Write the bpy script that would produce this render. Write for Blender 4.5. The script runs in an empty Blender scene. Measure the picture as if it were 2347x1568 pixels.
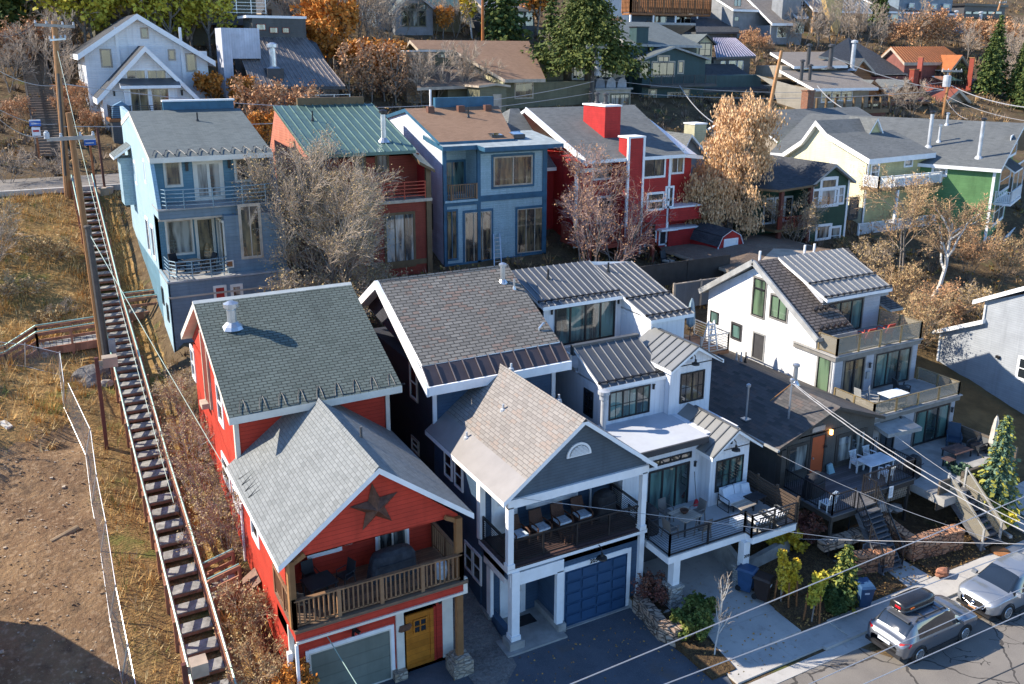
import bpy, math, random
from mathutils import Vector as V, Matrix
random.seed(7)
rnd = random.random
def ru(a, b): return a + (b - a) * random.random()
scene = bpy.context.scene
COL = scene.collection
YAW, PITCH, ROLL, FPX, CXP, CYP, CAMH = 0.49821, 0.26709, -0.00443, 2050.0, 1173.5, 672.0, 22.8
fw = V((math.sin(YAW) * math.cos(PITCH), math.cos(YAW) * math.cos(PITCH), -math.sin(PITCH)))
rt = V((math.cos(YAW), -math.sin(YAW), 0))
dn = fw.cross(rt)
rt, dn = rt * math.cos(ROLL) + dn * math.sin(ROLL), dn * math.cos(ROLL) - rt * math.sin(ROLL)
cam_data = bpy.data.cameras.new('camera')
cam = bpy.data.objects.new('camera', cam_data)
COL.objects.link(cam)
cam.matrix_world = Matrix(((rt.x, -dn.x, -fw.x, 0), (rt.y, -dn.y, -fw.y, 0), (rt.z, -dn.z, -fw.z, CAMH), (0, 0, 0, 1)))
cam_data.sensor_width = 36
cam_data.lens = 36 * FPX / 2347
cam_data.shift_y = -(784 - CYP) / 2347
cam_data.clip_start = 0.5
cam_data.clip_end = 2000
scene.camera = cam
SUN_EL, SUN_AZ = math.radians(35), math.radians(-58)
world = bpy.data.worlds.new('World')
scene.world = world
world.use_nodes = True
wn = world.node_tree.nodes
sky = wn.new('ShaderNodeTexSky')
sky.sky_type = 'NISHITA'
sky.sun_disc = False
sky.sun_elevation = SUN_EL
sky.sun_rotation = SUN_AZ
sky.altitude = 2000
sky.ozone_density = 5.0
sky.dust_density = .5
hs = wn.new('ShaderNodeHueSaturation'); hs.inputs['Saturation'].default_value = 1.05; hs.inputs['Value'].default_value = 1.12
world.node_tree.links.new(sky.outputs[0], hs.inputs['Color']); world.node_tree.links.new(hs.outputs[0], wn['Background'].inputs[0])
wn['Background'].inputs[1].default_value = 0.15
sun_data = bpy.data.lights.new('sun', 'SUN')
sun_data.energy = 4.9
sun_data.angle = math.radians(0.5)
sun_data.color = (1, 0.90, 0.76)
sun = bpy.data.objects.new('sun', sun_data)
COL.objects.link(sun)
SUNV = V((math.cos(SUN_EL) * math.sin(SUN_AZ), math.cos(SUN_EL) * math.cos(SUN_AZ), math.sin(SUN_EL)))
sun.rotation_euler = SUNV.to_track_quat('Z', 'Y').to_euler()
sun.location = (0, 40, 80)
scene.view_settings.view_transform = 'Standard'
scene.view_settings.look = 'None'
scene.view_settings.exposure = 0.98
scene.view_settings.gamma = 1
CROP = {1: (0, 0), 2: (1100, 0), 3: (2200, 0), 4: (0, 735), 5: (1100, 735), 6: (2200, 735), 7: (0, 1470), 8: (1100, 1470), 9: (2200, 1470)}
CROP = {k: (a, b, 1100 / 2347) for k, (a, b) in CROP.items()}
CROP.update({'A': (2050, 1350, 600 / 2347), 'B': (2600, 1350, 600 / 2347), 'C': (2050, 1750, 680 / 2343), 'D': (2620, 1750, 680 / 2343),
             'P': (450, 1700, 400 / 1242), 'Q': (180, 500, 400 / 1242), 'W': (0, 0, 3300 / 2347), 'E': (2150, 780, 600 / 2347), 'F': (2250, 1100, 600 / 2347)})
def ray(k, x, y):
 a, b, s = CROP[k]
 px, py = (a + x * s) * 2347 / 3300, (b + y * s) * 2347 / 3300
 return rt * ((px - CXP) / FPX) + dn * ((py - CYP) / FPX) + fw
EYE = V((0, 0, CAMH))
def onX(X, k, x, y):
 v = ray(k, x, y); return EYE + v * (X / v.x)
def onY(Y, k, x, y):
 v = ray(k, x, y); return EYE + v * (Y / v.y)
def onZ(Z, k, x, y):
 v = ray(k, x, y); return EYE + v * ((Z - CAMH) / v.z)
STP = [(20, -.7), (27, .9), (35, 2.7), (41, 3.65), (49, 5.65), (57.5, 7.65), (71.2, 12.95)]
def stair_z(y):
 for (a, za), (b, zb) in zip(STP, STP[1:]):
  if y <= b: return za + (zb - za) * (y - a) / (b - a)
 return STP[-1][1]
GP = [(-60, 0), (21, 0), (25.2, .3), (36, 3.05), (71, 12.75), (78, 13.0), (140, 31), (400, 117)]
def G(x, y):
 z = GP[-1][1]
 for (a, za), (b, zb) in zip(GP, GP[1:]):
  if y <= b:
   z = za + (zb - za) * max(0, min(1, (y - a) / (b - a))); break
 if x < 6.5 and 24 < y < 71.2:
  k = min(1, (6.5 - x) / 1.5); z = z * (1 - k) + min(z, stair_z(y) - .2) * k
 return z
def onG(k, x, y, off=0):
 v = ray(k, x, y); t = 15
 while t < 420:
  q = EYE + v * t
  if q.z <= G(q.x, q.y) + off: break
  t += .15
 return q
def new_mat(name, rough=.7, spec=.3, metal=0):
 m = bpy.data.materials.new(name); m.use_nodes = True
 nt = m.node_tree; b = nt.nodes['Principled BSDF']
 b.inputs['Roughness'].default_value = rough
 b.inputs['Specular IOR Level'].default_value = spec
 b.inputs['Metallic'].default_value = metal
 return m, nt, b
def rgba(c): return (c[0], c[1], c[2], 1)
def node(nt, t, **kw):
 n = nt.nodes.new(t)
 for k, v in kw.items():
  if k in n.inputs: n.inputs[k].default_value = v
  else: setattr(n, k, v)
 return n
def link(nt, a, b): nt.links.new(a, b)
def uvnode(nt): return nt.nodes.new('ShaderNodeUVMap').outputs[0]
def noise_mix(nt, col_a, col_b, scale, detail=4, vec=None, lo=.35, hi=.65, rough=.6):
 n = node(nt, 'ShaderNodeTexNoise', Scale=scale, Detail=detail, Roughness=rough)
 if vec is not None: link(nt, vec, n.inputs['Vector'])
 r = node(nt, 'ShaderNodeMapRange'); r.inputs[1].default_value = lo; r.inputs[2].default_value = hi
 link(nt, n.outputs[0], r.inputs[0])
 mx = node(nt, 'ShaderNodeMix', data_type='RGBA')
 link(nt, r.outputs[0], mx.inputs[0])
 for i, c in ((6, col_a), (7, col_b)):
  if hasattr(c, 'is_output'): link(nt, c, mx.inputs[i])
  else: mx.inputs[i].default_value = rgba(c)
 return mx.outputs[2]
def geo_pos(nt): return nt.nodes.new('ShaderNodeNewGeometry').outputs['Position']
def math_n(nt, op, a, b=None, c=None):
 n = node(nt, 'ShaderNodeMath', operation=op)
 for i, v in enumerate((a, b, c)):
  if v is None: continue
  if hasattr(v, 'is_output'): link(nt, v, n.inputs[i])
  else: n.inputs[i].default_value = v
 return n.outputs[0]
def mixcol(nt, fac, a, b):
 mx = node(nt, 'ShaderNodeMix', data_type='RGBA')
 for i, v in ((0, fac), (6, a), (7, b)):
  if hasattr(v, 'is_output'): link(nt, v, mx.inputs[i])
  else: mx.inputs[i].default_value = rgba(v) if i else v
 return mx.outputs[2]
def bump(nt, b, h, strength=.3, dist=.02):
 n = node(nt, 'ShaderNodeBump', Strength=strength, Distance=dist)
 link(nt, h, n.inputs['Height']); link(nt, n.outputs[0], b.inputs['Normal'])
def mul(c, k): return tuple(min(1, x * k) for x in c)
def plain(name, c, rough=.6, spec=.3, metal=0, var=.18, scale=1.7, bmp=0):
 m, nt, b = new_mat(name, rough, spec, metal)
 p = geo_pos(nt)
 o = noise_mix(nt, mul(c, 1 - var), mul(c, 1 + var), scale, 5, p)
 link(nt, o, b.inputs['Base Color'])
 if bmp:
  n = node(nt, 'ShaderNodeTexNoise', Scale=scale * 12, Detail=4); link(nt, p, n.inputs['Vector']); bump(nt, b, n.outputs[0], .6, bmp)
 return m
def siding(name, c, lap=.16, vertical=False, rough=.6, var=.14, weather=None, line=.5):
 m, nt, b = new_mat(name, rough, .3)
 uv = node(nt, 'ShaderNodeSeparateXYZ'); link(nt, uvnode(nt), uv.inputs[0])
 t = math_n(nt, 'DIVIDE', uv.outputs[0 if vertical else 1], lap)
 f = math_n(nt, 'FRACT', t); fl = math_n(nt, 'FLOOR', t)
 wn_ = node(nt, 'ShaderNodeTexWhiteNoise', noise_dimensions='1D'); link(nt, fl, wn_.inputs['W'])
 p = geo_pos(nt)
 stm = node(nt, 'ShaderNodeMapping'); stm.inputs['Scale'].default_value = (3, 3, .22); link(nt, p, stm.inputs[0])
 base = noise_mix(nt, mul(c, 1 - var), mul(c, 1 + var), 1.1, 6, p)
 base = mixcol(nt, math_n(nt, 'MULTIPLY', wn_.outputs[0], .35), base, mul(c, .82))
 if weather: base = mixcol(nt, math_n(nt, 'MULTIPLY', math_n(nt, 'GREATER_THAN', node_noise(nt, p, 9), .56), .5), base, weather)
 base = noise_mix(nt, base, mixcol(nt, .32, base, mul(c, .45)), 1.0, 6, stm.outputs[0], .5, .72)
 g = math_n(nt, 'LESS_THAN', f, .1 if not vertical else .12)
 base = mixcol(nt, math_n(nt, 'MULTIPLY', g, line), base, mul(c, .35))
 link(nt, base, b.inputs['Base Color'])
 bump(nt, b, f if not vertical else math_n(nt, 'GREATER_THAN', f, .12), .8, .02)
 return m
def node_noise(nt, p, scale, detail=5):
 n = node(nt, 'ShaderNodeTexNoise', Scale=scale, Detail=detail, Roughness=.65); link(nt, p, n.inputs['Vector']); return n.outputs[0]
def shingle(name, cols, w=.32, h=.14, gap=.012, gapc=.35, rough=.85, spot=None, patch=.2):
 m, nt, b = new_mat(name, rough, .2)
 br = node(nt, 'ShaderNodeTexBrick', offset=.5)
 br.inputs['Scale'].default_value = 1; br.inputs['Brick Width'].default_value = w; br.inputs['Row Height'].default_value = h
 br.inputs['Mortar Size'].default_value = gap; br.inputs['Mortar Smooth'].default_value = .3; br.inputs['Bias'].default_value = 0
 br.inputs['Color1'].default_value = (0, 0, 0, 1); br.inputs['Color2'].default_value = (1, 1, 1, 1); br.inputs['Mortar'].default_value = (.5, .5, .5, 1)
 uv = uvnode(nt); link(nt, uv, br.inputs['Vector'])
 rp = node(nt, 'ShaderNodeValToRGB'); rp.color_ramp.interpolation = 'LINEAR'
 el = rp.color_ramp.elements
 while len(el) < len(cols): el.new(.5)
 for i, cc in enumerate(cols): el[i].position = i / max(1, len(cols) - 1); el[i].color = rgba(cc)
 link(nt, br.outputs['Color'], rp.inputs[0])
 c = rp.outputs[0]
 if spot:
  n = node_noise(nt, uv, 1.1, 3)
  wn_ = math_n(nt, 'MULTIPLY', math_n(nt, 'GREATER_THAN', n, .52), math_n(nt, 'GREATER_THAN', br.outputs['Color'], .62))
  c = mixcol(nt, math_n(nt, 'MULTIPLY', wn_, .42), c, spot)
 avg = [sum(k[i] for k in cols) / len(cols) for i in range(3)]
 c = noise_mix(nt, c, mixcol(nt, patch, c, mul(avg, .6)), .5, 6, geo_pos(nt), .4, .62)
 c = noise_mix(nt, c, mixcol(nt, .25, c, mul(avg, 1.5)), 22, 3, geo_pos(nt), .5, .75)
 sm = node(nt, 'ShaderNodeMapping'); sm.inputs['Scale'].default_value = (1.6, .16, 1); link(nt, uv, sm.inputs[0])
 c = noise_mix(nt, c, mixcol(nt, .3, c, mul(avg, .5)), 1.0, 6, sm.outputs[0], .5, .75)
 c = mixcol(nt, math_n(nt, 'MULTIPLY', br.outputs['Fac'], 1 - gapc), c, mul(avg, .3))  # dark gaps also carry the shadow under the shingle tabs
 link(nt, c, b.inputs['Base Color'])
 sp = node(nt, 'ShaderNodeSeparateXYZ'); link(nt, uv, sp.inputs[0])
 f = math_n(nt, 'FRACT', math_n(nt, 'DIVIDE', sp.outputs[1], h))
 bump(nt, b, math_n(nt, 'SUBTRACT', math_n(nt, 'SUBTRACT', 1, f), br.outputs['Fac']), .7, .02)
 return m
def glass(name, c=(.02, .025, .03), warm=None, rough=.05, scale=.8, thr=.55, up=None):
 m, nt, b = new_mat(name, rough, .8)
 b.inputs['Coat Weight'].default_value = 1; b.inputs['Coat Roughness'].default_value = .02
 if warm:
  mp = node(nt, 'ShaderNodeMapping'); mp.inputs['Scale'].default_value = (2.2, 2.2, .35); link(nt, geo_pos(nt), mp.inputs[0])
  n = node(nt, 'ShaderNodeTexNoise', Scale=scale, Detail=2.5, Roughness=.5); link(nt, mp.outputs[0], n.inputs['Vector'])
  f = node(nt, 'ShaderNodeMapRange'); f.inputs[1].default_value = thr - .06; f.inputs[2].default_value = thr + .12; link(nt, n.outputs[0], f.inputs[0])
  link(nt, mixcol(nt, f.outputs[0], c, warm), b.inputs['Base Color'])
 else: b.inputs['Base Color'].default_value = rgba(c)
 return m
def stone(name, c1, c2, scale=2.2, mort=(.2, .18, .15), stretch=(1, 1.9), rough=.85, mw=.05):
 m, nt, b = new_mat(name, rough, .2)
 mp = node(nt, 'ShaderNodeMapping'); mp.inputs['Scale'].default_value = (stretch[0], stretch[1], 1); link(nt, uvnode(nt), mp.inputs[0])
 vo = node(nt, 'ShaderNodeTexVoronoi', Scale=scale); link(nt, mp.outputs[0], vo.inputs['Vector'])
 ve = node(nt, 'ShaderNodeTexVoronoi', Scale=scale, feature='DISTANCE_TO_EDGE'); link(nt, mp.outputs[0], ve.inputs['Vector'])
 sp = node(nt, 'ShaderNodeSeparateXYZ'); link(nt, vo.outputs['Color'], sp.inputs[0])
 c = mixcol(nt, sp.outputs[0], c1, c2)
 c = noise_mix(nt, c, mixcol(nt, .35, c, mul(c1, .5)), 9, 5, geo_pos(nt))
 e = math_n(nt, 'LESS_THAN', ve.outputs['Distance'], mw)
 link(nt, mixcol(nt, e, c, mort), b.inputs['Base Color'])
 r = node(nt, 'ShaderNodeMapRange'); r.inputs[1].default_value = 0; r.inputs[2].default_value = .14; link(nt, ve.outputs['Distance'], r.inputs[0])
 bump(nt, b, r.outputs[0], .9, .05)
 return m
def wood(name, c, plank=.14, along=0, rough=.6, var=.3, gap=.08):
 m, nt, b = new_mat(name, rough, .3)
 uv = node(nt, 'ShaderNodeSeparateXYZ'); link(nt, uvnode(nt), uv.inputs[0])
 t = math_n(nt, 'DIVIDE', uv.outputs[1 - along], plank)
 f = math_n(nt, 'FRACT', t)
 wn_ = node(nt, 'ShaderNodeTexWhiteNoise', noise_dimensions='1D'); link(nt, math_n(nt, 'FLOOR', t), wn_.inputs['W'])
 base = mixcol(nt, wn_.outputs[0], mul(c, 1 - var), mul(c, 1 + var))
 base = noise_mix(nt, base, mixcol(nt, .4, base, mul(c, .45)), 3.5, 6, geo_pos(nt))
 base = mixcol(nt, math_n(nt, 'MULTIPLY', math_n(nt, 'LESS_THAN', f, gap), .8), base, mul(c, .15))
 link(nt, base, b.inputs['Base Color'])
 bump(nt, b, f, .3, .01)
 return m
def ground_mat(name, cols, scales=(.25, 2.5, 14), rough=.95, bmp=.06):
 m, nt, b = new_mat(name, rough, .1)
 p = geo_pos(nt)
 a = noise_mix(nt, cols[0], cols[1], scales[0], 6, p, .4, .6)
 a = noise_mix(nt, a, cols[2], scales[1], 6, p, .45, .7)
 a = noise_mix(nt, a, cols[3], scales[2], 5, p, .5, .72)
 link(nt, a, b.inputs['Base Color'])
 n1 = node_noise(nt, p, 3, 8)
 bump(nt, b, n1, .9, bmp * 3)
 return m
class Mats: pass
M = Mats()
M.white = plain('white trim paint', (.78, .78, .77), .5, var=.06)
M.cream = plain('cream trim paint', (.66, .62, .53), .55, var=.08)
M.tan = plain('tan trim paint', (.42, .35, .27), .55)
M.black = plain('black metal', (.015, .015, .017), .4, .4, var=.2)
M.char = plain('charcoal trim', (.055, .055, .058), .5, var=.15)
M.grey = plain('grey trim', (.3, .3, .29), .55)
M.steel = plain('galvanised steel', (.5, .52, .54), .35, .5, .8, var=.15)
M.pipe = plain('painted vent pipe', (.42, .44, .46), .5, .4, .2)
M.g_dark = glass('dark window glass')
M.g_warm = glass('window glass with tan reflection and blind', (.025, .027, .028), (.2, .15, .08), scale=1.3, thr=.5)  # tan patches put hillside reflections into the colour, along with blinds
M.g_cur = glass('window glass over pale curtain', (.03, .035, .035), (.34, .35, .32), scale=1.1, thr=.47)
M.g_teal = glass('window glass over green curtain', (.02, .03, .03), (.10, .19, .17), scale=.9, thr=.45)
M.asphalt = None
class MB:
 def __init__(s): s.v = []; s.f = []; s.m = []
 def face(s, pts, m=0):
  i = len(s.v); s.v += [tuple(p) for p in pts]; s.f.append(tuple(range(i, i + len(pts)))); s.m.append(m); return s
 def hexa(s, p, m=0):
  i = len(s.v); s.v += [tuple(q) for q in p]
  for k in ((3, 2, 1, 0), (4, 5, 6, 7), (0, 1, 5, 4), (1, 2, 6, 5), (2, 3, 7, 6), (3, 0, 4, 7)):
   s.f.append(tuple(i + j for j in k)); s.m.append(m)
  return s
 def box(s, x0, y0, z0, x1, y1, z1, m=0):
  if x0 > x1: x0, x1 = x1, x0
  if y0 > y1: y0, y1 = y1, y0
  if z0 > z1: z0, z1 = z1, z0
  return s.hexa([(x0, y0, z0), (x1, y0, z0), (x1, y1, z0), (x0, y1, z0), (x0, y0, z1), (x1, y0, z1), (x1, y1, z1), (x0, y1, z1)], m)
 def bar(s, a, b, w, h=None, m=0, up=(0, 0, 1)):
  a = V(a); b = V(b); h = w if h is None else h
  d = (b - a).normalized(); u = V(up)
  if abs(d.dot(u)) > .98: u = V((0, 1, 0)) if abs(d.y) < .9 else V((1, 0, 0))
  r = d.cross(u).normalized() * (w / 2); u = r.cross(d).normalized() * (h / 2)
  return s.hexa([a - r - u, a + r - u, b + r - u, b - r - u, a - r + u, a + r + u, b + r + u, b - r + u], m)
 def prism(s, pts, ext, m=0, mcap=None):
  e = V(ext); n = len(pts); i = len(s.v); mc = m if mcap is None else mcap
  s.v += [tuple(V(p)) for p in pts] + [tuple(V(p) + e) for p in pts]
  s.f.append(tuple(range(i, i + n))); s.m.append(mc)
  s.f.append(tuple(range(i + 2 * n - 1, i + n - 1, -1))); s.m.append(mc)
  for k in range(n):
   j = (k + 1) % n; s.f.append((i + k, i + n + k, i + n + j, i + j)); s.m.append(m)
  return s
 def slab(s, pts, t, mt=0, ms=1):
  n = len(pts); i = len(s.v); s.v += [tuple(V(p)) for p in pts] + [tuple(V(p) - V((0, 0, t))) for p in pts]
  s.f.append(tuple(range(i, i + n))); s.m.append(mt)
  s.f.append(tuple(range(i + 2 * n - 1, i + n - 1, -1))); s.m.append(ms)
  for k in range(n):
   j = (k + 1) % n; s.f.append((i + k, i + n + k, i + n + j, i + j)); s.m.append(ms)
  return s
 def tube(s, path, r, n=6, m=0, cap=True):
  path = [V(p) for p in path]; k = len(path); i = len(s.v)
  rr = r if hasattr(r, '__len__') else [r] * k
  pu = None
  for q in range(k):
   d = (path[min(q + 1, k - 1)] - path[max(q - 1, 0)])
   d = d.normalized() if d.length > 1e-9 else V((0, 0, 1))
   u = (pu - d * pu.dot(d)) if pu is not None else (V((0, 0, 1)) if abs(d.z) < .9 else V((1, 0, 0)))
   if u.length < 1e-4: u = V((1, 0, 0))
   u = (u - d * u.dot(d)).normalized(); w = d.cross(u); pu = u
   for a in range(n):
    t = 2 * math.pi * a / n; s.v.append(tuple(path[q] + (u * math.cos(t) + w * math.sin(t)) * rr[q]))
  for q in range(k - 1):
   for a in range(n):
    b2 = (a + 1) % n; s.f.append((i + q * n + a, i + q * n + b2, i + (q + 1) * n + b2, i + (q + 1) * n + a)); s.m.append(m)
  if cap and n > 2:
   s.f.append(tuple(i + a for a in reversed(range(n)))); s.m.append(m)
   s.f.append(tuple(i + (k - 1) * n + a for a in range(n))); s.m.append(m)
  return s
 def lathe(s, c, prof, n=14, m=0):
  i = len(s.v); c = V(c)
  for r, z in prof:
   for a in range(n):
    t = 2 * math.pi * a / n; s.v.append((c.x + r * math.cos(t), c.y + r * math.sin(t), c.z + z))
  for q in range(len(prof) - 1):
   for a in range(n):
    b2 = (a + 1) % n; s.f.append((i + q * n + a, i + q * n + b2, i + (q + 1) * n + b2, i + (q + 1) * n + a)); s.m.append(m)
  s.f.append(tuple(i + a for a in reversed(range(n)))); s.m.append(m)
  s.f.append(tuple(i + (len(prof) - 1) * n + a for a in range(n))); s.m.append(m)
  return s
 def build(s, name, mats, parent=None, smooth=False, uv=True):
  me = bpy.data.meshes.new(name)
  me.from_pydata(s.v, [], s.f)
  mats = mats if isinstance(mats, (list, tuple)) else [mats]
  for m in mats: me.materials.append(m)
  if len(mats) > 1: me.polygons.foreach_set('material_index', s.m)
  if smooth: me.polygons.foreach_set('use_smooth', [True] * len(me.polygons))
  if uv:
   lay = me.uv_layers.new(name='UVMap'); data = [0.0] * (2 * len(me.loops))
   vs = me.vertices
   for p in me.polygons:
    n = p.normal; u = V((0, 0, 1)).cross(n)
    u = u.normalized() if u.length > 1e-4 else V((1, 0, 0)); w = n.cross(u)
    for li in p.loop_indices:
     co = vs[me.loops[li].vertex_index].co
     data[2 * li] = co.dot(u); data[2 * li + 1] = co.dot(w)
   lay.data.foreach_set('uv', data)
  o = bpy.data.objects.new(name, me); COL.objects.link(o)
  if parent is not None:
   o.parent = parent
   b = parent
   while b is not None and b.type != 'EMPTY': b = b.parent
   if b is parent and b is not None: o.matrix_parent_inverse = Matrix.Translation(-b.location)
  return o
def tag(o, label, cat, group=None):
 o['label'] = label; o['category'] = cat
 if group: o['group'] = group
 return o
def thing(name, label, cat, loc=(0, 0, 0), group=None, rz=0):
 o = bpy.data.objects.new(name, None); COL.objects.link(o); o.location = V(loc); o.rotation_euler.z = rz
 o.empty_display_size = .3
 return tag(o, label, cat, group)
def struct(o):
 o['kind'] = 'structure'; return o
def stuff(o):
 o['kind'] = 'stuff'; return o
def dup(o, loc=None, rz=None, label=None, parent=None, scale=None):
 c = o.copy(); COL.objects.link(c)
 if parent is not None: c.parent = parent
 if loc is not None: c.location = V(loc)
 if rz is not None: c.rotation_euler.z = rz
 if scale is not None: c.scale = (scale, scale, scale) if not hasattr(scale, '__len__') else scale
 if label: c['label'] = label
 for ch in list(o.children): dup(ch, parent=c)
 return c
def pane_mat(): return random.choice((M.g_dark, M.g_dark, M.g_warm, M.g_cur))
def opening(par, O_, U, N, w, h, nx=1, nz=1, fr=None, tr=None, gl=None, tw=.1, name='window', fwid=.055, muntin=None, label=None, tops=()):
 U = V(U).normalized(); N = V(N).normalized(); Z = V((0, 0, 1)); O_ = V(O_)
 fr = fr or M.black; mb = MB()
 def strip(a0, b0, a1, b1, d0, d1, m):
  p = [O_ + U * a + Z * b + N * d for d in (d0,) for a, b in ((a0, b0), (a1, b0), (a1, b1), (a0, b1))]
  q = [x + N * (d1 - d0) for x in p]
  i = len(mb.v); mb.v += [tuple(t) for t in p + q]
  fl = ((4, 5, 6, 7), (0, 1, 5, 4), (1, 2, 6, 5), (2, 3, 7, 6), (3, 0, 4, 7))
  flip = U.cross(Z).dot(N) < 0
  for k in fl:
   k = tuple(i + j for j in k); mb.f.append(k[::-1] if flip else k); mb.m.append(m)
 if tr is not None:
  strip(-tw, -tw, 0, h + tw, -.02, .035, 1); strip(w, -tw, w + tw, h + tw, -.02, .035, 1)
  strip(0, h, w, h + tw * 1.1, -.02, .04, 1); strip(0, -tw, w, 0, -.02, .05, 1)
 e = fwid
 strip(0, 0, e, h, -.02, .05, 0); strip(w - e, 0, w, h, -.02, .05, 0); strip(e, 0, w - e, e, -.02, .05, 0); strip(e, h - e, w - e, h, -.02, .05, 0)
 for i in range(1, nx): strip(w * i / nx - e * .5, e, w * i / nx + e * .5, h - e, -.02, .048, 0)
 for i in range(1, nz): strip(e, h * i / nz - e * .4, w - e, h * i / nz + e * .4, -.02, .046, 0)
 if muntin:
  for i in range(1, muntin[0]): strip(w * i / muntin[0] - .014, e, w * i / muntin[0] + .014, h - e, -.02, .03, 0)
  for i in range(1, muntin[1]): strip(e, h * i / muntin[1] - .014, w - e, h * i / muntin[1] + .014, -.02, .03, 0)
 o = mb.build(name, [fr, tr or fr], par)
 if label: o['label'] = label
 g = MB(); pts = [O_ + U * a + Z * b + N * .012 for a, b in ((0, 0), (w, 0), (w, h), (0, h))]
 if U.cross(Z).dot(N) < 0: pts = pts[::-1]
 g.face(pts)
 g.build('pane', gl or pane_mat(), o)
 return o
def winY(par, Y, k, x0, y0, x1, y1, **kw):
 a = onY(Y, k, x0, y0); b = onY(Y, k, x1, y1)
 return opening(par, (a.x, Y, b.z), (1, 0, 0), (0, -1, 0), abs(b.x - a.x), abs(a.z - b.z), **kw)
def winX(par, X, k, x0, y0, x1, y1, side=-1, **kw):
 a = onX(X, k, x0, y0); b = onX(X, k, x1, y1)
 y_0, y_1 = max(a.y, b.y), min(a.y, b.y)
 if side < 0: return opening(par, (X, y_0, min(a.z, b.z)), (0, -1, 0), (-1, 0, 0), y_0 - y_1, abs(a.z - b.z), **kw)
 return opening(par, (X, y_1, min(a.z, b.z)), (0, 1, 0), (1, 0, 0), y_0 - y_1, abs(a.z - b.z), **kw)
def railing(par, pts, h=1.0, post=.08, rails=2, bal=.12, mat=None, top=.1, name='railing', balw=.035, posts=True, wires=0, pt=None, gap=.1):
 mb = MB(); mat = mat or M.black
 pts = [V(p) for p in pts]
 Z = V((0, 0, 1))
 for a, b in zip(pts, pts[1:]):
  L = (b - a).length
  mb.bar(a + Z * h, b + Z * h, top, .05)
  if rails > 1: mb.bar(a + Z * gap, b + Z * gap, .05, .05)
  if wires:
   for i in range(wires):
    z = gap + (h - gap) * (i + 1) / (wires + 1); mb.bar(a + Z * z, b + Z * z, balw, balw)
  elif bal:
   n = max(1, int(L / bal))
   for i in range(1, n):
    p = a.lerp(b, i / n); mb.bar(p + Z * gap, p + Z * (h - .02), balw, balw, 0, (b - a))
  np_ = max(1, round(L / 1.6))
  if posts:
   for i in range(np_ + 1):
    p = a.lerp(b, i / np_); mb.bar(p, p + Z * (h + .04), post, post, 0, (b - a))
 return mb.build(name, mat, par)
def gable_y(par, x0, xm, x1, y0, y1, ze0, zr, ze1, mt, ms, t=.2, name='roof', ridge=True):
 mb = MB()
 mb.slab([(x0, y0, ze0), (xm, y0, zr), (xm, y1, zr), (x0, y1, ze0)][::-1], t, 0, 1)
 mb.slab([(x1, y0, ze1), (xm, y0, zr), (xm, y1, zr), (x1, y1, ze1)], t, 0, 1)
 if ridge: mb.prism([(xm - .16, y0 - .01, zr - .09), (xm, y0 - .01, zr + .045), (xm + .16, y0 - .01, zr - .09)][::-1], (0, y1 - y0 + .02, 0), 0)
 return mb.build(name, [mt, ms], par)
def gable_x(par, x0, x1, y0, ym, y1, ze0, zr, ze1, mt, ms, t=.2, name='roof', ridge=True):
 mb = MB()
 mb.slab([(x0, y0, ze0), (x1, y0, ze0), (x1, ym, zr), (x0, ym, zr)], t, 0, 1)
 mb.slab([(x0, ym, zr), (x1, ym, zr), (x1, y1, ze1), (x0, y1, ze1)], t, 0, 1)
 if ridge: mb.prism([(x0 - .01, ym - .16, zr - .09), (x0 - .01, ym + .16, zr - .09), (x0 - .01, ym, zr + .045)], (x1 - x0 + .02, 0, 0), 0)
 return mb.build(name, [mt, ms], par)
def seams(par, corners, n, m, name='roof_seam', h=.06, w=.035, across=()):
 a, b, c, d = [V(q) for q in corners]; nrm = (b - a).cross(d - a).normalized()
 if nrm.z < 0: nrm = -nrm
 mb = MB()
 for i in range(n + 1):
  t = i / n; p, q = a.lerp(b, t), d.lerp(c, t); mb.bar(p + nrm * (h / 2), q + nrm * (h / 2), w, h, 0, nrm)
 for s in across:
  p, q = a.lerp(d, s) + nrm * (h + .02), b.lerp(c, s) + nrm * (h + .02); mb.bar(p, q, .06, .05, 0, nrm)
  for i in range(n + 1): mb.bar(p.lerp(q, i / n) - nrm * .06, p.lerp(q, i / n) + nrm * .05, .09, .09)
 return mb.build(name, m, par)
def pipe(par, base, h, r=.1, mat=None, cap=True, name='vent_pipe', flash=True, capm=None):
 mb = MB(); b = V(base)
 if flash: mb.lathe(b - V((0, 0, .12)), [(r * 2.4, 0), (r * 2.0, .14), (r * 1.15, .3)], 10, 0)
 mb.lathe(b, [(r, 0), (r, h)], 12, 0)
 if cap: mb.lathe(b + V((0, 0, h)), [(r * .8, 0), (r * .8, r * .5), (r * 1.6, r * .55), (r * 1.6, r * 1.4), (r * .5, r * 1.9)], 12, 1)
 return mb.build(name, [mat or M.pipe, capm or mat or M.steel], par)
def lamp_wall(par, p, N=(0, -1, 0), name='wall_lamp', mat=None, s=1):
 p = V(p); N = V(N); mb = MB(); S = N.cross(V((0, 0, 1))) * (.06 * s)
 mb.bar(p - V((0, 0, .14 * s)) + N * .05, p + V((0, 0, .14 * s)) + N * .05, .1 * s, .1 * s)
 mb.bar(p + V((0, 0, .18 * s)) + N * .06, p + V((0, 0, .14 * s)) + N * .06, .14 * s, .14 * s)
 mb.bar(p, p + N * .05, .07 * s, .12 * s)
 return mb.build(name, mat or M.black, par)
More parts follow.
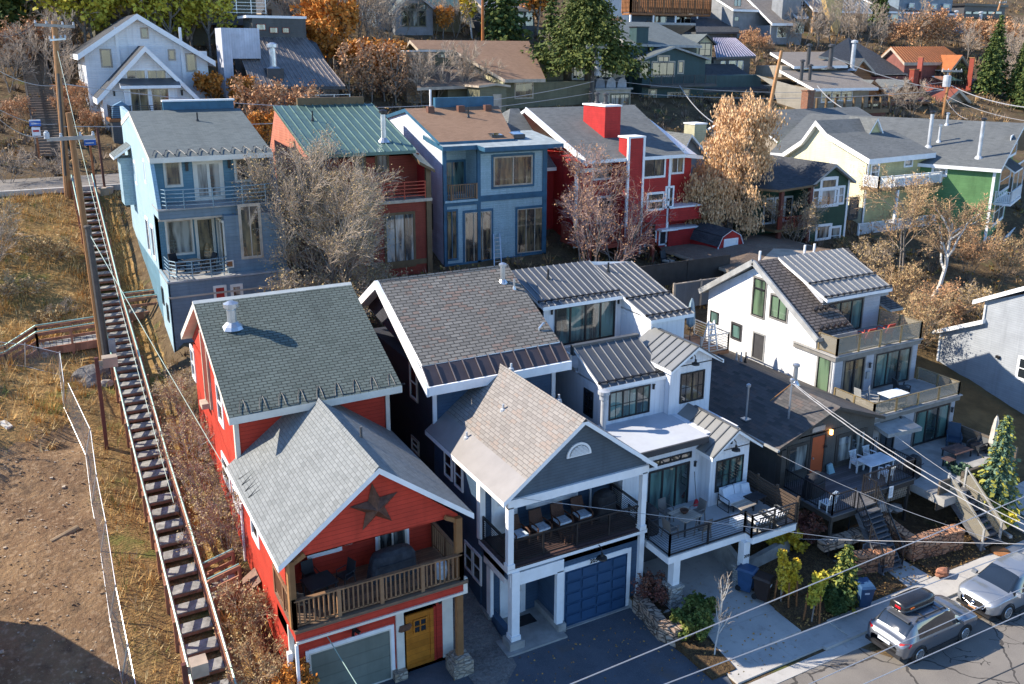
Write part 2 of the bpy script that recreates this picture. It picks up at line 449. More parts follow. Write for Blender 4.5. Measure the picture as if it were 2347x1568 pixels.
def barn_lamp(par, p, N=(0, -1, 0), drop=.25, out=.45, r=.22, name='barn_lamp'):
 p = V(p); N = V(N); mb = MB()
 path = [p, p + N * .05 + V((0, 0, .12)), p + N * (out * .45) + V((0, 0, .22)), p + N * (out * .9) + V((0, 0, .15)), p + N * out + V((0, 0, -drop + .15))]
 mb.tube(path, .022, 6); mb.lathe(p - V((0, 0, .05)) + N * .03, [(.06, 0), (.06, .1)], 8)
 mb.lathe(p + N * out + V((0, 0, -drop)), [(r, 0), (r * .92, .07), (r * .3, .13), (.05, .2), (.05, .26)], 14)
 return mb.build(name, M.black, par, smooth=False)
def text_obj(par, s, loc, size, mat, rot=(math.pi / 2, 0, 0), name='house_number', ext=.012, tall=1.0, align='CENTER'):
 cu = bpy.data.curves.new(name, 'FONT'); cu.body = s; cu.size = size; cu.extrude = ext; cu.align_x = align
 t = bpy.data.objects.new('tmp', cu); COL.objects.link(t)
 me = bpy.data.meshes.new_from_object(t.evaluated_get(bpy.context.evaluated_depsgraph_get()))
 bpy.data.objects.remove(t)
 me.name = name; o = bpy.data.objects.new(name, me); COL.objects.link(o)
 me.materials.clear(); me.materials.append(mat)
 o.rotation_euler = rot; o.location = V(loc); o.scale = (1, tall, 1)
 if par is not None:
  o.parent = par
  if par.type == 'EMPTY': o.matrix_parent_inverse = Matrix.Translation(-V(par.location))
 return o
# ============================================================ ground, street, pavement
def frange(a, b, s):
 o = []; x = a
 while x < b - 1e-6: o.append(x); x += s
 return o
gm, gnt, gb = new_mat('ground', .95, .08)
gp = geo_pos(gnt)
gs = node(gnt, 'ShaderNodeSeparateXYZ'); link(gnt, gp, gs.inputs[0])
litter = noise_mix(gnt, (.085, .058, .034), (.15, .105, .06), .35, 6, gp)
litter = noise_mix(gnt, litter, (.22, .16, .085), 3.0, 6, gp, .52, .7)
litter = noise_mix(gnt, litter, (.045, .033, .022), 6, 6, gp, .55, .7)
litter = noise_mix(gnt, litter, (.09, .1, .035), .5, 5, gp, .58, .7)
grass = noise_mix(gnt, (.30, .18, .075), (.19, .125, .055), .4, 6, gp)
grass = noise_mix(gnt, grass, (.46, .30, .12), 4, 6, gp, .5, .7)
grass = noise_mix(gnt, grass, (.13, .10, .035), 9, 6, gp, .52, .7)
grass = noise_mix(gnt, grass, (.17, .17, .05), .45, 5, gp, .55, .68)
dirt = noise_mix(gnt, (.255, .165, .09), (.17, .105, .06), .5, 7, gp)
dirt = noise_mix(gnt, dirt, (.36, .26, .165), 5, 6, gp, .52, .72)
dirt = noise_mix(gnt, dirt, (.12, .08, .05), 1.2, 8, gp, .54, .68)
dirt = noise_mix(gnt, dirt, (.45, .33, .16), 30, 2, gp, .66, .7)
wob = math_n(gnt, 'MULTIPLY', math_n(gnt, 'SUBTRACT', node_noise(gnt, gp, .35, 6), .5), 7)
left = math_n(gnt, 'LESS_THAN', math_n(gnt, 'ADD', gs.outputs[0], math_n(gnt, 'MULTIPLY', wob, .25)), 5.4)
low = math_n(gnt, 'LESS_THAN', math_n(gnt, 'ADD', gs.outputs[1], wob), 46)
far_l = math_n(gnt, 'LESS_THAN', gs.outputs[1], 71)
dl = math_n(gnt, 'LESS_THAN', math_n(gnt, 'ADD', gs.outputs[0], math_n(gnt, 'MULTIPLY', wob, .12)), 1.05)
c_ = mixcol(gnt, math_n(gnt, 'MULTIPLY', left, far_l), litter, grass)
c_ = mixcol(gnt, math_n(gnt, 'MULTIPLY', dl, low), c_, dirt)
lawn = math_n(gnt, 'MULTIPLY', math_n(gnt, 'GREATER_THAN', gs.outputs[0], 43.6), math_n(gnt, 'LESS_THAN', math_n(gnt, 'ADD', gs.outputs[1], wob), 42))
c_ = mixcol(gnt, lawn, c_, noise_mix(gnt, (.17, .115, .055), (.10, .07, .035), .8, 7, gp))
link(gnt, c_, gb.inputs['Base Color'])
bump(gnt, gb, node_noise(gnt, gp, 4, 9), 1, .12)
def gnoise(x, y):
 return .10 * math.sin(x * .9 + 1.3 * math.sin(y * .6)) * math.sin(y * .8 + x * .31) + .05 * math.sin(2.7 * x + y) * math.sin(2.2 * y - .7 * x)
def ground_z(x, y):
 z = G(x, y)
 if y < 21.3: return -.04
 if 6.2 < x < 21.4 and y < 34: z = min(z, -.06 + max(0, y - 28.5) * .45)
 if 21.4 <= x < 27.5 and y < 29.5: z = min(z, .0)
 if 2.3 < x < 4.9 and 24 < y < 72: z = min(z, stair_z(y) - .32)
 z += (0 if 2.3 < x < 4.9 else 1) * gnoise(x, y) * max(0, min(1, (y - 26) / 6))
 if x < .8 and 44.4 < y < 47: z -= .5 * math.sin((y - 44.4) / 2.6 * math.pi) * (1 if y < 45.7 else .3)
 if x < .9 and y < 44: z += .05 * math.sin(x * 3.1 + y * 1.9) + .04 * math.sin(x * 5.3 - y * 4.1)
 if y > 80: z += .5 * math.sin(x * .13 + 2) * math.sin(y * .11)
 return z
xs = [-120, -80, -50, -30, -20, -14] + frange(-10, 8, .5) + frange(8, 70, 2) + frange(70, 200, 6) + [200, 240, 300, 400]
ys = [-80, -40, 0, 15, 21.3, 21.4, 22] + frange(23, 72, .7) + [72, 74, 76, 78] + frange(80, 150, 3) + [160, 180, 210, 250, 300, 350, 400]
mb = MB()
mb.v = [(x, y, ground_z(x, y)) for y in ys for x in xs]
nx_ = len(xs)
for j in range(len(ys) - 1):
 for i in range(nx_ - 1):
  mb.f.append((j * nx_ + i, j * nx_ + i + 1, (j + 1) * nx_ + i + 1, (j + 1) * nx_ + i)); mb.m.append(0)
struct(mb.build('ground', gm, None, smooth=True))
am, ant, ab = new_mat('asphalt', .9, .25)
ap = geo_pos(ant)
ac = noise_mix(ant, (.20, .18, .155), (.145, .13, .115), .5, 7, ap)
ac = noise_mix(ant, ac, (.27, .245, .21), 45, 3, ap, .5, .7)
wv = node(ant, 'ShaderNodeTexNoise', Scale=.9, Detail=3); link(ant, ap, wv.inputs['Vector'])
wm = node(ant, 'ShaderNodeVectorMath', operation='ADD'); link(ant, ap, wm.inputs[0]); link(ant, wv.outputs['Color'], wm.inputs[1])
ve = node(ant, 'ShaderNodeTexVoronoi', Scale=.33, feature='DISTANCE_TO_EDGE'); link(ant, wm.outputs[0], ve.inputs['Vector'])
ve2 = node(ant, 'ShaderNodeTexVoronoi', Scale=1.3, feature='DISTANCE_TO_EDGE'); link(ant, wm.outputs[0], ve2.inputs['Vector'])
ck = math_n(ant, 'MAXIMUM', math_n(ant, 'LESS_THAN', ve.outputs[0], .012), math_n(ant, 'MULTIPLY', math_n(ant, 'LESS_THAN', ve2.outputs[0], .022), math_n(ant, 'GREATER_THAN', node_noise(ant, ap, .35, 2), .56)))
link(ant, mixcol(ant, math_n(ant, 'MULTIPLY', ck, .8), ac, (.035, .032, .03)), ab.inputs['Base Color'])
bump(ant, ab, node_noise(ant, ap, 60, 3), .4, .01)
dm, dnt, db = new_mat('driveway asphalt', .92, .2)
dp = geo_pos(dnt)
dc = noise_mix(dnt, (.10, .112, .13), (.07, .08, .095), .8, 7, dp)  # grey asphalt nudged blue, putting the shade's blue into the colour
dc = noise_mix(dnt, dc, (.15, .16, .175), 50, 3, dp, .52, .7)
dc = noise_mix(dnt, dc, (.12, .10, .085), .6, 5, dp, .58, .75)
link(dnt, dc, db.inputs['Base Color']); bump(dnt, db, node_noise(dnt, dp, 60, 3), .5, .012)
cm, cnt, cb = new_mat('concrete', .85, .25)
cp_ = geo_pos(cnt)
cc = noise_mix(cnt, (.44, .42, .385), (.36, .345, .32), .9, 7, cp_)
cc = noise_mix(cnt, cc, (.28, .26, .235), 3, 7, cp_, .55, .75)
cc = noise_mix(cnt, cc, (.5, .47, .43), 70, 2, cp_, .55, .7)
link(cnt, cc, cb.inputs['Base Color']); bump(cnt, cb, node_noise(cnt, cp_, 50, 3), .3, .008)
M.concrete = cm; M.asphalt = am
M.mulch = ground_mat('mulch', ((.05, .032, .022), (.085, .055, .036), (.13, .085, .045), (.24, .16, .06)), (.6, 6, 26), bmp=.1)
M.joint = plain('paving joint', (.09, .085, .08), .9)
M.gravel = ground_mat('gravel', ((.17, .16, .15), (.11, .105, .10), (.24, .22, .2), (.3, .28, .25)), (.8, 12, 40), bmp=.05)
mb = MB(); mb.face([(-90, -80, 0), (150, -80, 0), (150, 20.3, 0), (-90, 20.3, 0)])
struct(mb.build('street', am))
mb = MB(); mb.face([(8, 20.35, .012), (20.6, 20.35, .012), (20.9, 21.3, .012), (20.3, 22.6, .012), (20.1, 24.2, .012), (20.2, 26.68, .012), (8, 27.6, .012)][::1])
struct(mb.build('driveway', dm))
mb = MB()
mb.box(20.95, 20.12, -.1, 110, 20.62, .02)
for a, b in ((25.35, 44.0), (46.5, 110)): mb.box(a, 20.62, -.1, b, 20.78, .13)
for i in range(int((110 - 20.9) / 1.45)):
 x = 20.95 + i * 1.45; hi = .13 if x > 25.3 else .07
 mb.box(x, 20.785, -.1, x + 1.44, 21.9, hi + ru(-.004, .004))
mb.box(8.0, 20.05, -.1, 20.9, 20.34, .008)
struct(mb.build('pavement', cm))
mb = MB()
dz = lambda y: .03 + (y - 20.9) * .105
ysd = [21.9, 23.3, 24.7, 26.2, 29.5]
for y0, y1 in zip(ysd, ysd[1:]):
 mb.hexa([(21.6 - (.25 if y0 < 22 else 0), y0, -.3), (25.3, y0, -.3), (25.2, y1 - .012, -.3), (21.65, y1 - .012, -.3), (21.6 - (.25 if y0 < 22 else 0), y0, dz(y0)), (25.3, y0, dz(y0)), (25.2, y1 - .012, dz(y1)), (21.65, y1 - .012, dz(y1))])
struct(mb.build('concrete_driveway', cm))
def bed(name, pts, m):
 mb = MB(); mb.slab([V(p) for p in pts], .35, 0, 0); return struct(mb.build(name, m))
bed('mulch_bed', [(25.3, 21.9, .12), (31.7, 21.9, .14), (31.7, 23.3, .35), (25.2, 23.3, .45)], M.mulch)
bed('mulch_bed', [(33.6, 21.9, .14), (39.9, 21.9, .14), (39.6, 23.2, .3), (33.6, 23.2, .32)], M.mulch)
bed('mulch_bed', [(25.25, 23.3, .45), (29.6, 23.3, .6), (29.8, 28.2, 1.3), (27.2, 28.5, 1.2), (25.2, 25.5, .7)], M.mulch)
bed('mulch_bed', [(20.25, 21.4, .12), (21.4, 21.4, .12), (21.55, 25.2, .5), (21.4, 26.6, .55), (20.2, 26.6, .5)], M.mulch)
bed('garden_path', [(31.7, 21.9, .15), (33.3, 21.9, .15), (33.1, 23.6, .3), (31.7, 23.6, .3)], cm)
bed('side_yard_gravel', [(12.3, 27.0, .06), (14.4, 27.0, .06), (14.4, 36, 2.2), (12.4, 36, 2.2)], M.gravel)
bed('side_yard_gravel', [(12.3, 23.9, .03), (14.2, 25.6, .03), (14.4, 27.0, .06), (12.3, 27.0, .06)], M.gravel)
bed('parking_apron', [(40.6, 21.9, .12), (60, 21.9, .12), (60, 26.5, .75), (40.6, 24.8, .5)], cm)
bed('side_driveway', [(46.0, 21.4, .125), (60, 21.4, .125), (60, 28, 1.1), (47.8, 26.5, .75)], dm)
mb = MB(); mb.slab([(-80, 71.6, 12.95), (160, 71.6, 12.95), (160, 77.6, 13.06), (-80, 77.6, 13.06)], .6)
struct(mb.build('upper_lane', am))
mb = MB(); mb.box(-80, 71.2, 12.3, 160, 71.6, 13.06); struct(mb.build('lane_kerb', cm))
# ============================================================ front row: the red house
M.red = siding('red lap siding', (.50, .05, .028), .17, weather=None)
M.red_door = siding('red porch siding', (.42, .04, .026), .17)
M.roof_green = shingle('grey green shingles', [(.085, .105, .093), (.125, .15, .135), (.105, .125, .113)], .36, .16, .022, .12)
M.roof_pale = shingle('pale grey shingles', [(.17, .18, .175), (.225, .235, .23), (.195, .205, .20)], .33, .145, .01, .45, patch=.1)
M.deckwood = wood('weathered deck boards', (.22, .15, .10), .14, 0)
M.oak = wood('orange stained timber', (.30, .15, .06), .3, 1, gap=0)
M.railwood = wood('brown stained rail', (.26, .15, .08), .3, 1, gap=0)
M.stonetan = stone('tan veneer stone', (.36, .29, .21), (.45, .40, .33), 3.2)
M.rust = plain('rusty brown metal', (.12, .065, .045), .55, .4, .4, var=.3, scale=6)
M.sage = siding('sage garage door', (.17, .19, .16), .5, line=.25, rough=.45)
M.pine = wood('varnished pine door', (.46, .165, .02), .25, 0, .4, .15, gap=.04)
M.gutter = plain('dark gutter', (.10, .10, .10), .4)
t = thing('house', 'bright red house with a bronze star in its gable and a green grey roof behind', 'house', (9, 30, 0))
gz_ = max(6.1, min(6.5, onY(26.45, 8, 400, 452).z))
w = MB()
w.box(6.06, 34.1, -.5, 12.5, 43.4, 9.05)
for X in (6.06, 12.48): w.prism([(X, 34.1, 9.0), (X, 43.4, 9.25), (X, 39.05, 11.95)], (.02 if X > 8 else .02, 0, 0))
w.box(6.06, 28.8, -.5, 12.2, 34.1, 6.6)
w.box(6.06, 27.2, -.5, 12.2, 28.8, 3.6)
w.prism([(6.06, 26.45, gz_), (12.2, 26.45, gz_), (12.2, 26.45, 6.55), (9.15, 26.45, 9.05), (6.06, 26.45, 6.45)], (0, .12, 0))
w.prism([(6.06, 28.8, 6.4), (12.2, 28.8, 6.5), (9.15, 28.8, 9.0)], (0, 5.3, 0))
w.box(6.06, 27.2, 2.9, 6.2, 28.8, 6.5)
w.build('wall', M.red, t)
mb = MB()
mb.slab([(5.62, 32.8, 9.2), (12.66, 32.8, 9.25), (12.66, 39.05, 12.22), (5.62, 39.05, 12.22)], .3, 0, 1)
mb.slab([(5.62, 39.05, 12.22), (12.66, 39.05, 12.22), (12.66, 43.9, 9.4), (5.62, 43.9, 9.4)], .3, 0, 1)
mb.prism([(5.6, 38.9, 12.14), (5.6, 39.2, 12.14), (5.6, 39.05, 12.27)], (7.08, 0, 0), 1)
mb.build('roof', [M.roof_green, M.cream], t)
mb = MB()
mb.slab([(5.6, 26.05, 6.58), (5.6, 34.2, 6.58), (9.15, 34.2, 9.27), (9.15, 26.05, 9.27)][::-1], .22, 0, 1)
mb.slab([(12.66, 26.05, 6.66), (9.15, 26.05, 9.27), (9.15, 34.2, 9.27), (12.66, 34.2, 6.66)][::-1], .22, 0, 1)
for i in range(46):
 y = 26.06 + i * .176; mb.prism([(8.97, y, 9.17), (9.15, y, 9.33), (9.33, y, 9.17)][::-1], (0, .165, .0), 0)
mb.build('roof', [M.roof_pale, M.white], t)
mb = MB()
cable = []
for i in range(9):
 x = 6.0 + i * .76
 for q in range(9):
  a = q / 8; cable.append((x + .05 + .1 * math.sin(a * math.pi) + a * .28, 32.9 + .62 * math.sin(a * math.pi) ** .8, 9.3 + .3 * math.sin(a * math.pi) ** .8))
 cable.append((x + .75, 32.88, 9.28))
mb.tube(cable, .015, 4)
cab2 = [(5.75 + .15 * (i % 2) + .75 * (i % 2), 32.6 - i * .28, 6.72 + (.0 if i % 2 == 0 else .62)) for i in range(8)]
mb.tube(cab2, .013, 4)
mb.build('heat_cable', M.char, t)
tr = MB()
for x in (6.0, 12.36): tr.box(x, 34.02, 5.0, x + .18, 34.12, 9.0)
tr.box(6.0, 34.1, 3, 6.065, 34.25, 9.0)
tr.box(6.02, 27.13, 0, 6.2, 27.25, 3.55); tr.box(9.95, 27.1, .35, 10.25, 27.22, 3.3); tr.box(11.8, 27.1, .2, 12.24, 27.22, 3.55)
tr.box(9.95, 27.09, 3.1, 12.24, 27.21, 3.36); tr.box(6.04, 26.14, 3.42, 12.36, 26.2, 3.52); tr.box(12.26, 26.15, 3.42, 12.42, 26.3, 4.05)
tr.build('trim', M.cream, t)
mb = MB(); mb.box(6.04, 26.2, 3.5, 12.36, 28.8, 3.9); mb.build('deck_fascia', M.red, t)
mb = MB(); mb.box(6.0, 26.05, 3.9, 12.4, 28.8, 4.02); mb.build('deck', M.deckwood, t)
railing(t, [(6.05, 28.7, 4.02), (6.05, 26.2, 4.02), (12.2, 26.2, 4.02), (12.2, 28.75, 4.02)], 1.05, .13, 2, .17, M.railwood, .15, balw=.05)
for x, z0 in ((12.15, .75), (6.05, 4.0)):
 mb = MB(); mb.bar((x, 26.35, z0), (x, 26.35, 6.5), .24, .24); mb.bar((x, 26.35, 6.35), (x + (-.5 if x > 9 else .5), 26.35, 6.62), .15, .15); mb.build('post', M.oak, t)
mb = MB(); mb.prism([(11.75, 25.95, 0), (12.55, 25.95, 0), (12.55, 26.75, 0), (11.75, 26.75, 0)], (0, 0, .62)); mb.prism([(11.85, 26.05, .62), (12.45, 26.05, .62), (12.45, 26.65, .62), (11.85, 26.65, .62)], (0, 0, .16))
mb.box(9.75, 26.85, 0, 10.25, 27.3, .36)
mb.build('stone_pier', M.stonetan, t)
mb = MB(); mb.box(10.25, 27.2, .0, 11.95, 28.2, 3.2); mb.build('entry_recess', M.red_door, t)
o = opening(t, (6.7, 27.19, 0), (1, 0, 0), (0, -1, 0), 3.05, onY(27.19, 8, 375, 1170).z, fr=M.cream, tr=M.white, gl=M.sage, tw=.13, name='garage_door', fwid=.05)
d = opening(t, (10.32, 27.15, .22), (1, 0, 0), (0, -1, 0), 1.12, 2.3, fr=M.pine, gl=M.pine, name='door', fwid=.14)
opening(d, (10.62, 27.13, 1.65), (1, 0, 0), (0, -1, 0), .55, .6, 2, 2, fr=M.pine, gl=M.g_dark, name='door_light', fwid=.05)
mb = MB(); mb.box(11.45, 27.12, .2, 11.55, 27.2, 2.55); mb.box(11.56, 27.1, .25, 11.8, 27.18, 3.1); mb.build('door_panel', M.red_door, t)
opening(t, (9.95, 28.78, 4.1), (1, 0, 0), (0, -1, 0), 1.15, 2.2, 2, 1, fr=M.cream, tr=M.white, gl=M.g_cur, name='porch_door', fwid=.07)
opening(t, (7.35, 28.78, 5.0), (1, 0, 0), (0, -1, 0), 1.1, .8, fr=M.white, tr=M.white, gl=M.g_dark, name='window')
mb = MB(); sc = onY(26.4, 8, 232, 350); i = len(mb.v); R1, R2 = .92, .36
mb.v.append((sc.x, 26.1, sc.z))
for q in range(10):
 a = math.pi / 2 + q * math.pi / 5 + .08; r = R1 if q % 2 == 0 else R2; mb.v.append((sc.x + r * math.cos(a), 26.42, sc.z + r * math.sin(a)))
for q in range(10): mb.f.append((i, i + 1 + (q + 1) % 10, i + 1 + q)); mb.m.append(0)
mb.build('star', M.rust, t)
for k, x0, y0, x1, y1, nx, nz in ((4, 1312, 835, 1352, 1065, 1, 2), (4, 1488, 1075, 1543, 1385, 1, 2), (7, 1530, 5, 1590, 250, 1, 2), (7, 1595, 120, 1648, 400, 1, 2), (7, 1730, 430, 1785, 640, 1, 1)):
 a, b = onX(6.06, k, x0, y0), onX(6.06, k, x1, y1)
 opening(t, (6.06, max(a.y, b.y), min(a.z, b.z) + .15), (0, -1, 0), (-1, 0, 0), max(.6, abs(a.y - b.y)), max(.8, abs(a.z - b.z)), nx, nz, fr=M.white, tr=M.white, gl=M.g_dark, tw=.12)
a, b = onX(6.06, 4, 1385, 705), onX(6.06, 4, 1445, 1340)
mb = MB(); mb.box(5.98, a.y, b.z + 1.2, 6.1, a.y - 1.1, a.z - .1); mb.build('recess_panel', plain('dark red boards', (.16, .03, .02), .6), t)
mb = MB(); mb.box(5.7, a.y + .1, b.z + .9, 6.2, b.y - .5, b.z + 1.15); mb.box(5.96, a.y + .1, b.z + 1.1, 6.09, a.y - .08, a.z); mb.box(5.96, a.y - 1.15, b.z + 1.1, 6.09, a.y - 1.3, a.z - .4); mb.build('sill', M.tan, t)
mb = MB(); mb.box(5.9, 26.9, 1.6, 6.06, 27.1, 2.6); mb.box(6.0, 26.15, .2, 6.1, 26.25, 3.4); mb.tube([(6.0, 33.9, 5.0), (5.98, 33.9, 2.0)], .06, 6); mb.build('downpipe', M.white, t)
pipe(t, (6.88, 37.4, 11.42), .72, .2, M.steel, True, 'chimney_pipe')
pipe(t, onY(30.6, 8, 90, -40) * 0 + V((9.75, 29.6, 8.7)), .55, .05, M.gutter, False)
mb = MB(); p = onY(27.15, 8, 85, 1185); mb.lathe(p - V((0, .05, 0)), [(.06, 0), (.06, .1)], 8); mb.bar(p, p + V((.16, -.2, -.12)), .1); mb.bar(p, p + V((-.1, -.2, -.16)), .1); mb.build('flood_lamp', M.black, t)
lamp_wall(t, (11.68, 27.08, 2.85), s=1.1)
mb = MB(); p = onY(27.1, 8, 437, 1178); mb.prism([(p.x - .26, 27.06, p.z - .1), (p.x - .14, 27.06, p.z - .16), (p.x + .18, 27.06, p.z - .13), (p.x + .28, 27.06, p.z + .02), (p.x + .2, 27.06, p.z + .13), (p.x - .2, 27.06, p.z + .12)], (0, .05, 0)); mb.build('name_plaque', M.rust, t)
mb = MB(); mb.box(8.6, 28.6, 5.15, 8.9, 28.8, 5.2); mb.build('wall_shelf', M.white, t)
# ============================================================ the navy house, number 205
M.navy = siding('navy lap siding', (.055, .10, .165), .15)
M.navy_d = siding('shade darkened navy lap siding', (.045, .048, .06), .16)  # navy siding again, with the side wall's shade put into the colour
M.navy_sh = siding('slate blue shingle siding', (.085, .115, .145), .13)
M.navy_door = plain('navy paint', (.03, .075, .15), .35, .4, var=.06)
M.roof_brown = shingle('brown grey tabbed shingles', [(.14, .132, .118), (.21, .197, .175), (.175, .165, .147), (.24, .225, .20)], .46, .2, .03, .12, spot=(.22, .10, .06))
M.roof_beige = shingle('beige shingles', [(.215, .195, .175), (.275, .25, .225), (.245, .225, .20)], .4, .16, .012, .4, spot=(.27, .19, .145), patch=.1)
M.metal_br = plain('brown sheet metal', (.085, .065, .065), .45, .4, .3, var=.08)
M.metal_pale = plain('pale grey sheet metal', (.24, .225, .215), .45, .4, .2, var=.06)
M.deckdark = wood('dark brown decking', (.09, .055, .05), .14, 0)
M.basec = plain('grey foundation concrete', (.3, .29, .27), .85, bmp=.01)
t = thing('house', 'navy blue house with white trim, number 205 over its garage and a porch above', 'house', (17.5, 30, 0))
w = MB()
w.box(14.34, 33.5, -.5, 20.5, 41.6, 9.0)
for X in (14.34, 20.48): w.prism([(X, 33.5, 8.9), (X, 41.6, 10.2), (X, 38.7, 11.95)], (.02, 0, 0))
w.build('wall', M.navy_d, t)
w = MB()
w.box(14.36, 29.0, -.3, 20.72, 33.5, 6.6); w.prism([(14.36, 29.0, 6.5), (20.72, 29.0, 6.5), (17.45, 29.0, 8.9)], (0, 5.5, 0))
w.box(16.75, 26.72, -.1, 20.72, 29.0, 3.5); w.box(14.4, 28.4, -.1, 16.75, 29.0, 3.5); w.box(14.36, 26.72, 3.05, 20.72, 29, 3.5)
w.box(14.45, 26.95, -.1, 14.7, 28.4, .6); w.box(14.38, 33.46, 6, 20.5, 33.49, 8.9)
w.build('wall', M.navy, t)
mb = MB(); mb.prism([(14.4, 26.62, 6.15), (20.6, 26.62, 6.15), (20.75, 26.62, 6.55), (17.45, 26.62, 9.05), (14.2, 26.62, 6.55)], (0, .12, 0)); mb.build('gable', M.navy_sh, t)
mb = MB(); mb.box(14.25, 29.3, 0.2, 14.5, 37, .45); mb.box(14.3, 28.2, -.2, 14.75, 29.1, .55); mb.box(16.6, 26.45, -.2, 16.95, 29.0, .4); mb.box(20.2, 26.45, -.2, 20.9, 26.8, .4); mb.box(14.3, 26.3, 0, 14.95, 26.95, .42)
mb.box(14.1, 26.1, -.1, 16.8, 28.4, .1); mb.box(16.9, 26.55, 0, 20.2, 26.7, .05)
mb.build('foundation', M.basec, t)
mb = MB()
mb.slab([(13.9, 33.55, 9.66), (20.8, 33.55, 9.7), (20.8, 38.7, 12.25), (13.9, 38.7, 12.25)], .2, 0, 2)
mb.slab([(13.86, 32.75, 9.0), (20.85, 32.75, 9.02), (20.85, 33.56, 9.655), (13.86, 33.56, 9.655)], .2, 1, 2)
mb.slab([(13.9, 38.7, 12.25), (20.8, 38.7, 12.25), (20.8, 41.9, 10.3), (13.9, 41.9, 10.3)], .2, 0, 2)
mb.prism([(13.88, 38.55, 12.17), (13.88, 38.85, 12.17), (13.88, 38.7, 12.3)], (6.94, 0, 0), 0)
mb.build('roof', [M.roof_brown, M.metal_br, M.white], t)
mb = MB()
mb.slab([(13.72, 32.7, 8.98), (13.86, 32.7, 8.98), (13.9, 38.7, 12.28), (13.74, 38.7, 12.28)], .42, 0, 0); mb.slab([(13.72, 38.7, 12.28), (13.9, 38.7, 12.28), (13.9, 41.9, 10.35), (13.72, 41.9, 10.35)], .42, 0, 0)
mb.box(13.8, 32.66, 8.6, 20.9, 32.76, 9.0)
mb.build('fascia', M.white, t)
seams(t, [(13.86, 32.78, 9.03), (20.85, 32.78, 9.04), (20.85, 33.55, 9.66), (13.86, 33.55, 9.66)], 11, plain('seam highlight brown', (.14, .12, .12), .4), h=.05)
mb = MB()
def lp(x, y): return (x, y, 6.68 + (x - 13.95) * (9.27 - 6.68) / 3.5)
mb.slab([lp(13.95, 26.2), lp(14.9, 26.2), lp(14.9, 33.55), lp(13.95, 33.55)], .2, 1, 2)
mb.slab([lp(14.9, 26.2), lp(17.45, 26.2), lp(17.45, 33.55), lp(14.9, 33.55)], .2, 0, 2)
mb.slab([(17.45, 26.2, 9.27), (20.98, 26.2, 6.62), (20.98, 33.55, 6.62), (17.45, 33.55, 9.27)], .2, 0, 2)
for i in range(36): mb.prism([(17.3, 26.2 + i * .2, 9.18), (17.45, 26.2 + i * .2, 9.32), (17.6, 26.2 + i * .2, 9.18)][::-1], (0, .19, 0), 0)
mb.build('roof', [M.roof_beige, M.metal_pale, M.white], t)
tr = MB()
tr.box(14.28, 26.5, 3.42, 20.86, 26.72, 3.6); tr.box(14.28, 26.72, 3.42, 14.38, 29.0, 3.6)
tr.box(14.3, 26.5, 6.15, 20.8, 26.68, 6.5); tr.box(20.55, 26.55, .4, 20.78, 26.74, 3.45)
tr.box(14.3, 33.42, 6.5, 14.48, 33.52, 8.9); tr.box(20.3, 33.4, 7, 20.5, 33.52, 8.9); tr.box(14.32, 28.92, 3.6, 14.56, 29.05, 6.6); tr.box(14.3, 29.0, 3.6, 14.38, 29.2, 6.6)
tr.box(14.42, 26.56, 2.75, 16.85, 26.78, 3.3); tr.box(16.55, 26.56, .4, 16.85, 26.76, 2.8); tr.box(14.36, 26.9, 2.75, 14.5, 28.7, 3.3); tr.box(14.36, 28.1, .5, 14.5, 28.45, 2.8)
tr.box(15.9, 28.95, 3.6, 16.05, 29.02, 6.4); tr.box(19.6, 28.94, 3.6, 19.68, 29.02, 6.3)
tr.build('trim', M.white, t)
for x, z0, z1 in ((14.42, 3.6, 6.2), (20.62, 3.6, 6.2), (14.62, .42, 3.42)):
 mb = MB(); mb.bar((x, 26.62, z0), (x, 26.62, z1), .24 if z0 > 1 else .34, .24 if z0 > 1 else .34); mb.bar((x, 26.62, z0), (x, 26.62, z0 + .2), .32 if z0 > 1 else .42, .32 if z0 > 1 else .42); mb.build('post', M.white, t)
mb = MB(); mb.box(14.3, 26.5, 3.56, 20.84, 29.0, 3.63); mb.build('deck', M.deckdark, t)
railing(t, [(14.45, 28.9, 3.63), (14.45, 26.75, 3.63), (20.62, 26.72, 3.63)], 1.0, .07, 2, 0, M.black, .09, wires=9, balw=.018)
railing(t, [(20.66, 26.8, 3.63), (20.66, 28.9, 3.63)], 1.0, .07, 2, 0, M.black, .09, wires=9, balw=.018)
g = opening(t, (16.98, 26.72, .05), (1, 0, 0), (0, -1, 0), 3.05, 2.55, fr=M.navy_door, tr=M.white, gl=M.navy_door, tw=.2, name='garage_door', fwid=.03)
mb = MB()
for i in range(5):
 for j in range(4):
  x0 = 17.03 + j * .745; z0 = .1 + i * .5
  mb.box(x0 + .06, 26.66, z0 + .07, x0 + .69, 26.70, z0 + .43); mb.box(x0, 26.685, z0 + .46, x0 + .745, 26.7, z0 + .485)
mb.build('door_panel', M.navy_door, g)
d = opening(t, (15.05, 28.38, .15), (1, 0, 0), (0, -1, 0), .95, 2.1, fr=M.white, tr=M.white, gl=M.white, tw=.12, name='door', fwid=.1)
mb = MB(); mb.bar((15.85, 28.3, 1.15), (15.85, 28.36, 1.35), .06, .05); mb.lathe((15.85, 28.33, 1.45), [(.035, 0), (.035, .06)], 8); mb.build('door_handle', M.steel, d)
mb = MB(); mb.box(15.2, 27.5, .1, 16.2, 28.1, .115); mb.build('door_mat', plain('black door mat', (.02, .02, .022), .9), t)
text_obj(t, '205', (18.35, 26.655, 2.66), .26, M.black)
barn_lamp(t, (18.45, 26.7, 3.3), drop=.28, out=.45)
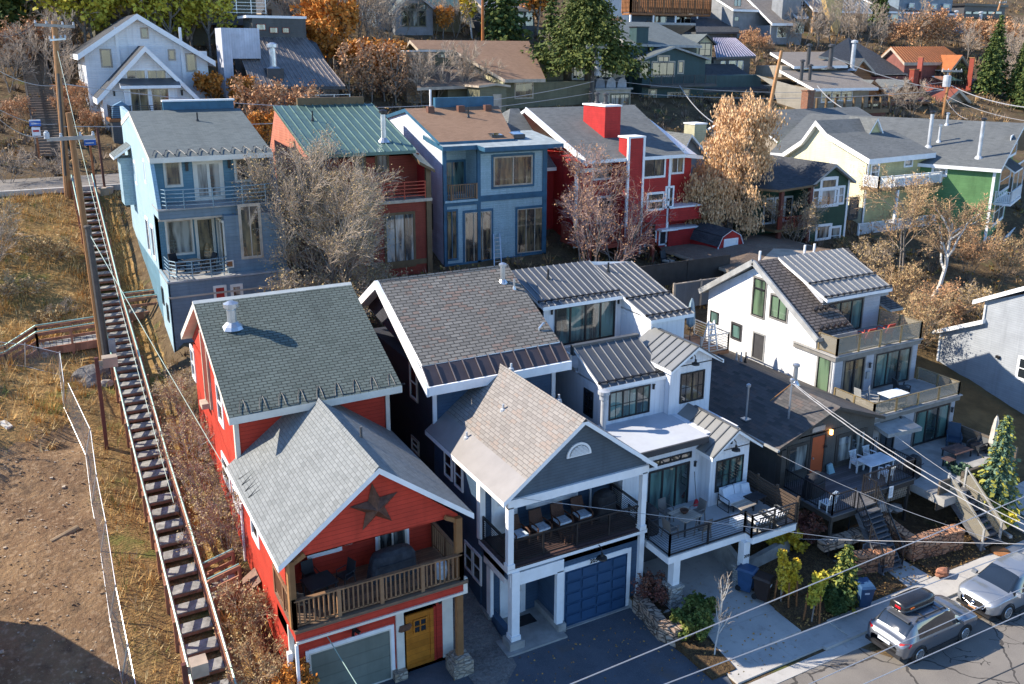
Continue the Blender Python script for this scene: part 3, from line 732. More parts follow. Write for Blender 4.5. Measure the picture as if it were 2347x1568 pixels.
opening(t, (14.95, 28.97, 3.66), (1, 0, 0), (0, -1, 0), .95, 2.15, fr=M.white, tr=M.white, gl=M.white, tw=.1, name='porch_door', fwid=.1, label='white panelled door on the porch with glass in its upper half')
opening(t, (15.15, 28.95, 4.9), (1, 0, 0), (0, -1, 0), .6, .75, fr=M.white, gl=M.g_warm, name='door_light', fwid=.04)
for x in (16.6, 17.85): opening(t, (x, 28.97, 4.55), (1, 0, 0), (0, -1, 0), 1.0, 1.35, fr=M.white, tr=M.white, gl=M.g_dark, tw=.13)
p = onY(26.6, 5, 1633, 1565); mb = MB(); n = 14
arc = [(p.x + .56 * math.cos(math.pi * i / n), 26.56, p.z + .56 * math.sin(math.pi * i / n)) for i in range(n + 1)]
mb.prism(arc[::-1], (0, .06, 0), 0)
arc2 = [(p.x + .45 * math.cos(math.pi * i / n), 26.545, p.z + .05 + .42 * math.sin(math.pi * i / n)) for i in range(n + 1)]
mb.prism(arc2[::-1], (0, .02, 0), 1)
for i in range(7):
 z = p.z + .08 + i * .055; h = math.sqrt(max(0, .42 ** 2 - (z - p.z) ** 2)); mb.box(p.x - h, 26.52, z, p.x + h, 26.55, z + .03, 0)
mb.build('louvre', [M.white, M.grey], t)
for k, x0, y0, x1, y1 in ((8, 712, 10, 768, 200), (8, 782, 80, 840, 275), (8, 852, 615, 895, 830), (8, 908, 672, 952, 900)):
 a, b = onX(14.34, k, x0, y0), onX(14.34, k, x1, y1)
 opening(t, (14.34, max(a.y, b.y), min(a.z, b.z) + .2), (0, -1, 0), (-1, 0, 0), max(.7, abs(a.y - b.y) * .9), max(1.1, abs(a.z - b.z)), 1, 2, fr=M.white, tr=M.white, gl=M.g_dark, tw=.06, fwid=.04)
a, b = onX(14.34, 5, 472, 935), onX(14.34, 5, 525, 1190)
opening(t, (14.34, a.y, b.z), (0, -1, 0), (-1, 0, 0), a.y - b.y, a.z - b.z, 1, 2, fr=M.cream, tr=M.tan, gl=M.g_dark, tw=.08)
a, b = onX(14.34, 5, 485, 1430), onX(14.34, 5, 535, 1560)
opening(t, (14.34, a.y, b.z), (0, -1, 0), (-1, 0, 0), a.y - b.y, a.z - b.z, 1, 2, fr=M.cream, tr=M.tan, gl=M.g_dark, tw=.06)
pipe(t, (19.98, 37.69, 11.65), .8, .12, M.steel, True, 'chimney_pipe')
pipe(t, (20.3, 37.1, 11.4), .55, .05, M.steel, False)
mb = MB(); p = V((20.15, 34.4, 10.05)); mb.tube([p, p + V((0, 0, .15)), p + V((.3, .1, .35)), p + V((.35, .1, .3))], .045, 6); mb.build('goose_vent', M.steel, t)
for q in ((16.2, 30.5, 8.3), (17.6, 32.4, 9.25), (14.7, 30.9, 7.2), (19.4, 31.3, 7.85)):
 mb = MB(); p = V(q); mb.lathe(p - V((0, 0, .1)), [(.14, 0), (.12, .16), (.05, .2), (.05, .38)], 9); mb.build('roof_vent', M.pipe, t)
# ============================================================ the white farmhouse with decks
M.whiteb = siding('white board siding', (.72, .73, .75), .3, vertical=True, line=.12, var=.03, rough=.55)
M.metal_dk = plain('charcoal standing seam metal', (.105, .11, .115), .4, .45, .35, var=.06)
M.metal_gr = plain('grey standing seam metal', (.225, .225, .215), .42, .4, .3, var=.05)
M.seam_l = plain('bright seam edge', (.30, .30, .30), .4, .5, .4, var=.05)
M.membrane = plain('white roof membrane', (.44, .46, .49), .5, var=.05)
M.conc_deck = plain('pale concrete decking', (.42, .42, .41), .8, var=.08)
M.stonecr = stone('cream ledge stone', (.48, .45, .40), (.58, .55, .5), 3.5, (.3, .28, .25), (1, 2.2))
def seam_mb(mb, corners, n, mi, h=.05, w=.03, across=(), mj=None):
 a, b, c, d = [V(q) for q in corners]; nrm = (b - a).cross(d - a).normalized()
 if nrm.z < 0: nrm = -nrm
 if n < 1: return
 for i in range(n + 1):
  t = i / n; p, q = a.lerp(b, t), d.lerp(c, t); mb.bar(p + nrm * (h / 2 - .01), q + nrm * (h / 2 - .01), w, h, mi, nrm)
 for s in across:
  p, q = a.lerp(d, s) + nrm * (h + .03), b.lerp(c, s) + nrm * (h + .03); mb.bar(p, q, .05, .05, mj if mj is not None else mi, nrm)
  for i in range(n + 1):
   r = p.lerp(q, i / n); mb.bar(r - nrm * .08, r + nrm * .05, .1, .1, mj if mj is not None else mi)
def metal_roof(par, planes, mt, ms, mseam, t=.18):
 mb = MB()
 for corners, n, across in planes:
  mb.slab([V(q) for q in corners], t, 0, 1); seam_mb(mb, corners, n, 2, across=across, mj=3)
 return mb.build('roof', [mt, ms, mseam, M.black], par)
t = thing('house', 'white farmhouse with dark standing seam roofs and a glass railed front deck', 'house', (24, 31, 0))
w = MB()
w.box(20.9, 28.4, -.2, 27.3, 31.2, 6.15)
w.box(25.08, 27.6, -.2, 27.3, 28.4, 5.6); w.prism([(25.08, 27.6, 5.55), (27.3, 27.6, 5.55), (27.3, 27.6, 5.8), (26.3, 27.6, 6.45), (25.08, 27.6, 5.7)], (0, 3.2, 0))
w.box(21.8, 31.2, 2, 27.6, 36.5, 8.0)
w.prism([(21.8, 31.2, 7.95), (21.8, 33.5, 7.95), (21.8, 33.5, 9.2)], (3.5, 0, 0))
w.box(25.15, 30.8, 5.8, 27.6, 31.3, 8.55); w.prism([(25.15, 30.8, 8.5), (27.6, 30.8, 8.5), (27.6, 30.8, 8.7), (26.47, 30.8, 9.35), (25.15, 30.8, 8.62)], (0, 2.8, 0))
w.box(21.65, 36.5, 5, 28.6, 43.5, 10.5); w.box(26.3, 33.9, 5, 28.4, 36.5, 9.9)
w.prism([(26.3, 33.9, 9.85), (26.3, 36.5, 9.85), (26.3, 36.5, 10.75)], (2.1, 0, 0))
w.prism([(21.65, 36.5, 10.4), (21.65, 43.5, 10.4), (21.65, 39.5, 11.5)], (.1, 0, 0))
w.build('wall', M.whiteb, t)
metal_roof(t, [
 ([(24.85, 27.25, 5.55), (26.3, 27.25, 6.6), (26.3, 30.8, 6.6), (24.85, 30.8, 5.55)][::1], 0, ()),
 ([(26.3, 27.25, 6.6), (27.78, 27.25, 5.6), (27.78, 30.8, 5.6), (26.3, 30.8, 6.6)], 0, ()),
 ([(24.9, 30.45, 8.53), (26.47, 30.45, 9.48), (26.47, 34.0, 9.48), (24.9, 34.0, 8.53)], 0, ()),
 ([(26.47, 30.45, 9.48), (28.05, 30.45, 8.6), (28.05, 34.0, 8.6), (26.47, 34.0, 9.48)], 0, ())], M.metal_gr, M.white, M.black)
mb = MB()
for (x0, z0, x1, z1, y0, y1) in ((24.85, 5.55, 26.3, 6.6, 27.3, 30.3), (24.9, 8.53, 26.47, 9.48, 30.5, 33.5)):
 for i in range(1, 6):
  y = y0 + (y1 - y0) * i / 6; mb.bar((x0 + .05, y, z0 + .05), (x1, y, z1 + .02), .05, .05, 0)
 mb.bar((x1, y0, z1 + .03), (x1, y1, z1 + .03), .14, .05, 0); mb.bar((x0, y0 - .04, z0), (x1, y0 - .04, z1 + .02), .05, .07, 0); mb.bar((x1, y0 - .04, z1 + .02), (x1 + 1.5, y0 - .04, z0), .05, .07, 0)
mb.build('roof_seam', M.metal_dk, t)
metal_roof(t, [([(21.55, 31.1, 8.08), (25.2, 31.1, 8.08), (25.2, 33.6, 9.32), (21.55, 33.6, 9.32)], 8, (.1,)),
               ([(21.35, 36.05, 10.62), (26.05, 36.05, 10.62), (26.3, 39.6, 11.7), (21.35, 39.6, 11.7)], 13, (.12,)),
               ([(26.05, 33.6, 9.95), (28.75, 33.6, 9.95), (28.75, 36.05, 10.62), (26.05, 36.05, 10.62)], 7, (.15, .85)),
               ([(26.05, 36.05, 10.625), (28.75, 36.05, 10.625), (28.75, 39.1, 11.5), (26.05, 39.1, 11.5)], 7, ())], M.metal_dk, M.white, M.seam_l)
mb = MB(); mb.slab([(26.0, 39.6, 11.68), (21.35, 39.6, 11.68), (21.35, 43.8, 10.4), (28.75, 43.8, 10.4), (28.75, 39.1, 11.48)][::-1], .2, 0, 1); mb.box(21.5, 33.5, 8.9, 25.3, 33.75, 9.4); mb.build('roof', [M.metal_dk, M.white], t)
mb = MB(); mb.box(20.85, 28.05, 6.0, 25.3, 31.4, 6.2); mb.build('flat_roof', M.membrane, t)
mb = MB(); mb.box(20.8, 27.95, 5.95, 25.2, 28.05, 6.22); mb.box(21.0, 30.2, 9.0, 21.0, 30.2, 9.0); mb.build('gutter', M.char, t)
mb = MB(); mb.box(20.95, 25.15, 2.62, 25.05, 28.4, 2.93); mb.box(25.05, 24.7, 2.62, 27.55, 27.6, 2.93); mb.build('deck_fascia', M.white, t)
mb = MB(); mb.box(20.93, 25.13, 2.93, 25.05, 28.4, 2.97); mb.box(25.05, 24.68, 2.93, 27.57, 27.6, 2.97); mb.build('deck', M.conc_deck, t)
mb = MB(); mb.box(21.8, 33.75, 7.95, 26.3, 36.5, 8.15); mb.build('terrace', M.conc_deck, t)
for (x, y, z0) in ((21.5, 25.42, .5), (25.0, 25.1, .45)):
 mb = MB(); mb.bar((x, y, z0 + .9), (x, y, 2.62), .34, .34); mb.build('post', M.white, t)
 mb = MB(); mb.box(x - .28, y - .28, z0 - .3, x + .28, y + .28, z0 + .85); mb.box(x - .33, y - .33, z0 + .85, x + .33, y + .33, z0 + .95); mb.build('stone_pier', M.stonecr, t)
railing(t, [(21.0, 28.0, 2.93), (21.0, 25.18, 2.93), (25.0, 25.18, 2.93), (25.0, 24.75, 2.93), (27.5, 24.75, 2.93)], 1.0, .07, 2, 0, M.black, .06, wires=7, balw=.014)
mb = MB()
for i in range(8): mb.box(27.55, 24.7, 2.95 + i * .15, 27.59, 28.3, 3.05 + i * .15)
for y in (24.75, 26.0, 27.2, 28.3): mb.box(27.56, y - .05, 2.4, 27.64, y + .05, 4.2)
mb.build('privacy_screen', wood('brown slat screen', (.10, .07, .05), .15, 0), t)
mb = MB(); mb.box(21.2, 28.1, .3, 24.9, 28.38, 2.6); mb.build('garage_dark_panel', M.char, t)  # solid charcoal slab gives the dark under the deck, no hollow behind
mb = MB(); mb.prism([(25.2, 25.4, .2), (25.2, 25.4, 1.2), (25.2, 28.5, 2.5), (25.2, 28.5, .2)], (.25, 0, 0)); mb.prism([(25.45, 25.4, .2), (25.45, 25.4, 1.2), (28.3, 25.6, 1.5), (28.3, 25.6, .2)], (0, .25, 0)); mb.build('retaining_wall', M.basec, t)
for x in (22.9, 23.62): pass
winY(t, 28.4, 'A', 158, 668, 640, 1085, nx=3, gl=M.g_teal, tr=None, name='sliding_door', fwid=.09)
winY(t, 28.4, 'A', 165, 540, 692, 480, nx=4, gl=M.g_warm, tr=None, fwid=.06)
winY(t, 27.6, 'A', 1012, 535, 1325, 830, nx=2, muntin=(4, 2), gl=M.g_teal, fwid=.07)
winY(t, 31.2, 5, 1842, 1130, 2115, 1262, nx=3, muntin=(6, 2), gl=M.g_teal, fwid=.07)
opening(t, (25.75, 30.8, 6.65), (1, 0, 0), (0, -1, 0), 1.45, 1.5, 2, muntin=(4, 2), gl=M.g_warm, fwid=.07)
winX(t, 21.8, 5, 1672, 1095, 1730, 1310, nx=2, muntin=(2, 3), gl=M.g_dark, fwid=.07)
o = winY(t, 36.5, 5, 1468, 548, 1875, 745, nx=4, gl=M.g_teal, name='sliding_door', fwid=.1)
winX(t, 21.65, 5, 1345, 540, 1385, 600, gl=M.g_dark, fwid=.06)
for p_ in (onY(31.2, 5, 1818, 1160), onY(31.2, 5, 2143, 1090), onY(36.5, 5, 1445, 578), onY(36.5, 5, 1902, 505), onY(28.4, 'A', 735, 565), onY(28.4, 'A', 110, 740)): lamp_wall(t, p_, s=.8)
barn_lamp(t, onY(30.8, 'E', 300, 1455), out=.35, r=.2)
barn_lamp(t, onY(27.6, 'A', 1195, 295), out=.35, r=.2)
p = onY(29.9, 5, 1765, 1330); mb = MB(); p = V((21.45, 30.8, 6.1)); mb.lathe(p, [(.16, 0), (.13, .1), (.13, 1.55), (.2, 1.6), (.2, 1.8), (.28, 1.85), (.28, 2.0), (.1, 2.05)], 14); mb.build('flue', M.pipe, t)
for x, y, z in ((23.0, 38.4, 11.35), (26.75, 38.4, 11.3)): pipe(t, (x, y, z), .5, .05, M.black, False)
mb = MB(); mb.box(21.5, 33.75, 8.1, 21.6, 36.3, 8.9); mb.build('parapet', M.white, t)
text_obj(t, '209', (25.0, 24.92, 1.9), .2, M.char)
# ============================================================ the dark bungalow
M.dark = siding('charcoal brown vertical siding', (.085, .08, .072), .13, vertical=True, line=.4)
M.roof_dark = shingle('dark grey brown shingles', [(.055, .055, .055), (.11, .10, .095), (.08, .078, .075)], .5, .19, .01, .5, spot=(.15, .10, .08), patch=.2)
M.darktrim = plain('dark brown trim', (.05, .045, .04), .55)
M.orange_d = plain('orange front door', (.42, .09, .03), .45, var=.08)
M.graydeck = wood('grey deck boards', (.13, .13, .135), .15, 0)
t = thing('house', 'low dark charcoal bungalow with an orange front door and glowing porch lamp', 'bungalow', (33, 34, 0))
w = MB(); w.box(29.6, 28.0, .5, 36.1, 41.5, 4.95); w.prism([(29.6, 28.0, 4.85), (36.1, 28.0, 4.95), (32.95, 28.0, 6.1)], (0, 13.5, 0)); w.build('wall', M.dark, t)
gable_y(t, 29.1, 32.95, 36.3, 27.55, 41.9, 4.9, 6.27, 5.12, M.roof_dark, M.darktrim, .16)
mb = MB(); mb.box(29.0, 27.5, 4.78, 29.14, 41.9, 4.9); mb.build('gutter', M.grey, t)
a, b = onY(28, 'F', 1432, 1095), onY(28, 'F', 1588, 1085)
mb = MB(); mb.box(a.x, 27.93, b.z - .09, b.x, 28.0, b.z + .16); mb.build('house_sign', M.steel, t)
opening(t, (30.25, 28, 3.2), (1, 0, 0), (0, -1, 0), 1.25, 1.35, fr=M.darktrim, tr=M.darktrim, gl=M.g_cur, tw=.1)
opening(t, (33.55, 28, 3.0), (1, 0, 0), (0, -1, 0), 1.95, 1.4, 2, 1, fr=M.darktrim, tr=M.darktrim, gl=M.g_cur, tw=.12)
d = opening(t, (31.72, 28, 2.75), (1, 0, 0), (0, -1, 0), .92, 2.05, fr=M.darktrim, tr=M.darktrim, gl=M.orange_d, tw=.08, name='door', fwid=.03)
mb = MB(); mb.lathe((31.84, 27.9, 3.65), [(.04, 0), (.04, .08)], 8); mb.build('door_handle', M.steel, d)
mg, mnt, mbd = new_mat('lit lamp glass', .4); mbd.inputs['Emission Color'].default_value = (1, .42, .08, 1); mbd.inputs['Emission Strength'].default_value = 5
p = onY(27.9, 'B', 308, 170); mb = MB(); mb.lathe(p - V((0, 0, .12)), [(.05, 0), (.09, .02), (.09, .1), (.02, .12), (.09, .14), (.09, .24), (.05, .26)], 10); mb.build('porch_lamp', mg, t)
text_obj(t, '213', onY(27.95, 'B', 228, 350) + V((0, -.02, -.05)), .2, M.black)
mb = MB(); mb.box(29.3, 27.5, .6, 29.6, 27.8, 4.8); mb.box(29.3, 27.4, .5, 29.75, 27.9, 2.2); mb.build('post', M.darktrim, t)
dk = [onZ(2.7, 'B', 230, 1310), onZ(2.7, 'B', 1265, 790)]
mb = MB(); mb.box(29.75, 24.7, 2.38, 32.6, 28.0, 2.66); mb.box(32.6, 25.45, 2.38, 36.2, 28, 2.66); mb.build('deck_fascia', M.darktrim, t)
mb = MB(); mb.box(29.7, 24.65, 2.66, 32.6, 28.0, 2.71); mb.box(32.6, 25.4, 2.66, 36.25, 28, 2.71); mb.build('deck', M.graydeck, t)
railing(t, [(29.8, 27.9, 2.7), (29.8, 24.75, 2.7), (31.2, 24.75, 2.7)], 1.0, .06, 2, .12, M.black, .06, balw=.02)
railing(t, [(32.55, 24.75, 2.7), (32.6, 25.5, 2.7), (36.15, 25.5, 2.7), (36.15, 27.95, 2.7)], 1.0, .06, 2, .12, M.black, .06, balw=.02)
for x, y in ((29.9, 24.85), (32.5, 24.9), (34.4, 25.6), (36.0, 25.6)):
 mb = MB(); mb.bar((x, y, .3), (x, y, 2.4), .12, .12); mb.build('post', M.darktrim, t)
mb = MB()
for i in range(28):
 x = 32.7 + i * .12; mb.bar((x, 25.6, 1.75), (x + .3, 25.6, 2.4), .025, .02); mb.bar((x + .3, 25.6, 1.75), (x, 25.6, 2.4), .025, .02)
mb.build('lattice', M.tan, t)
mb = MB()
for i in range(12):
 z = 2.55 - i * .19; mb.box(31.25 + i * .0, 24.6 - i * .13 - .3, z - .05, 32.5, 24.6 - i * .13, z)
mb.bar((31.25, 24.6, 2.5), (31.25, 22.9, .25), .06, .25); mb.bar((32.5, 24.6, 2.5), (32.5, 22.9, .25), .06, .25)
mb.build('stair', M.graydeck, t)
railing(t, [(31.25, 24.6, 2.6), (31.25, 22.9, .3)], .95, .05, 2, .14, M.black, .05, balw=.018, name='stair_railing')
railing(t, [(32.52, 24.6, 2.6), (32.52, 22.9, .3)], .95, .05, 2, .14, M.black, .05, balw=.018, name='stair_railing')
def mast(p, h, n):
 mb = MB(); p = V(p); mb.tube([p, p + V((0, 0, h))], .05, 8); mb.lathe(p + V((0, 0, h)), [(.05, 0), (.11, .03), (.11, .14), (.03, .2)], 10); mb.box(p.x - .2, p.y - .2, p.z, p.x + .2, p.y + .2, p.z + .06)
 return mb.build(n, M.steel, t)
mast((31.0, 28.9, 5.4), 2.05, 'service_mast'); mast((29.8, 30.5, 5.15), 1.7, 'antenna_mast')
mb = MB(); mb.bar((31.0, 28.9, 7.35), (30.3, 29.5, 6.4), .04); mb.build('mast_brace', M.oak, t)
pipe(t, (34.0, 31.5, 5.95), .9, .12, M.steel, True, 'chimney_pipe')
for i in range(3): pipe(t, (33.7 + i * .2, 35.6 - i * .15, 6.0), .5, .04, M.pipe if i < 2 else M.black, False)
# ============================================================ number 217: white with stepped terraces
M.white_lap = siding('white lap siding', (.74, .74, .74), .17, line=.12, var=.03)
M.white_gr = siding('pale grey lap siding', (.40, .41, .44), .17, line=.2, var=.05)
M.roof_tabs = shingle('dark brown tabbed shingles', [(.10, .085, .075), (.16, .135, .12), (.13, .11, .10)], .46, .21, .04, .1, patch=.1)
M.graytrim = plain('warm grey trim', (.19, .18, .165), .55)
gm_, gnt_, gb_ = new_mat('tinted glass railing', .08, .5)
gb_.inputs['Base Color'].default_value = (.30, .27, .21, 1); gb_.inputs['Alpha'].default_value = .55
M.railglass = gm_
M.brass = plain('bronze rail post', (.33, .25, .13), .4, .4, .5)
M.terr = plain('terrace tile', (.30, .29, .27), .8)
t = thing('house', 'white three storey house numbered 217 with tinted glass balconies and a metal dormer', 'house', (39.8, 34, 0))
w = MB()
w.box(36.4, 31.15, 2, 42.95, 41.3, 7.15); w.box(36.4, 32.5, 7.14, 38.4, 41.3, 7.6); w.box(38.4, 34.0, 7.14, 42.95, 41.3, 7.6)
w.prism([(36.4, 32.5, 7.6), (36.4, 41.3, 7.6), (36.4, 41.3, 8.4), (36.4, 37.25, 10.75), (36.4, 32.5, 8.0)], (2, 0, 0)); w.prism([(38.3, 34.2, 7.6), (38.3, 41.3, 7.6), (38.3, 41.3, 8.4), (38.3, 37.25, 10.75), (38.3, 34.2, 8.9)], (4.6, 0, 0))
w.build('wall', M.white_lap, t)
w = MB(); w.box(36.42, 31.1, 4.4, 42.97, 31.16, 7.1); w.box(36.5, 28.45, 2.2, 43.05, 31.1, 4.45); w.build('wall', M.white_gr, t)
mb = MB()
mb.slab([(36.0, 32.1, 7.95), (39.0, 32.1, 7.95), (39.0, 37.25, 11.1), (36.0, 37.25, 11.1)], .2, 0, 1)
mb.slab([(39.0, 34.0, 9.1), (43.7, 34.0, 9.1), (43.7, 37.25, 11.1), (39.0, 37.25, 11.1)], .2, 0, 1)
mb.slab([(36.0, 37.25, 11.1), (43.7, 37.25, 11.1), (43.7, 41.7, 8.3), (36.0, 41.7, 8.3)], .2, 0, 1)
mb.slab([(43.0, 33.2, 8.3), (44.1, 33.2, 8.3), (44.1, 35.2, 8.9), (43.0, 35.2, 8.9)], .15, 0, 1)
mb.build('roof', [M.roof_tabs, M.grey], t)
mb = MB()
mb.bar((35.98, 32.05, 7.85), (35.98, 37.25, 11.05), .12, .32); mb.bar((35.98, 37.25, 11.05), (35.98, 41.7, 8.25), .12, .32)
mb.bar((36.0, 32.08, 7.85), (39.0, 32.08, 7.85), .12, .2)
mb.build('fascia', M.grey, t)
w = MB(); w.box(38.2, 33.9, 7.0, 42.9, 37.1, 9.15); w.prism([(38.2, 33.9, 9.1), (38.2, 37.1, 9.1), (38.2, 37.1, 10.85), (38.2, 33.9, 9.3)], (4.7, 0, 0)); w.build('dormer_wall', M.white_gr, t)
metal_roof(t, [([(37.85, 33.3, 9.55), (43.1, 33.3, 9.55), (43.1, 37.2, 11.16), (37.85, 37.2, 11.16)], 11, (.04, .35))], M.metal_gr, M.white, M.seam_l)
mb = MB()
for i in range(5): mb.bar((36.6 + i * .45, 32.45, 8.25), (36.6 + i * .45 + .25, 32.5, 8.4), .12, .18)
for i in range(3): mb.bar((37.2 + i * .4, 33.5, 8.95), (37.45 + i * .4, 33.55, 9.1), .12, .18)
mb.build('snow_guard', M.black, t)
def deck217(x0, x1, y0, y1, z):
 mb = MB(); mb.box(x0, y0, z - .32, x1, y1, z - .03); mb.build('deck_fascia', M.graytrim, t)
 mb = MB(); mb.box(x0 - .08, y0 - .08, z - .06, x1 + .08, y1, z); mb.build('deck', M.terr, t)
deck217(36.3, 43.05, 31.0, 34.0, 7.2); deck217(36.35, 43.2, 28.3, 31.15, 4.75)
def glass_rail(pts, h, n):
 mb = MB(); g = MB(); pts = [V(p) for p in pts]
 for (a, b), k in zip(zip(pts, pts[1:]), n):
  for i in range(k + 1):
   p = a.lerp(b, i / k); mb.bar(p, p + V((0, 0, h)), .09, .09)
  mb.bar(a + V((0, 0, h)), b + V((0, 0, h)), .05, .04); mb.bar(a + V((0, 0, .08)), b + V((0, 0, .08)), .04, .04)
  g.bar(a + V((0, 0, h / 2 + .03)), b + V((0, 0, h / 2 + .03)), .02, h - .15)
 o = mb.build('railing', M.brass, t); g.build('glass_panel', M.railglass, o)
glass_rail([(36.4, 32.3, 7.2), (36.4, 31.05, 7.2), (42.98, 31.05, 7.2), (42.98, 33.9, 7.2)], .98, (1, 4, 2))
glass_rail([(36.45, 30.95, 4.75), (36.45, 28.38, 4.75), (43.1, 28.38, 4.75), (43.1, 31.0, 4.75)], .72, (2, 4, 2))
X = 36.4
def wx(k, x0, y0, x1, y1, **kw):
 a, b = onX(X, k, x0, y0), onX(X, k, x1, y1)
 yc = (a.y + b.y) / 2
 return opening(t, (X, max(a.y, b.y), min(a.z, b.z)), (0, -1, 0), (-1, 0, 0), abs(a.y - b.y), abs(a.z - b.z), fr=M.black, tr=M.grey, **kw)
M.g_green = glass('window glass with green blind', (.025, .035, .03), (.13, .20, .12), scale=.7, thr=.42)
opening(t, (X, 37.45, 7.85), (0, -1, 0), (-1, 0, 0), .95, 2.2, 1, 1, fr=M.black, tr=M.graytrim, gl=M.g_green, tw=.1)
mb = MB(); mb.box(36.33, 36.55, 9.42, 36.42, 37.4, 9.52); mb.build('window_bar', M.black, t)
opening(t, (X, 36.0, 8.1), (0, -1, 0), (-1, 0, 0), 1.25, 1.28, 2, 1, fr=M.black, tr=M.graytrim, gl=M.g_green, tw=.1)
opening(t, (X, 37.15, 5.3), (0, -1, 0), (-1, 0, 0), .85, 1.5, fr=M.char, tr=M.grey, gl=M.char, tw=.08, name='door')
opening(t, (X, 32.2, 5.0), (0, -1, 0), (-1, 0, 0), .85, 1.95, fr=M.black, tr=M.grey, gl=M.g_green, tw=.12, name='door')
opening(t, (X, 39.0, 6.0), (0, -1, 0), (-1, 0, 0), .75, .85, fr=M.black, tr=M.char, gl=M.g_teal, tw=.1)
opening(t, (X, 41.0, 6.4), (0, -1, 0), (-1, 0, 0), .75, .75, fr=M.black, gl=M.g_teal)
opening(t, (37.15, 31.1, 4.85), (1, 0, 0), (0, -1, 0), 1.5, 1.95, 2, 1, fr=M.black, tr=M.graytrim, gl=M.g_warm, tw=.12, name='sliding_door', fwid=.08)
opening(t, (39.55, 31.1, 4.8), (1, 0, 0), (0, -1, 0), 2.85, 2.0, 3, 1, fr=M.black, tr=M.graytrim, gl=M.g_teal, tw=.12, name='sliding_door', fwid=.09)
opening(t, (38.75, 33.9, 7.22), (1, 0, 0), (0, -1, 0), 2.7, 1.85, 3, 1, fr=M.black, tr=M.graytrim, gl=M.g_teal, tw=.1, name='sliding_door', fwid=.09)
opening(t, (39.85, 28.45, 2.35), (1, 0, 0), (0, -1, 0), 2.75, 2.0, 3, 1, fr=M.black, tr=M.graytrim, gl=M.g_teal, tw=.1, name='sliding_door', fwid=.1)
opening(t, (37.2, 28.45, 2.35), (1, 0, 0), (0, -1, 0), 1.1, 1.95, 2, 1, fr=M.black, tr=M.graytrim, gl=M.g_dark, tw=.08, name='door', fwid=.06)
for p_ in ((39.05, 31.05, 6.25), (42.75, 28.4, 3.9), (38.55, 28.4, 4.2)): lamp_wall(t, p_, s=.9, mat=M.char)
mb = MB(); mb.box(38.9, 31.0, 5.5, 39.1, 31.1, 5.9); mb.build('meter_box', M.grey, t)
mb = MB(); mb.slab([(36.6, 27.5, 4.1), (38.9, 27.3, 4.1), (38.9, 28.5, 4.3), (36.6, 28.5, 4.3)], .2); mb.build('entry_canopy', M.grey, t)
text_obj(t, '217', (36.78, 28.42, 3.3), .3, M.char)
mb = MB(); mb.box(36.3, 24.6, 1.9, 42.9, 28.45, 2.3); mb.box(36.3, 23.8, 1.9, 37.9, 24.6, 2.3); mb.build('patio', M.terr, t)
mb = MB(); mb.box(38.6, 24.5, .6, 40.9, 24.66, 2.85); mb.box(36.4, 24.2, 1.5, 37.2, 24.3, 3.0); mb.box(42.85, 24.6, 1.6, 42.95, 28.4, 3.2); mb.build('patio_wall', wood('dark stained fence', (.11, .09, .07), .2, 0), t)
mb = MB()
for i in range(9):
 z = 2.2 - i * .21; mb.box(37.2, 24.3 - i * .24 - .3, z - .06, 38.4, 24.3 - i * .24, z)
for x in (37.15, 38.45): mb.bar((x, 24.4, 2.2), (x, 22.1, .25), .06, .28)
mb.build('stair', M.graydeck, t)
for x in (37.15, 38.45):
 mb = MB(); mb.bar((x, 24.3, 2.75), (x, 22.2, .85), .025, .85); o = mb.build('stair_glass', M.railglass, t)
 mb = MB(); mb.bar((x, 24.3, 3.2), (x, 22.2, 1.3), .05, .05); mb.bar((x, 22.2, .2), (x, 22.2, 1.35), .09); mb.bar((x, 24.3, 2.2), (x, 24.3, 3.25), .09); mb.build('handrail', M.grey, t)
for i in range(3): pipe(t, (37.1 + (0, 3.6, 4.4)[i], 37.9, 10.6), .85, .07, M.white, False)
# ============================================================ grey house at the right edge
M.greysid = siding('light grey wood siding', (.30, .32, .34), .14, var=.1, line=.3)
t = thing('house', 'light grey sided house with white stepped eaves, cut off by the right edge', 'house', (54, 34, 0))
X = 51.6
w = MB()
a = onX(X, 6, 2085, 505); b = onX(X, 6, 2060, 640); c1 = onX(X, 6, 1770, 705); g1 = onX(X, 6, 1745, 950); e1 = onX(X, 6, 2340, 400)
g2 = onX(X, 6, 2340, 1130)
w.prism([(X, c1.y, g1.z - 1), (X, c1.y, c1.z), (X, b.y, b.z), (X, b.y, a.z), (X, e1.y - 3, e1.z + .8), (X, e1.y - 3, g2.z - 3)], (9, 0, 0))
w.build('wall', M.greysid, t)
mb = MB()
for p0, p1 in ((onX(X - .3, 6, 1995, 495), onX(X - .3, 6, 2347, 400)), (onX(X - .3, 6, 1715, 705), onX(X - .3, 6, 2065, 630))):
 d = p1 - p0
 if p0.y > 38 or True:
  q1 = p1 + (d * .8 if p1.z > 6.5 and p0.z > a.z - 1 else V((0, 0, 0)))
  mb.slab([p0, p0 + V((9.6, 0, 0)), q1 + V((9.6, 0, 0)), q1][::1], .28, 0, 1)
mb.build('roof', [M.roof_dark, M.white], t)
mb = MB(); mb.tube([(X - .06, c1.y - .1, c1.z - .2), (X - .06, c1.y - .15, g1.z + .2)], .06, 6); mb.tube([(X - .06, b.y - .1, a.z - .2), (X - .06, b.y - .1, b.z + .1)], .06, 6); mb.build('downpipe', M.white, t)
a_ = onX(X, 6, 2320, 890); opening(t, (X, a_.y, onX(X, 6, 2340, 1040).z), (0, -1, 0), (-1, 0, 0), 1.0, 1.3, 1, 2, fr=M.white, tr=M.white, gl=M.g_dark)
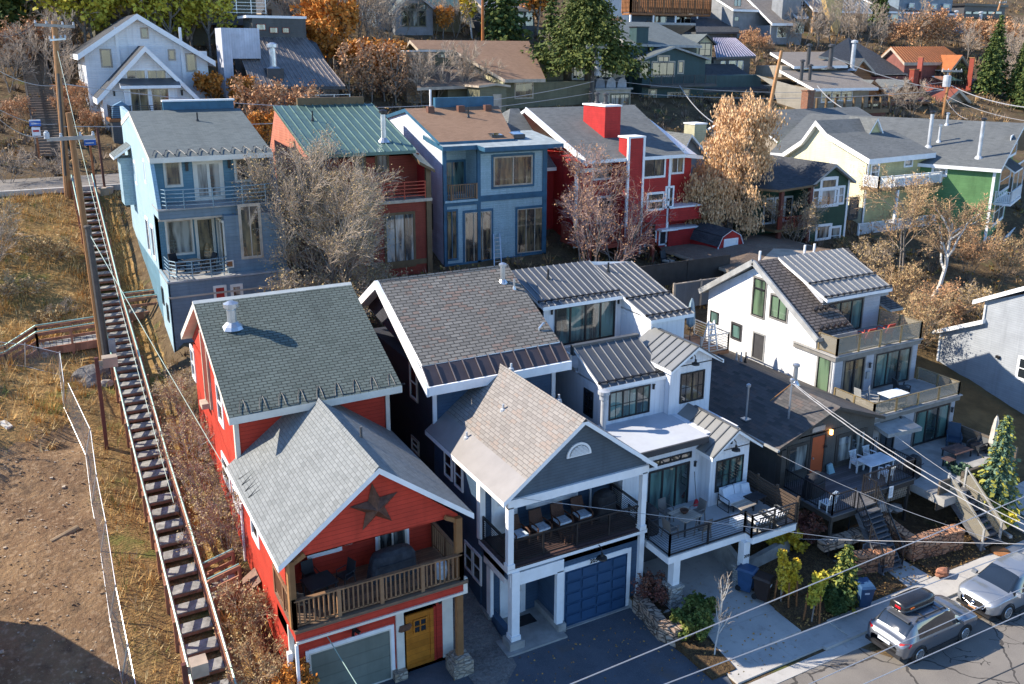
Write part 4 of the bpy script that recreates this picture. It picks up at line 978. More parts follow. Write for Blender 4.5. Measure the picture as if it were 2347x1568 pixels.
mb = MB(); p = onX(X, 6, 2172, 885); mb.box(X - .15, p.y - .12, p.z - .08, X, p.y + .12, p.z + .08); mb.build('dryer_vent', M.black, t)
# ============================================================ houses further up the hill: one builder, every house its own shape
def onP(P0, N, k, x, y):
 v = ray(k, x, y); P0 = V(P0); N = V(N); return EYE + v * ((P0 - EYE).dot(N) / v.dot(N))
class House:
 def __init__(s, label, A, w, d, z0, ze, mat, ang=0, cat='house', group=None, box=True):
  s.A = V((A[0], A[1], 0)); r = math.radians(ang); s.u = V((math.cos(r), math.sin(r), 0)); s.n = V((-math.sin(r), math.cos(r), 0))
  s.w, s.d, s.z0, s.ze = w, d, z0, ze
  c = s.T(w / 2, d / 2, z0)
  s.e = thing('house', label, cat, c, group)
  s.mat = mat
  if box: s.wall(0, 0, w, d, z0, ze)
 def T(s, a, b, z): p = s.A + s.u * a + s.n * b; return V((p.x, p.y, z))
 def hx(s, mb, a0, b0, a1, b1, z0, z1, m=0):
  T = s.T; return mb.hexa([T(a0, b0, z0), T(a1, b0, z0), T(a1, b1, z0), T(a0, b1, z0), T(a0, b0, z1), T(a1, b0, z1), T(a1, b1, z1), T(a0, b1, z1)], m)
 def wall(s, a0, b0, a1, b1, z0, z1, mat=None, name='wall'):
  return s.hx(MB(), a0, b0, a1, b1, z0, z1).build(name, mat or s.mat, s.e)
 def wedge(s, pts, ext, mat=None, name='wall'):
  return MB().prism([s.T(*p) for p in pts], s.u * ext[0] + s.n * ext[1]).build(name, mat or s.mat, s.e)
 def slab(s, polys, mt, ms, t=.22, name='roof', seam=None):
  mb = MB()
  for p in polys:
   mb.slab([s.T(*q) for q in p], t, 0, 1)
  if seam:
   for p in polys: seam_mb(mb, [s.T(*q) for q in p], seam[0], 2, h=.07, w=.05)
  return mb.build(name, [mt, ms] + ([seam[1]] if seam else []), s.e)
 def gx(s, zr, mt, ms, o=.35, oe=.4, rb=.5, zb=None, a0=0, a1=None, b0=0, b1=None, ze=None, gable=True, seam=None, t=.22):
  a1 = s.w if a1 is None else a1; b1 = s.d if b1 is None else b1; ze = s.ze if ze is None else ze; zb = ze if zb is None else zb
  rb_ = b0 + (b1 - b0) * rb; sf = (zr - ze) / (rb_ - b0); sb = (zr - zb) / (b1 - rb_)
  if gable: s.wedge([(a0, b0, ze - .02), (a0, b1, zb - .02), (a0, rb_, zr - .05)][::1], (a1 - a0, 0))
  s.slab([[(a0 - o, b0 - oe, ze - sf * oe + .12), (a1 + o, b0 - oe, ze - sf * oe + .12), (a1 + o, rb_, zr + .12), (a0 - o, rb_, zr + .12)],
    [(a0 - o, rb_, zr + .12), (a1 + o, rb_, zr + .12), (a1 + o, b1 + oe, zb - sb * oe + .12), (a0 - o, b1 + oe, zb - sb * oe + .12)]], mt, ms, t, seam=seam)
 def gy(s, zr, mt, ms, o=.4, oe=.4, ra=.5, zl=None, zrr=None, a0=0, a1=None, b0=0, b1=None, gable=True, seam=None, gm=None, t=.22):
  a1 = s.w if a1 is None else a1; b1 = s.d if b1 is None else b1; zl = s.ze if zl is None else zl; zrr = zl if zrr is None else zrr
  ra_ = a0 + (a1 - a0) * ra; sl = (zr - zl) / (ra_ - a0); sr = (zr - zrr) / (a1 - ra_)
  zb_ = min(s.ze, zl, zrr) - .3
  if gable: s.wedge([(a0 - .004, b0 - .004, zb_), (a1 + .004, b0 - .004, zb_), (a1 + .004, b0 - .004, zrr - .02), (ra_, b0 - .004, zr - .05), (a0 - .004, b0 - .004, zl - .02)], (0, b1 - b0 + .008), gm)
  s.slab([[(a0 - oe, b0 - o, zl - sl * oe + .12), (ra_, b0 - o, zr + .12), (ra_, b1 + o, zr + .12), (a0 - oe, b1 + o, zl - sl * oe + .12)],
    [(ra_, b0 - o, zr + .12), (a1 + oe, b0 - o, zrr - sr * oe + .12), (a1 + oe, b1 + o, zrr - sr * oe + .12), (ra_, b1 + o, zr + .12)]], mt, ms, t, seam=seam)
 def hip(s, zr, mt, ms, o=.4, ra=(.3, .7), rb=.5, ze=None, a0=0, a1=None, b0=0, b1=None):
  a1 = s.w if a1 is None else a1; b1 = s.d if b1 is None else b1; ze = s.ze if ze is None else ze
  p, q = a0 + (a1 - a0) * ra[0], a0 + (a1 - a0) * ra[1]; r = b0 + (b1 - b0) * rb
  A0, A1, B0, B1 = a0 - o, a1 + o, b0 - o, b1 + o
  polys = [[(A0, B0, ze), (A1, B0, ze), (q, r, zr), (p, r, zr)], [(A1, B0, ze), (A1, B1, ze), (q, r, zr)], [(A1, B1, ze), (A0, B1, ze), (p, r, zr), (q, r, zr)], [(A0, B1, ze), (A0, B0, ze), (p, r, zr)]]
  s.slab(polys, mt, ms, .2)
 def plane(s, side, off=0):
  if side == 'f': return s.T(0, off, 0), s.u, -s.n
  if side == 'l': return s.T(off, 0, 0), -s.n, -s.u
  return s.T(s.w + off, 0, 0), s.n, s.u
 def win(s, side, k, x0, y0, x1, y1, off=0, **kw):
  P0, U, N = s.plane(side, off)
  if 'fr' not in kw: kw['fr'] = M.white
  a, b = onP(P0, N, k, x0, y0), onP(P0, N, k, x1, y1)
  w = (b - a).dot(U); h = a.z - b.z
  O_ = (a if w > 0 else b).copy(); O_.z = b.z
  return opening(s.e, O_, U, N, max(.3, abs(w)), max(.3, h), **kw)
 def rail(s, pts, h=1.0, **kw): return railing(s.e, [s.T(*p) for p in pts], h, **kw)
 def box(s, name, a0, b0, a1, b1, z0, z1, mat): return s.wall(a0, b0, a1, b1, z0, z1, mat, name)
 def chim(s, a0, b0, a1, b1, z0, z1, mat, cap=None):
  o = s.box('chimney', a0, b0, a1, b1, z0, z1, mat)
  s.hx(MB(), a0 - .07, b0 - .07, a1 + .07, b1 + .07, z1, z1 + .12).build('chimney_cap', cap or M.white, o); return o
 def pipe(s, a, b, z, h, r=.07, mat=None, cap=True): pipe(s.e, s.T(a, b, z), h, r, mat or M.pipe, cap)
 def bands(s, zs, mat, th=.22, side='f', name='trim'):
  for z in zs: s.hx(MB(), -.03, -.05, s.w + .03, 0, z, z + th).build(name, mat, s.e)
 def corners(s, mat, z0=None, z1=None, w=.2):
  for a in (-.03, s.w - w + .03): s.hx(MB(), a, -.04, a + w, .1, z0 or s.z0, z1 or s.ze).build('corner_board', mat, s.e)
M.roof_slate = shingle('blue grey shingles', [(.10, .118, .118), (.14, .16, .158), (.12, .137, .136)], .34, .15, .008, .55, patch=.15)
M.roof_grey = shingle('grey shingles', [(.105, .112, .112), (.15, .158, .155), (.128, .135, .133)], .36, .16, .008, .6, patch=.2)
M.roof_char = shingle('charcoal shingles', [(.05, .052, .056), (.08, .083, .088)], .36, .16, .008, .5, patch=.2)
M.roof_tan = shingle('tan brown shingles', [(.22, .135, .085), (.27, .17, .11), (.245, .15, .095)], .38, .16, .008, .6, patch=.15)
M.roof_umber = shingle('umber shingles', [(.16, .115, .085), (.20, .15, .11)], .38, .16, .008, .6, patch=.15)
M.roof_taupe = shingle('taupe shingles', [(.19, .165, .14), (.24, .21, .18)], .38, .16, .008, .6, patch=.15)
M.bluewall = siding('steel blue siding', (.12, .235, .30), .16, line=.3)
M.bluesky = siding('pale blue siding', (.30, .43, .48), .16, line=.35, weather=(.40, .52, .62), var=.1)
M.bluegr = siding('grey blue stucco boards', (.15, .205, .245), .2, line=.2)
M.bluetrim = plain('deep blue trim', (.03, .10, .165), .5)
M.redwall = siding('crimson siding', (.42, .028, .026), .17, line=.35)
M.redbrown = siding('brick red siding', (.26, .05, .03), .17, line=.3)
M.brownt = plain('olive brown trim', (.14, .09, .045), .6)
M.greenmet = plain('green sheet metal', (.085, .145, .125), .4, .4, .2, var=.1)
M.greenseam = plain('green seam', (.13, .20, .175), .4)
M.dkgreen = siding('dark green siding', (.03, .075, .05), .16, line=.3)
M.teal = siding('dark teal siding', (.035, .075, .08), .16, line=.3)
M.creamwall = siding('sunlit cream siding', (.66, .62, .42), .16, line=.2, var=.05)  # sun side of the yellow house, its light put into a paler colour
M.yellow = siding('pale yellow siding', (.50, .46, .24), .16, line=.2)
M.greenwall = siding('bright green siding', (.12, .25, .10), .16, line=.3)
M.whitewall = siding('white house siding', (.74, .75, .76), .2, line=.15, var=.05)
M.dkgrey = siding('dark grey siding', (.085, .09, .09), .18, line=.3)
M.olive = siding('olive siding', (.16, .155, .10), .18, line=.25)
M.straw = siding('straw siding', (.45, .42, .27), .18, line=.2)
M.beige = siding('beige stucco boards', (.42, .37, .29), .25, line=.1)
M.taupe = siding('taupe siding', (.33, .28, .22), .18, line=.2)
M.midgrey = siding('mid grey siding', (.23, .24, .25), .18, line=.25)
M.bluegrey = siding('blue grey siding', (.17, .22, .27), .18, line=.2)
M.bronze = plain('copper coloured sheet metal', (.38, .125, .035), .45, .4, .25, var=.12)
M.bronze_d = plain('rust brown sheet metal', (.22, .065, .035), .5, .4, .2, var=.12)
M.bronze_s = plain('copper seam', (.48, .20, .08), .4)
M.cedar = wood('cedar cladding', (.30, .13, .05), .16, 0, gap=.06)
M.brick = stone('chimney brick', (.30, .12, .07), (.36, .17, .1), 5)
M.plum = siding('brown red siding', (.20, .07, .055), .18, line=.25)
h = House('blue stucco house with two curved steel railed balconies, left end of the middle row', (6.0, 53.0), 6.6, 12.5, 6, 16.9, M.bluewall)
h.wall(0, -3.1, 6.6, 0, 5.5, 10.5, M.bluegr); h.wall(3.3, -2.6, 6.6, 0, 10.5, 13.8, M.bluegr)
h.wedge([(-.02, 0, 10.5), (-.02, 12.5, 10.5), (-.02, 12.5, 19), (-.02, 7, 18.75), (-.02, -.6, 16.85), (-.02, -2.0, 14.3), (-.02, -2.0, 13.8), (-.02, 0, 13.8)], (.2, 0), M.bluesky)  # sunlight on the left faces is put in as this paler siding
h.wedge([(6.42, 0, 13.8), (6.42, 12.5, 13.8), (6.42, 12.5, 19), (6.42, 7, 18.75), (6.42, -.6, 16.85), (6.42, -2.0, 14.3), (6.42, -2.0, 13.8)], (.2, 0), M.bluegr)
h.wedge([(-.03, -3.1, 5.5), (-.03, 0, 5.5), (-.03, 0, 10.6), (-.03, -3.1, 10.6)], (.1, 0), M.bluesky)
h.slab([[(-.05, -.8, 16.95), (6.65, -.8, 16.95), (6.65, 7.2, 19.0), (-.05, 7.2, 19.0)]], M.roof_slate, M.cream, .28)
h.slab([[(-.05, 7.2, 19.0), (6.65, 7.2, 19.0), (6.65, 12.6, 18.0), (-.05, 12.6, 18.0)]], M.roof_slate, M.cream, .28)
h.box('parapet', 2.0, 7.3, 6.3, 7.6, 18.8, 19.5, M.bluetrim); h.box('parapet_cap', 1.95, 7.2, 6.35, 7.7, 19.5, 19.6, M.white)
mb = MB(); pth = []
for i in range(11):
 for q in range(7): pth.append(h.T(.15 + i * .6 + q * .086, -.65 + .75 * math.sin(q / 6 * math.pi) ** 1, 17.08 + .19 * math.sin(q / 6 * math.pi)))
mb.tube(pth, .025, 4); mb.build('heat_cable', M.char, h.e)
pipe(h.e, h.T(3.6, 5.0, 18.4), .55, .05, M.black, False)
h.box('deck_fascia', 0, -2.1, 6.6, .1, 13.75, 14.25, M.bluegr); h.box('deck', -.05, -2.2, 6.65, .1, 14.25, 14.33, M.grey); h.box('deck_trim', -.05, -2.15, 6.65, -2.05, 13.68, 13.78, M.tan)
mr = plain('blue grey steel tube', (.20, .30, .36), .35, .5, .4)
def curved_rail(pts, z, hh, n):
 mb = MB()
 for i in range(n):
  zz = z + hh * (i + 1) / n; mb.tube([h.T(a, b, zz) for a, b in pts], .028, 5)
 for a, b in pts[1:-1]: mb.tube([h.T(a, b, z), h.T(a, b, z + hh + .03)], .03, 5)
 mb.build('railing', mr, h.e)
curved_rail([(.25, -1.9), (.4, -2.25), (1.3, -2.45), (2.8, -2.55), (4.4, -2.5), (5.7, -2.35), (6.4, -2.0)], 14.33, 1.05, 5)
curved_rail([(.15, -1.2), (.2, -2.4), (.5, -2.95), (1.3, -3.1), (2.3, -3.05), (3.0, -2.9), (3.3, -2.6)], 10.55, 1.0, 5)
h.box('deck', -.05, -3.2, 6.65, .0, 10.45, 10.55, M.grey); h.box('deck_trim', -.05, -3.16, 6.65, -3.09, 9.6, 9.7, M.tan)
for q in ((1, 1133, 1117, 1245, 1270), (1, 1618, 1095, 1715, 1235)): h.win('f', *q, fr=M.tan, tr=M.cream, gl=M.g_warm if q[1] < 1500 else M.g_dark, tw=.12)
h.win('f', 1, 1330, 1112, 1540, 1365, nx=2, fr=M.cream, tr=M.cream, gl=M.g_cur, name='french_door', fwid=.16, tw=.08)
for p_ in ((1, 1283, 1150), (1, 1574, 1130)): lamp_wall(h.e, onY(53, *p_), s=1.5)
opening(h.e, h.T(.6, 0, 11.4), h.u, -h.n, 1.3, 1.9, fr=M.tan, tr=M.cream, gl=M.g_cur); opening(h.e, h.T(2.2, -.02, 10.7), h.u, -h.n, .9, 2.6, fr=M.cream, tr=M.cream, gl=M.g_warm, name='balcony_door')
opening(h.e, h.T(3.28, -.4, 10.7), -h.n, -h.u, 1.9, 2.7, 2, 1, fr=M.cream, tr=M.cream, gl=M.g_warm, name='balcony_door')
h.win('f', 4, 1645, -150, 1800, 190, off=-2.6, nx=2, fr=M.tan, tr=M.tan, gl=M.g_warm, tw=.1)
h.win('f', 4, 1548, 225, 1608, 270, off=-2.6, fr=M.cream, gl=M.cedar, name='wall_niche')
h.win('f', 4, 1478, 410, 1560, 600, off=-3.1, fr=M.cream, tr=M.cream, gl=plain('red door paint', (.35, .03, .02)), name='door', fwid=.03)
h.win('f', 4, 1595, 400, 1672, 600, off=-3.1, fr=M.cream, tr=M.cream, gl=M.g_cur)
h.win('l', 1, 985, 1100, 1010, 1255, fr=M.white, tr=M.white, gl=M.g_dark); h.win('l', 1, 920, 1110, 948, 1265, fr=M.white, tr=M.white, gl=M.g_dark)
opening(h.e, h.T(-.02, 4.2, 10.9), -h.n, -h.u, 1.1, 2.0, fr=M.white, tr=M.white, gl=M.g_dark); opening(h.e, h.T(-.02, 1.9, 11.0), -h.n, -h.u, 1.0, 1.8, fr=M.white, tr=M.white, gl=M.g_dark)
opening(h.e, h.T(-.03, -.4, 8.7), -h.n, -h.u, .6, 1.0, fr=M.char, gl=M.g_dark); opening(h.e, h.T(-.03, -1.9, 8.1), -h.n, -h.u, .6, 1.0, fr=M.char, gl=M.g_dark)
h.box('bay', -.7, 8.6, 0, 10.4, 13, 16.0, M.bluesky); h.slab([[(-1.1, 8.2, 16.1), (.1, 8.2, 16.9), (.1, 10.8, 16.9), (-1.1, 10.8, 16.1)]], M.roof_slate, M.white, .15)
M.brickside = siding('sunlit brick red siding', (.46, .17, .11), .17, line=.3)  # left wall only: sunlight put into the colour as a paler red
h = House('rusty red house with a green sheet metal roof behind a tall bare tree', (15.6, 56.0), 7.7, 9, 6, 16.0, M.redbrown)
h.wall(0, -1.6, 7.7, 0, 6, 13.2, M.redbrown)
h.slab([[(-.1, -1.2, 16.35), (7.0, -1.2, 16.35), (7.0, 7, 18.9), (-.1, 7, 18.9)]], M.greenmet, M.greenmet, .2, seam=(13, M.greenseam))
h.wedge([(0, 0, 15.9), (0, 7, 15.9), (0, 7, 18.7), (0, 0, 16.4)], (7.4, 0), M.brownt)
h.slab([[(6.9, -2.0, 15.7), (8.0, -2.0, 15.1), (8.0, 3.5, 16.8), (6.9, 3.5, 17.6)]], M.greenmet, M.brownt, .2)
h.wall(7.55, -1.6, 7.75, 0, 13, 15.3, M.redwall); h.box('post', 7.45, -1.75, 7.8, -1.5, 6, 15.2, M.brownt); h.box('post', -.1, -1.75, .2, -1.5, 6, 16.2, M.brownt)
h.box('deck', -.1, -1.9, 7.8, 0, 13.05, 13.25, M.tan); mb = MB()
for i in range(5): mb.bar(h.T(3.0, -1.7, 13.45 + i * .23), h.T(7.4, -1.7, 13.45 + i * .23), .06)
for i in range(4): mb.bar(h.T(3.0 + i * 1.46, -1.7, 13.2), h.T(3.0 + i * 1.46, -1.7, 14.4), .07)
mb.build('railing', plain('red steel tube', (.42, .06, .03), .4), h.e)
for q in ((2, 240, 1068, 320, 1170), (2, 95, 1090, 160, 1170)): h.win('f', *q, fr=M.brownt, tr=M.brownt, gl=M.g_cur)
h.win('f', 2, 300, 1480, 505, 1820, off=-1.6, nx=3, fr=M.brownt, tr=M.brownt, gl=M.g_cur)
h.box('trim', 3.4, -1.66, 7.7, -1.58, 8.8, 9.15, M.brownt); h.box('trim', 3.4, -1.66, 3.7, -1.58, 6, 13, M.brownt)
pipe(h.e, h.T(5.4, .4, 16.9), 1.7, .17, M.steel, True, 'chimney_pipe', capm=M.black); pipe(h.e, h.T(1.8, 4.2, 18.1), .6, .05, M.black, False)
h.box('parapet', 1.6, 7, 6.4, 7.3, 18.7, 19.4, M.brownt)
h.wedge([(-.03, 0, 6), (-.03, 9, 6), (-.03, 9, 15.9), (-.03, 7, 18.6), (-.03, -.8, 16.2)], (.1, 0), M.brickside)
h = House('pale blue house with deep blue trim, a brown roof and corner balcony', (24.65, 55.0), 8.0, 12, 6, 16.2, M.bluesky, box=False)
h.wall(0, 1.8, 8, 12, 6, 16.4); h.wall(2.55, 0, 8, 1.8, 12.8, 16.2); h.wall(0, 0, 8, 1.8, 6, 12.7); h.wall(0, -.02, .12, 1.9, 12.5, 16.5, M.white_lap)
h.wedge([(-.02, 0, 6), (-.02, 12, 6), (-.02, 12, 17.5), (-.02, 6, 18.4), (-.02, 0, 16.5)], (.1, 0), siding('white blue siding', (.58, .62, .70), .16, line=.25))
h.slab([[(-.2, .2, 16.75), (5.5, .2, 16.75), (7.4, 6.2, 18.6), (-.2, 6.2, 18.6)]], M.roof_tan, M.bluetrim, .25)
h.slab([[(-.2, 6.2, 18.6), (7.4, 6.2, 18.6), (7.4, 12.2, 17.5), (-.2, 12.2, 17.5)]], M.roof_tan, M.bluetrim, .25)
h.slab([[(-.2, -.4, 16.5), (2.3, -.4, 16.5), (2.5, -1.2, 16.4), (8.7, -1.2, 16.4), (8.5, 3.0, 17.0), (-.2, 3.0, 17.0)]], plain('pale grey roof felt', (.30, .34, .34), .7), M.bluetrim, .3)
h.box('parapet', 2.2, 6.2, 7.0, 6.6, 18.3, 19.3, M.bluetrim)
for a in (1.2, 3.6, 5.8): h.box('roof_box', a, 5.2, a + .5, 5.6, 18.2, 18.75, plain('brown vent box', (.13, .06, .04)))
pipe(h.e, h.T(3.9, 4.2, 18.0), .7, .06, M.black, False); pipe(h.e, h.T(2.6, 8, 18.2), 1.6, .08, M.white, False)
for a in (3.9, 5.6):
 h.box('skylight', a, .5, a + .95, 1.5, 16.7, 16.98, M.char); h.slab([[(a + .05, .55, 17.0), (a + .9, .55, 17.0), (a + .9, 1.45, 17.1), (a + .05, 1.45, 17.1)]], M.g_warm, M.char, .05, 'skylight_pane')
for a0, b0, a1, b1, z0, z1 in ((2.5, -.06, 2.75, .1, 6, 16.2), (7.7, -.06, 8.05, .1, 6, 16.2), (2.5, -.07, 8.05, .05, 12.55, 12.95), (0, -.06, 8.05, .05, 7.9, 8.4), (2.5, -.07, 8.05, .05, 15.85, 16.2), (-.05, -.05, .2, .1, 6, 16.2), (0, -.06, 2.5, .05, 12.4, 12.7)):
 h.box('trim', a0, b0, a1, b1, z0, z1, M.bluetrim)
h.win('f', 2, 1045, 1080, 1312, 1265, nx=2, nz=1, fr=M.tan, tr=M.bluetrim, gl=M.g_warm, tw=.16, fwid=.1)
h.win('f', 2, 848, 1465, 1030, 1790, nx=3, fr=M.tan, tr=M.bluetrim, gl=M.g_warm, tw=.16); h.win('f', 2, 1210, 1440, 1385, 1722, nx=3, fr=M.tan, tr=M.bluetrim, gl=M.g_warm, tw=.16)
h.win('f', 2, 722, 1452, 798, 1780, nx=2, fr=M.bluetrim, tr=M.bluetrim, gl=M.g_warm, tw=.08)
opening(h.e, h.T(.5, 1.8, 13.0), h.u, -h.n, 1.9, 2.2, 2, fr=M.bluetrim, tr=M.bluetrim, gl=M.g_teal, name='balcony_door'); h.win('l', 2, 570, 1390, 630, 1568, fr=M.char, tr=M.char, gl=M.g_dark)
h.rail([(.1, 1.5, 12.8), (.1, .3, 12.8), (.5, -.1, 12.8), (2.4, -.1, 12.8)], 1.05, mat=M.railwood, bal=.16, balw=.05, post=.12, top=.14)
h.box('balcony_floor', .0, -.15, 2.5, 1.8, 12.65, 12.8, M.bluesky)
h = House('large crimson house with white trim, two square red chimneys and a grey hip roof', (38.6, 54.0), 4.4, 11, 6, 15.1, M.redwall)
h.wall(-3.2, 1.4, 0, 11, 6, 14.8); h.wall(4.4, 1.2, 7.4, 9, 6, 14.6); h.wall(-6.2, 4.5, -3.2, 12, 6, 14.0)
h.slab([[(-3.6, -.6, 15.15), (5.3, -.6, 15.15), (6.8, 8.2, 18.3), (-3.6, 8.2, 18.3)], [(-3.6, 8.2, 18.3), (6.8, 8.2, 18.3), (6.0, 15, 15.5), (-3.6, 15, 15.5)], [(5.3, -.6, 15.15), (8.4, 1.0, 14.7), (8.6, 10.5, 14.9), (6.8, 8.2, 18.3)]], M.roof_grey, M.white, .25)
h.slab([[(-8.2, 3.6, 14.2), (-3.5, 3.6, 14.2), (-3.5, 9.5, 18.2), (-4.3, 9.5, 18.2)], [(-8.2, 3.6, 14.2), (-4.3, 9.5, 18.2), (-6.0, 16, 15.3), (-9.4, 14, 14.4)]], M.roof_grey, M.white, .25)
h.box('fascia', -3.62, -.6, -3.45, -.4, 14.8, 15.2, M.white)
h.wedge([(-3.66, -.62, 14.75), (-3.66, -.62, 15.2), (-3.66, 8.2, 18.36), (-3.66, 8.2, 17.9)], (.12, 0), M.white, 'fascia')
c0_, c1_ = onY(53.3, 2, 1975, 1000).x - 38.6, onY(53.3, 2, 2085, 1000).x - 38.6; zc_ = onY(53.3, 2, 2030, 950).z
h.chim(c0_, -.7, c1_, .5, 6, zc_, M.redwall); q_ = onY(57.5, 2, 1800, 730); q2_ = onY(57.5, 2, 1870, 910); h.chim(q_.x - 39.0, 2.6, q2_.x - 38.6, 5.6, 15, q_.z, M.redwall)
for b_ in (3.9, 5.1): h.pipe((q_.x + q2_.x) / 2 - 38.6, b_, q_.z + .1, .6, .15, M.char, True)
for a in (c0_ - .05, c1_ - .13): h.box('trim', a, -.76, a + .18, -.6, 6, zc_, M.white)
h.box('dormer', -6.6, 9.2, -5.6, 11, 16.2, 17.5, M.redwall); h.slab([[(-6.8, 9.0, 17.4), (-6.1, 9.0, 18.1), (-6.1, 11, 18.1), (-6.8, 11, 17.4)], [(-6.1, 9.0, 18.1), (-5.4, 9.0, 17.4), (-5.4, 11, 17.4), (-6.1, 11, 18.1)]], M.roof_grey, M.white, .14)
opening(h.e, h.T(-6.4, 9.2, 16.35), h.u, -h.n, .6, 1.0, fr=M.white, tr=M.white, gl=M.redwall)
for q in ((2, 2087, 1092, 2215, 1205, 2), (2, 2112, 1340, 2205, 1430, 2)): h.win('f', *q[:5], nx=q[5], fr=M.char, tr=M.white, gl=M.g_warm, tw=.16)
h.win('f', 5, 2193, 15, 2262, 100, fr=M.black, tr=M.white, gl=M.g_dark, tw=.12); h.win('f', 5, 2297, 8, 2380, 90, fr=M.black, tr=M.white, gl=M.g_dark, tw=.12)
h.win('f', 5, 2092, 35, 2150, 215, fr=M.black, tr=M.white, gl=M.g_dark, name='door', tw=.12)
h.win('f', 2, 2275, 1030, 2347, 1185, off=1.2, nx=2, fr=M.white, tr=M.white, gl=M.g_warm, tw=.1)
h.win('f', 2, 2235, 1290, 2275, 1420, fr=M.white, tr=M.white, gl=M.g_dark)
h.win('f', 2, 1765, 1360, 1880, 1520, off=1.4, fr=M.white, tr=M.white, gl=M.g_dark); h.win('f', 2, 1735, 1105, 1900, 1220, off=1.4, nx=2, fr=M.white, tr=M.white, gl=M.g_cur)
h.box('trim', -3.2, 1.34, 0, 1.42, 14.0, 14.3, M.white); h.box('trim', -3.25, 1.33, -3.0, 1.45, 6, 14.8, M.white); h.box('trim', 4.25, -.05, 4.45, .1, 6, 15, M.white); h.box('trim', c1_, -.05, 4.4, .02, 11.6, 11.75, M.white)
h.box('balcony_wall', 4.4, -.2, 7.5, 1.2, 10.0, 11.0, M.redwall); h.box('trim', 4.4, -.25, 7.55, 1.2, 11.0, 11.12, M.white); h.box('balcony_wall', 4.4, -.2, 7.5, 1.2, 6, 9.3, M.redwall); h.box('trim', 4.4, -.25, 7.55, 1.2, 9.3, 9.42, M.white)
h.box('roof_awning', 3.4, -.6, 5.0, 0, 9.35, 9.5, M.white)
h.box('deck', -4.4, -2.2, 1.6, 1.4, 9.0, 9.3, M.redbrown); h.rail([(-4.3, 1.3, 9.3), (-4.3, -2.1, 9.3), (1.5, -2.1, 9.3), (1.5, -.2, 9.3)], 1.05, mat=M.redbrown, bal=.2, balw=.07, post=.14, top=.12)
for a in (-4.2, -1.5, 1.4): h.box('post', a, -2.1, a + .25, -1.85, 5.5, 9.0, M.redbrown)
h.wedge([(1.5, -2.0, 9.3), (1.5, -1.0, 9.3), (3.6, -1.0, 7.0), (3.6, -2.0, 7.0)], (.0, .0) if 0 else (.05, .05), M.redbrown, 'stair')
h.win('f', 5, 1750, 128, 1850, 170, off=1.4, fr=M.white, tr=M.white, gl=M.g_dark); h.win('f', 5, 1600, 140, 1700, 190, off=1.4, fr=M.white, tr=M.white, gl=M.g_dark)
stp = thing('stone_steps', 'brown timber steps climbing to the crimson house beside the red shed', 'steps', (45.0, 52.5, 6.7))
mb = MB()
for i in range(6): mb.box(44.3 + i * .1, 51.6 + i * .35, 6.0, 45.9, 51.95 + i * .35, 6.75 + i * .17)
mb.build('steps', M.deckwood, stp)
t = thing('shed', 'small barn shaped red shed with a white door beside the crimson house', 'shed', (47, 51, 7))
b0 = onG(6, 135, 270); 
def shed():
 x0, y0, z0 = 45.2, 50.6, 6.85; w_, d_ = 2.5, 3.3; H_ = 2.15
 prof = [(0, 0), (0, 1.55), (.35, 2.3), (w_ / 2, 2.75), (w_ - .35, 2.3), (w_, 1.55), (w_, 0)]
 MB().prism([(x0 + a, y0, z0 + z) for a, z in prof[::-1]], (0, d_, 0)).build('wall', M.redwall, t)
 mb = MB()
 for (a, za), (b, zb) in zip(prof[1:5], prof[2:6]):
  n = V((-(zb - za), 0, b - a)).normalized() * .05
  mb.hexa([V((x0 + a, y0 - .08, z0 + za)) + n * .2, V((x0 + b, y0 - .08, z0 + zb)) + n * .2, V((x0 + b, y0 + d_ + .08, z0 + zb)) + n * .2, V((x0 + a, y0 + d_ + .08, z0 + za)) + n * .2] + [V((x0 + a, y0 - .08, z0 + za)) + n * 1.6, V((x0 + b, y0 - .08, z0 + zb)) + n * 1.6, V((x0 + b, y0 + d_ + .08, z0 + zb)) + n * 1.6, V((x0 + a, y0 + d_ + .08, z0 + za)) + n * 1.6])
 mb.build('roof', M.roof_char, t)
 d = opening(t, (x0 + .65, y0, z0 + .1), (1, 0, 0), (0, -1, 0), 1.2, 1.9, fr=M.white, tr=M.white, gl=M.white, name='door', tw=.1)
 mb = MB(); mb.bar((x0 + .9, y0 - .06, z0 + .9), (x0 + .9, y0 - .06, z0 + 1.2), .05); mb.build('door_handle', M.black, d)
 mb = MB()
 for (a, za), (b, zb) in zip(prof[:-1], prof[1:]): mb.bar((x0 + a, y0 - .03, z0 + za), (x0 + b, y0 - .03, z0 + zb), .06, .1, 0, (0, 1, 0))
 mb.build('trim', M.white, t)
shed()
def fit(Y, L, R_, AP=None):
 a, b = onY(Y, *L), onY(Y, *R_); c = onY(Y, *AP) if AP else None
 return a, b, c
a, b, c = fit(52, (3, 895, 1255), (3, 1150, 1235), (3, 1033, 1135))
h = House('dark green gabled house with a tall white framed window and covered porch', (a.x, 52), b.x - a.x, 9, 5, a.z, M.dkgreen)
h.gy(c.z, M.roof_char, M.grey, .4, .35, (c.x - a.x) / (b.x - a.x), zrr=b.z)
h.corners(M.white)
h.win('f', 3, 948, 1310, 1058, 1402, nx=1, tr=M.white, gl=M.g_cur, tw=.2); h.win('f', 3, 960, 1238, 1052, 1290, tr=M.white, gl=M.g_warm, tw=.2)
h.win('f', 3, 897, 1312, 945, 1410, nz=2, tr=M.white, gl=M.g_cur, tw=.12); h.win('f', 3, 1055, 1290, 1100, 1395, nz=2, tr=M.white, gl=M.g_cur, tw=.12)
h.win('f', 6, 925, -10, 1010, 65, nx=1, tr=M.white, gl=M.g_cur, tw=.15); h.win('f', 6, 1012, 0, 1072, 105, nz=2, tr=M.white, gl=M.g_cur, tw=.12)
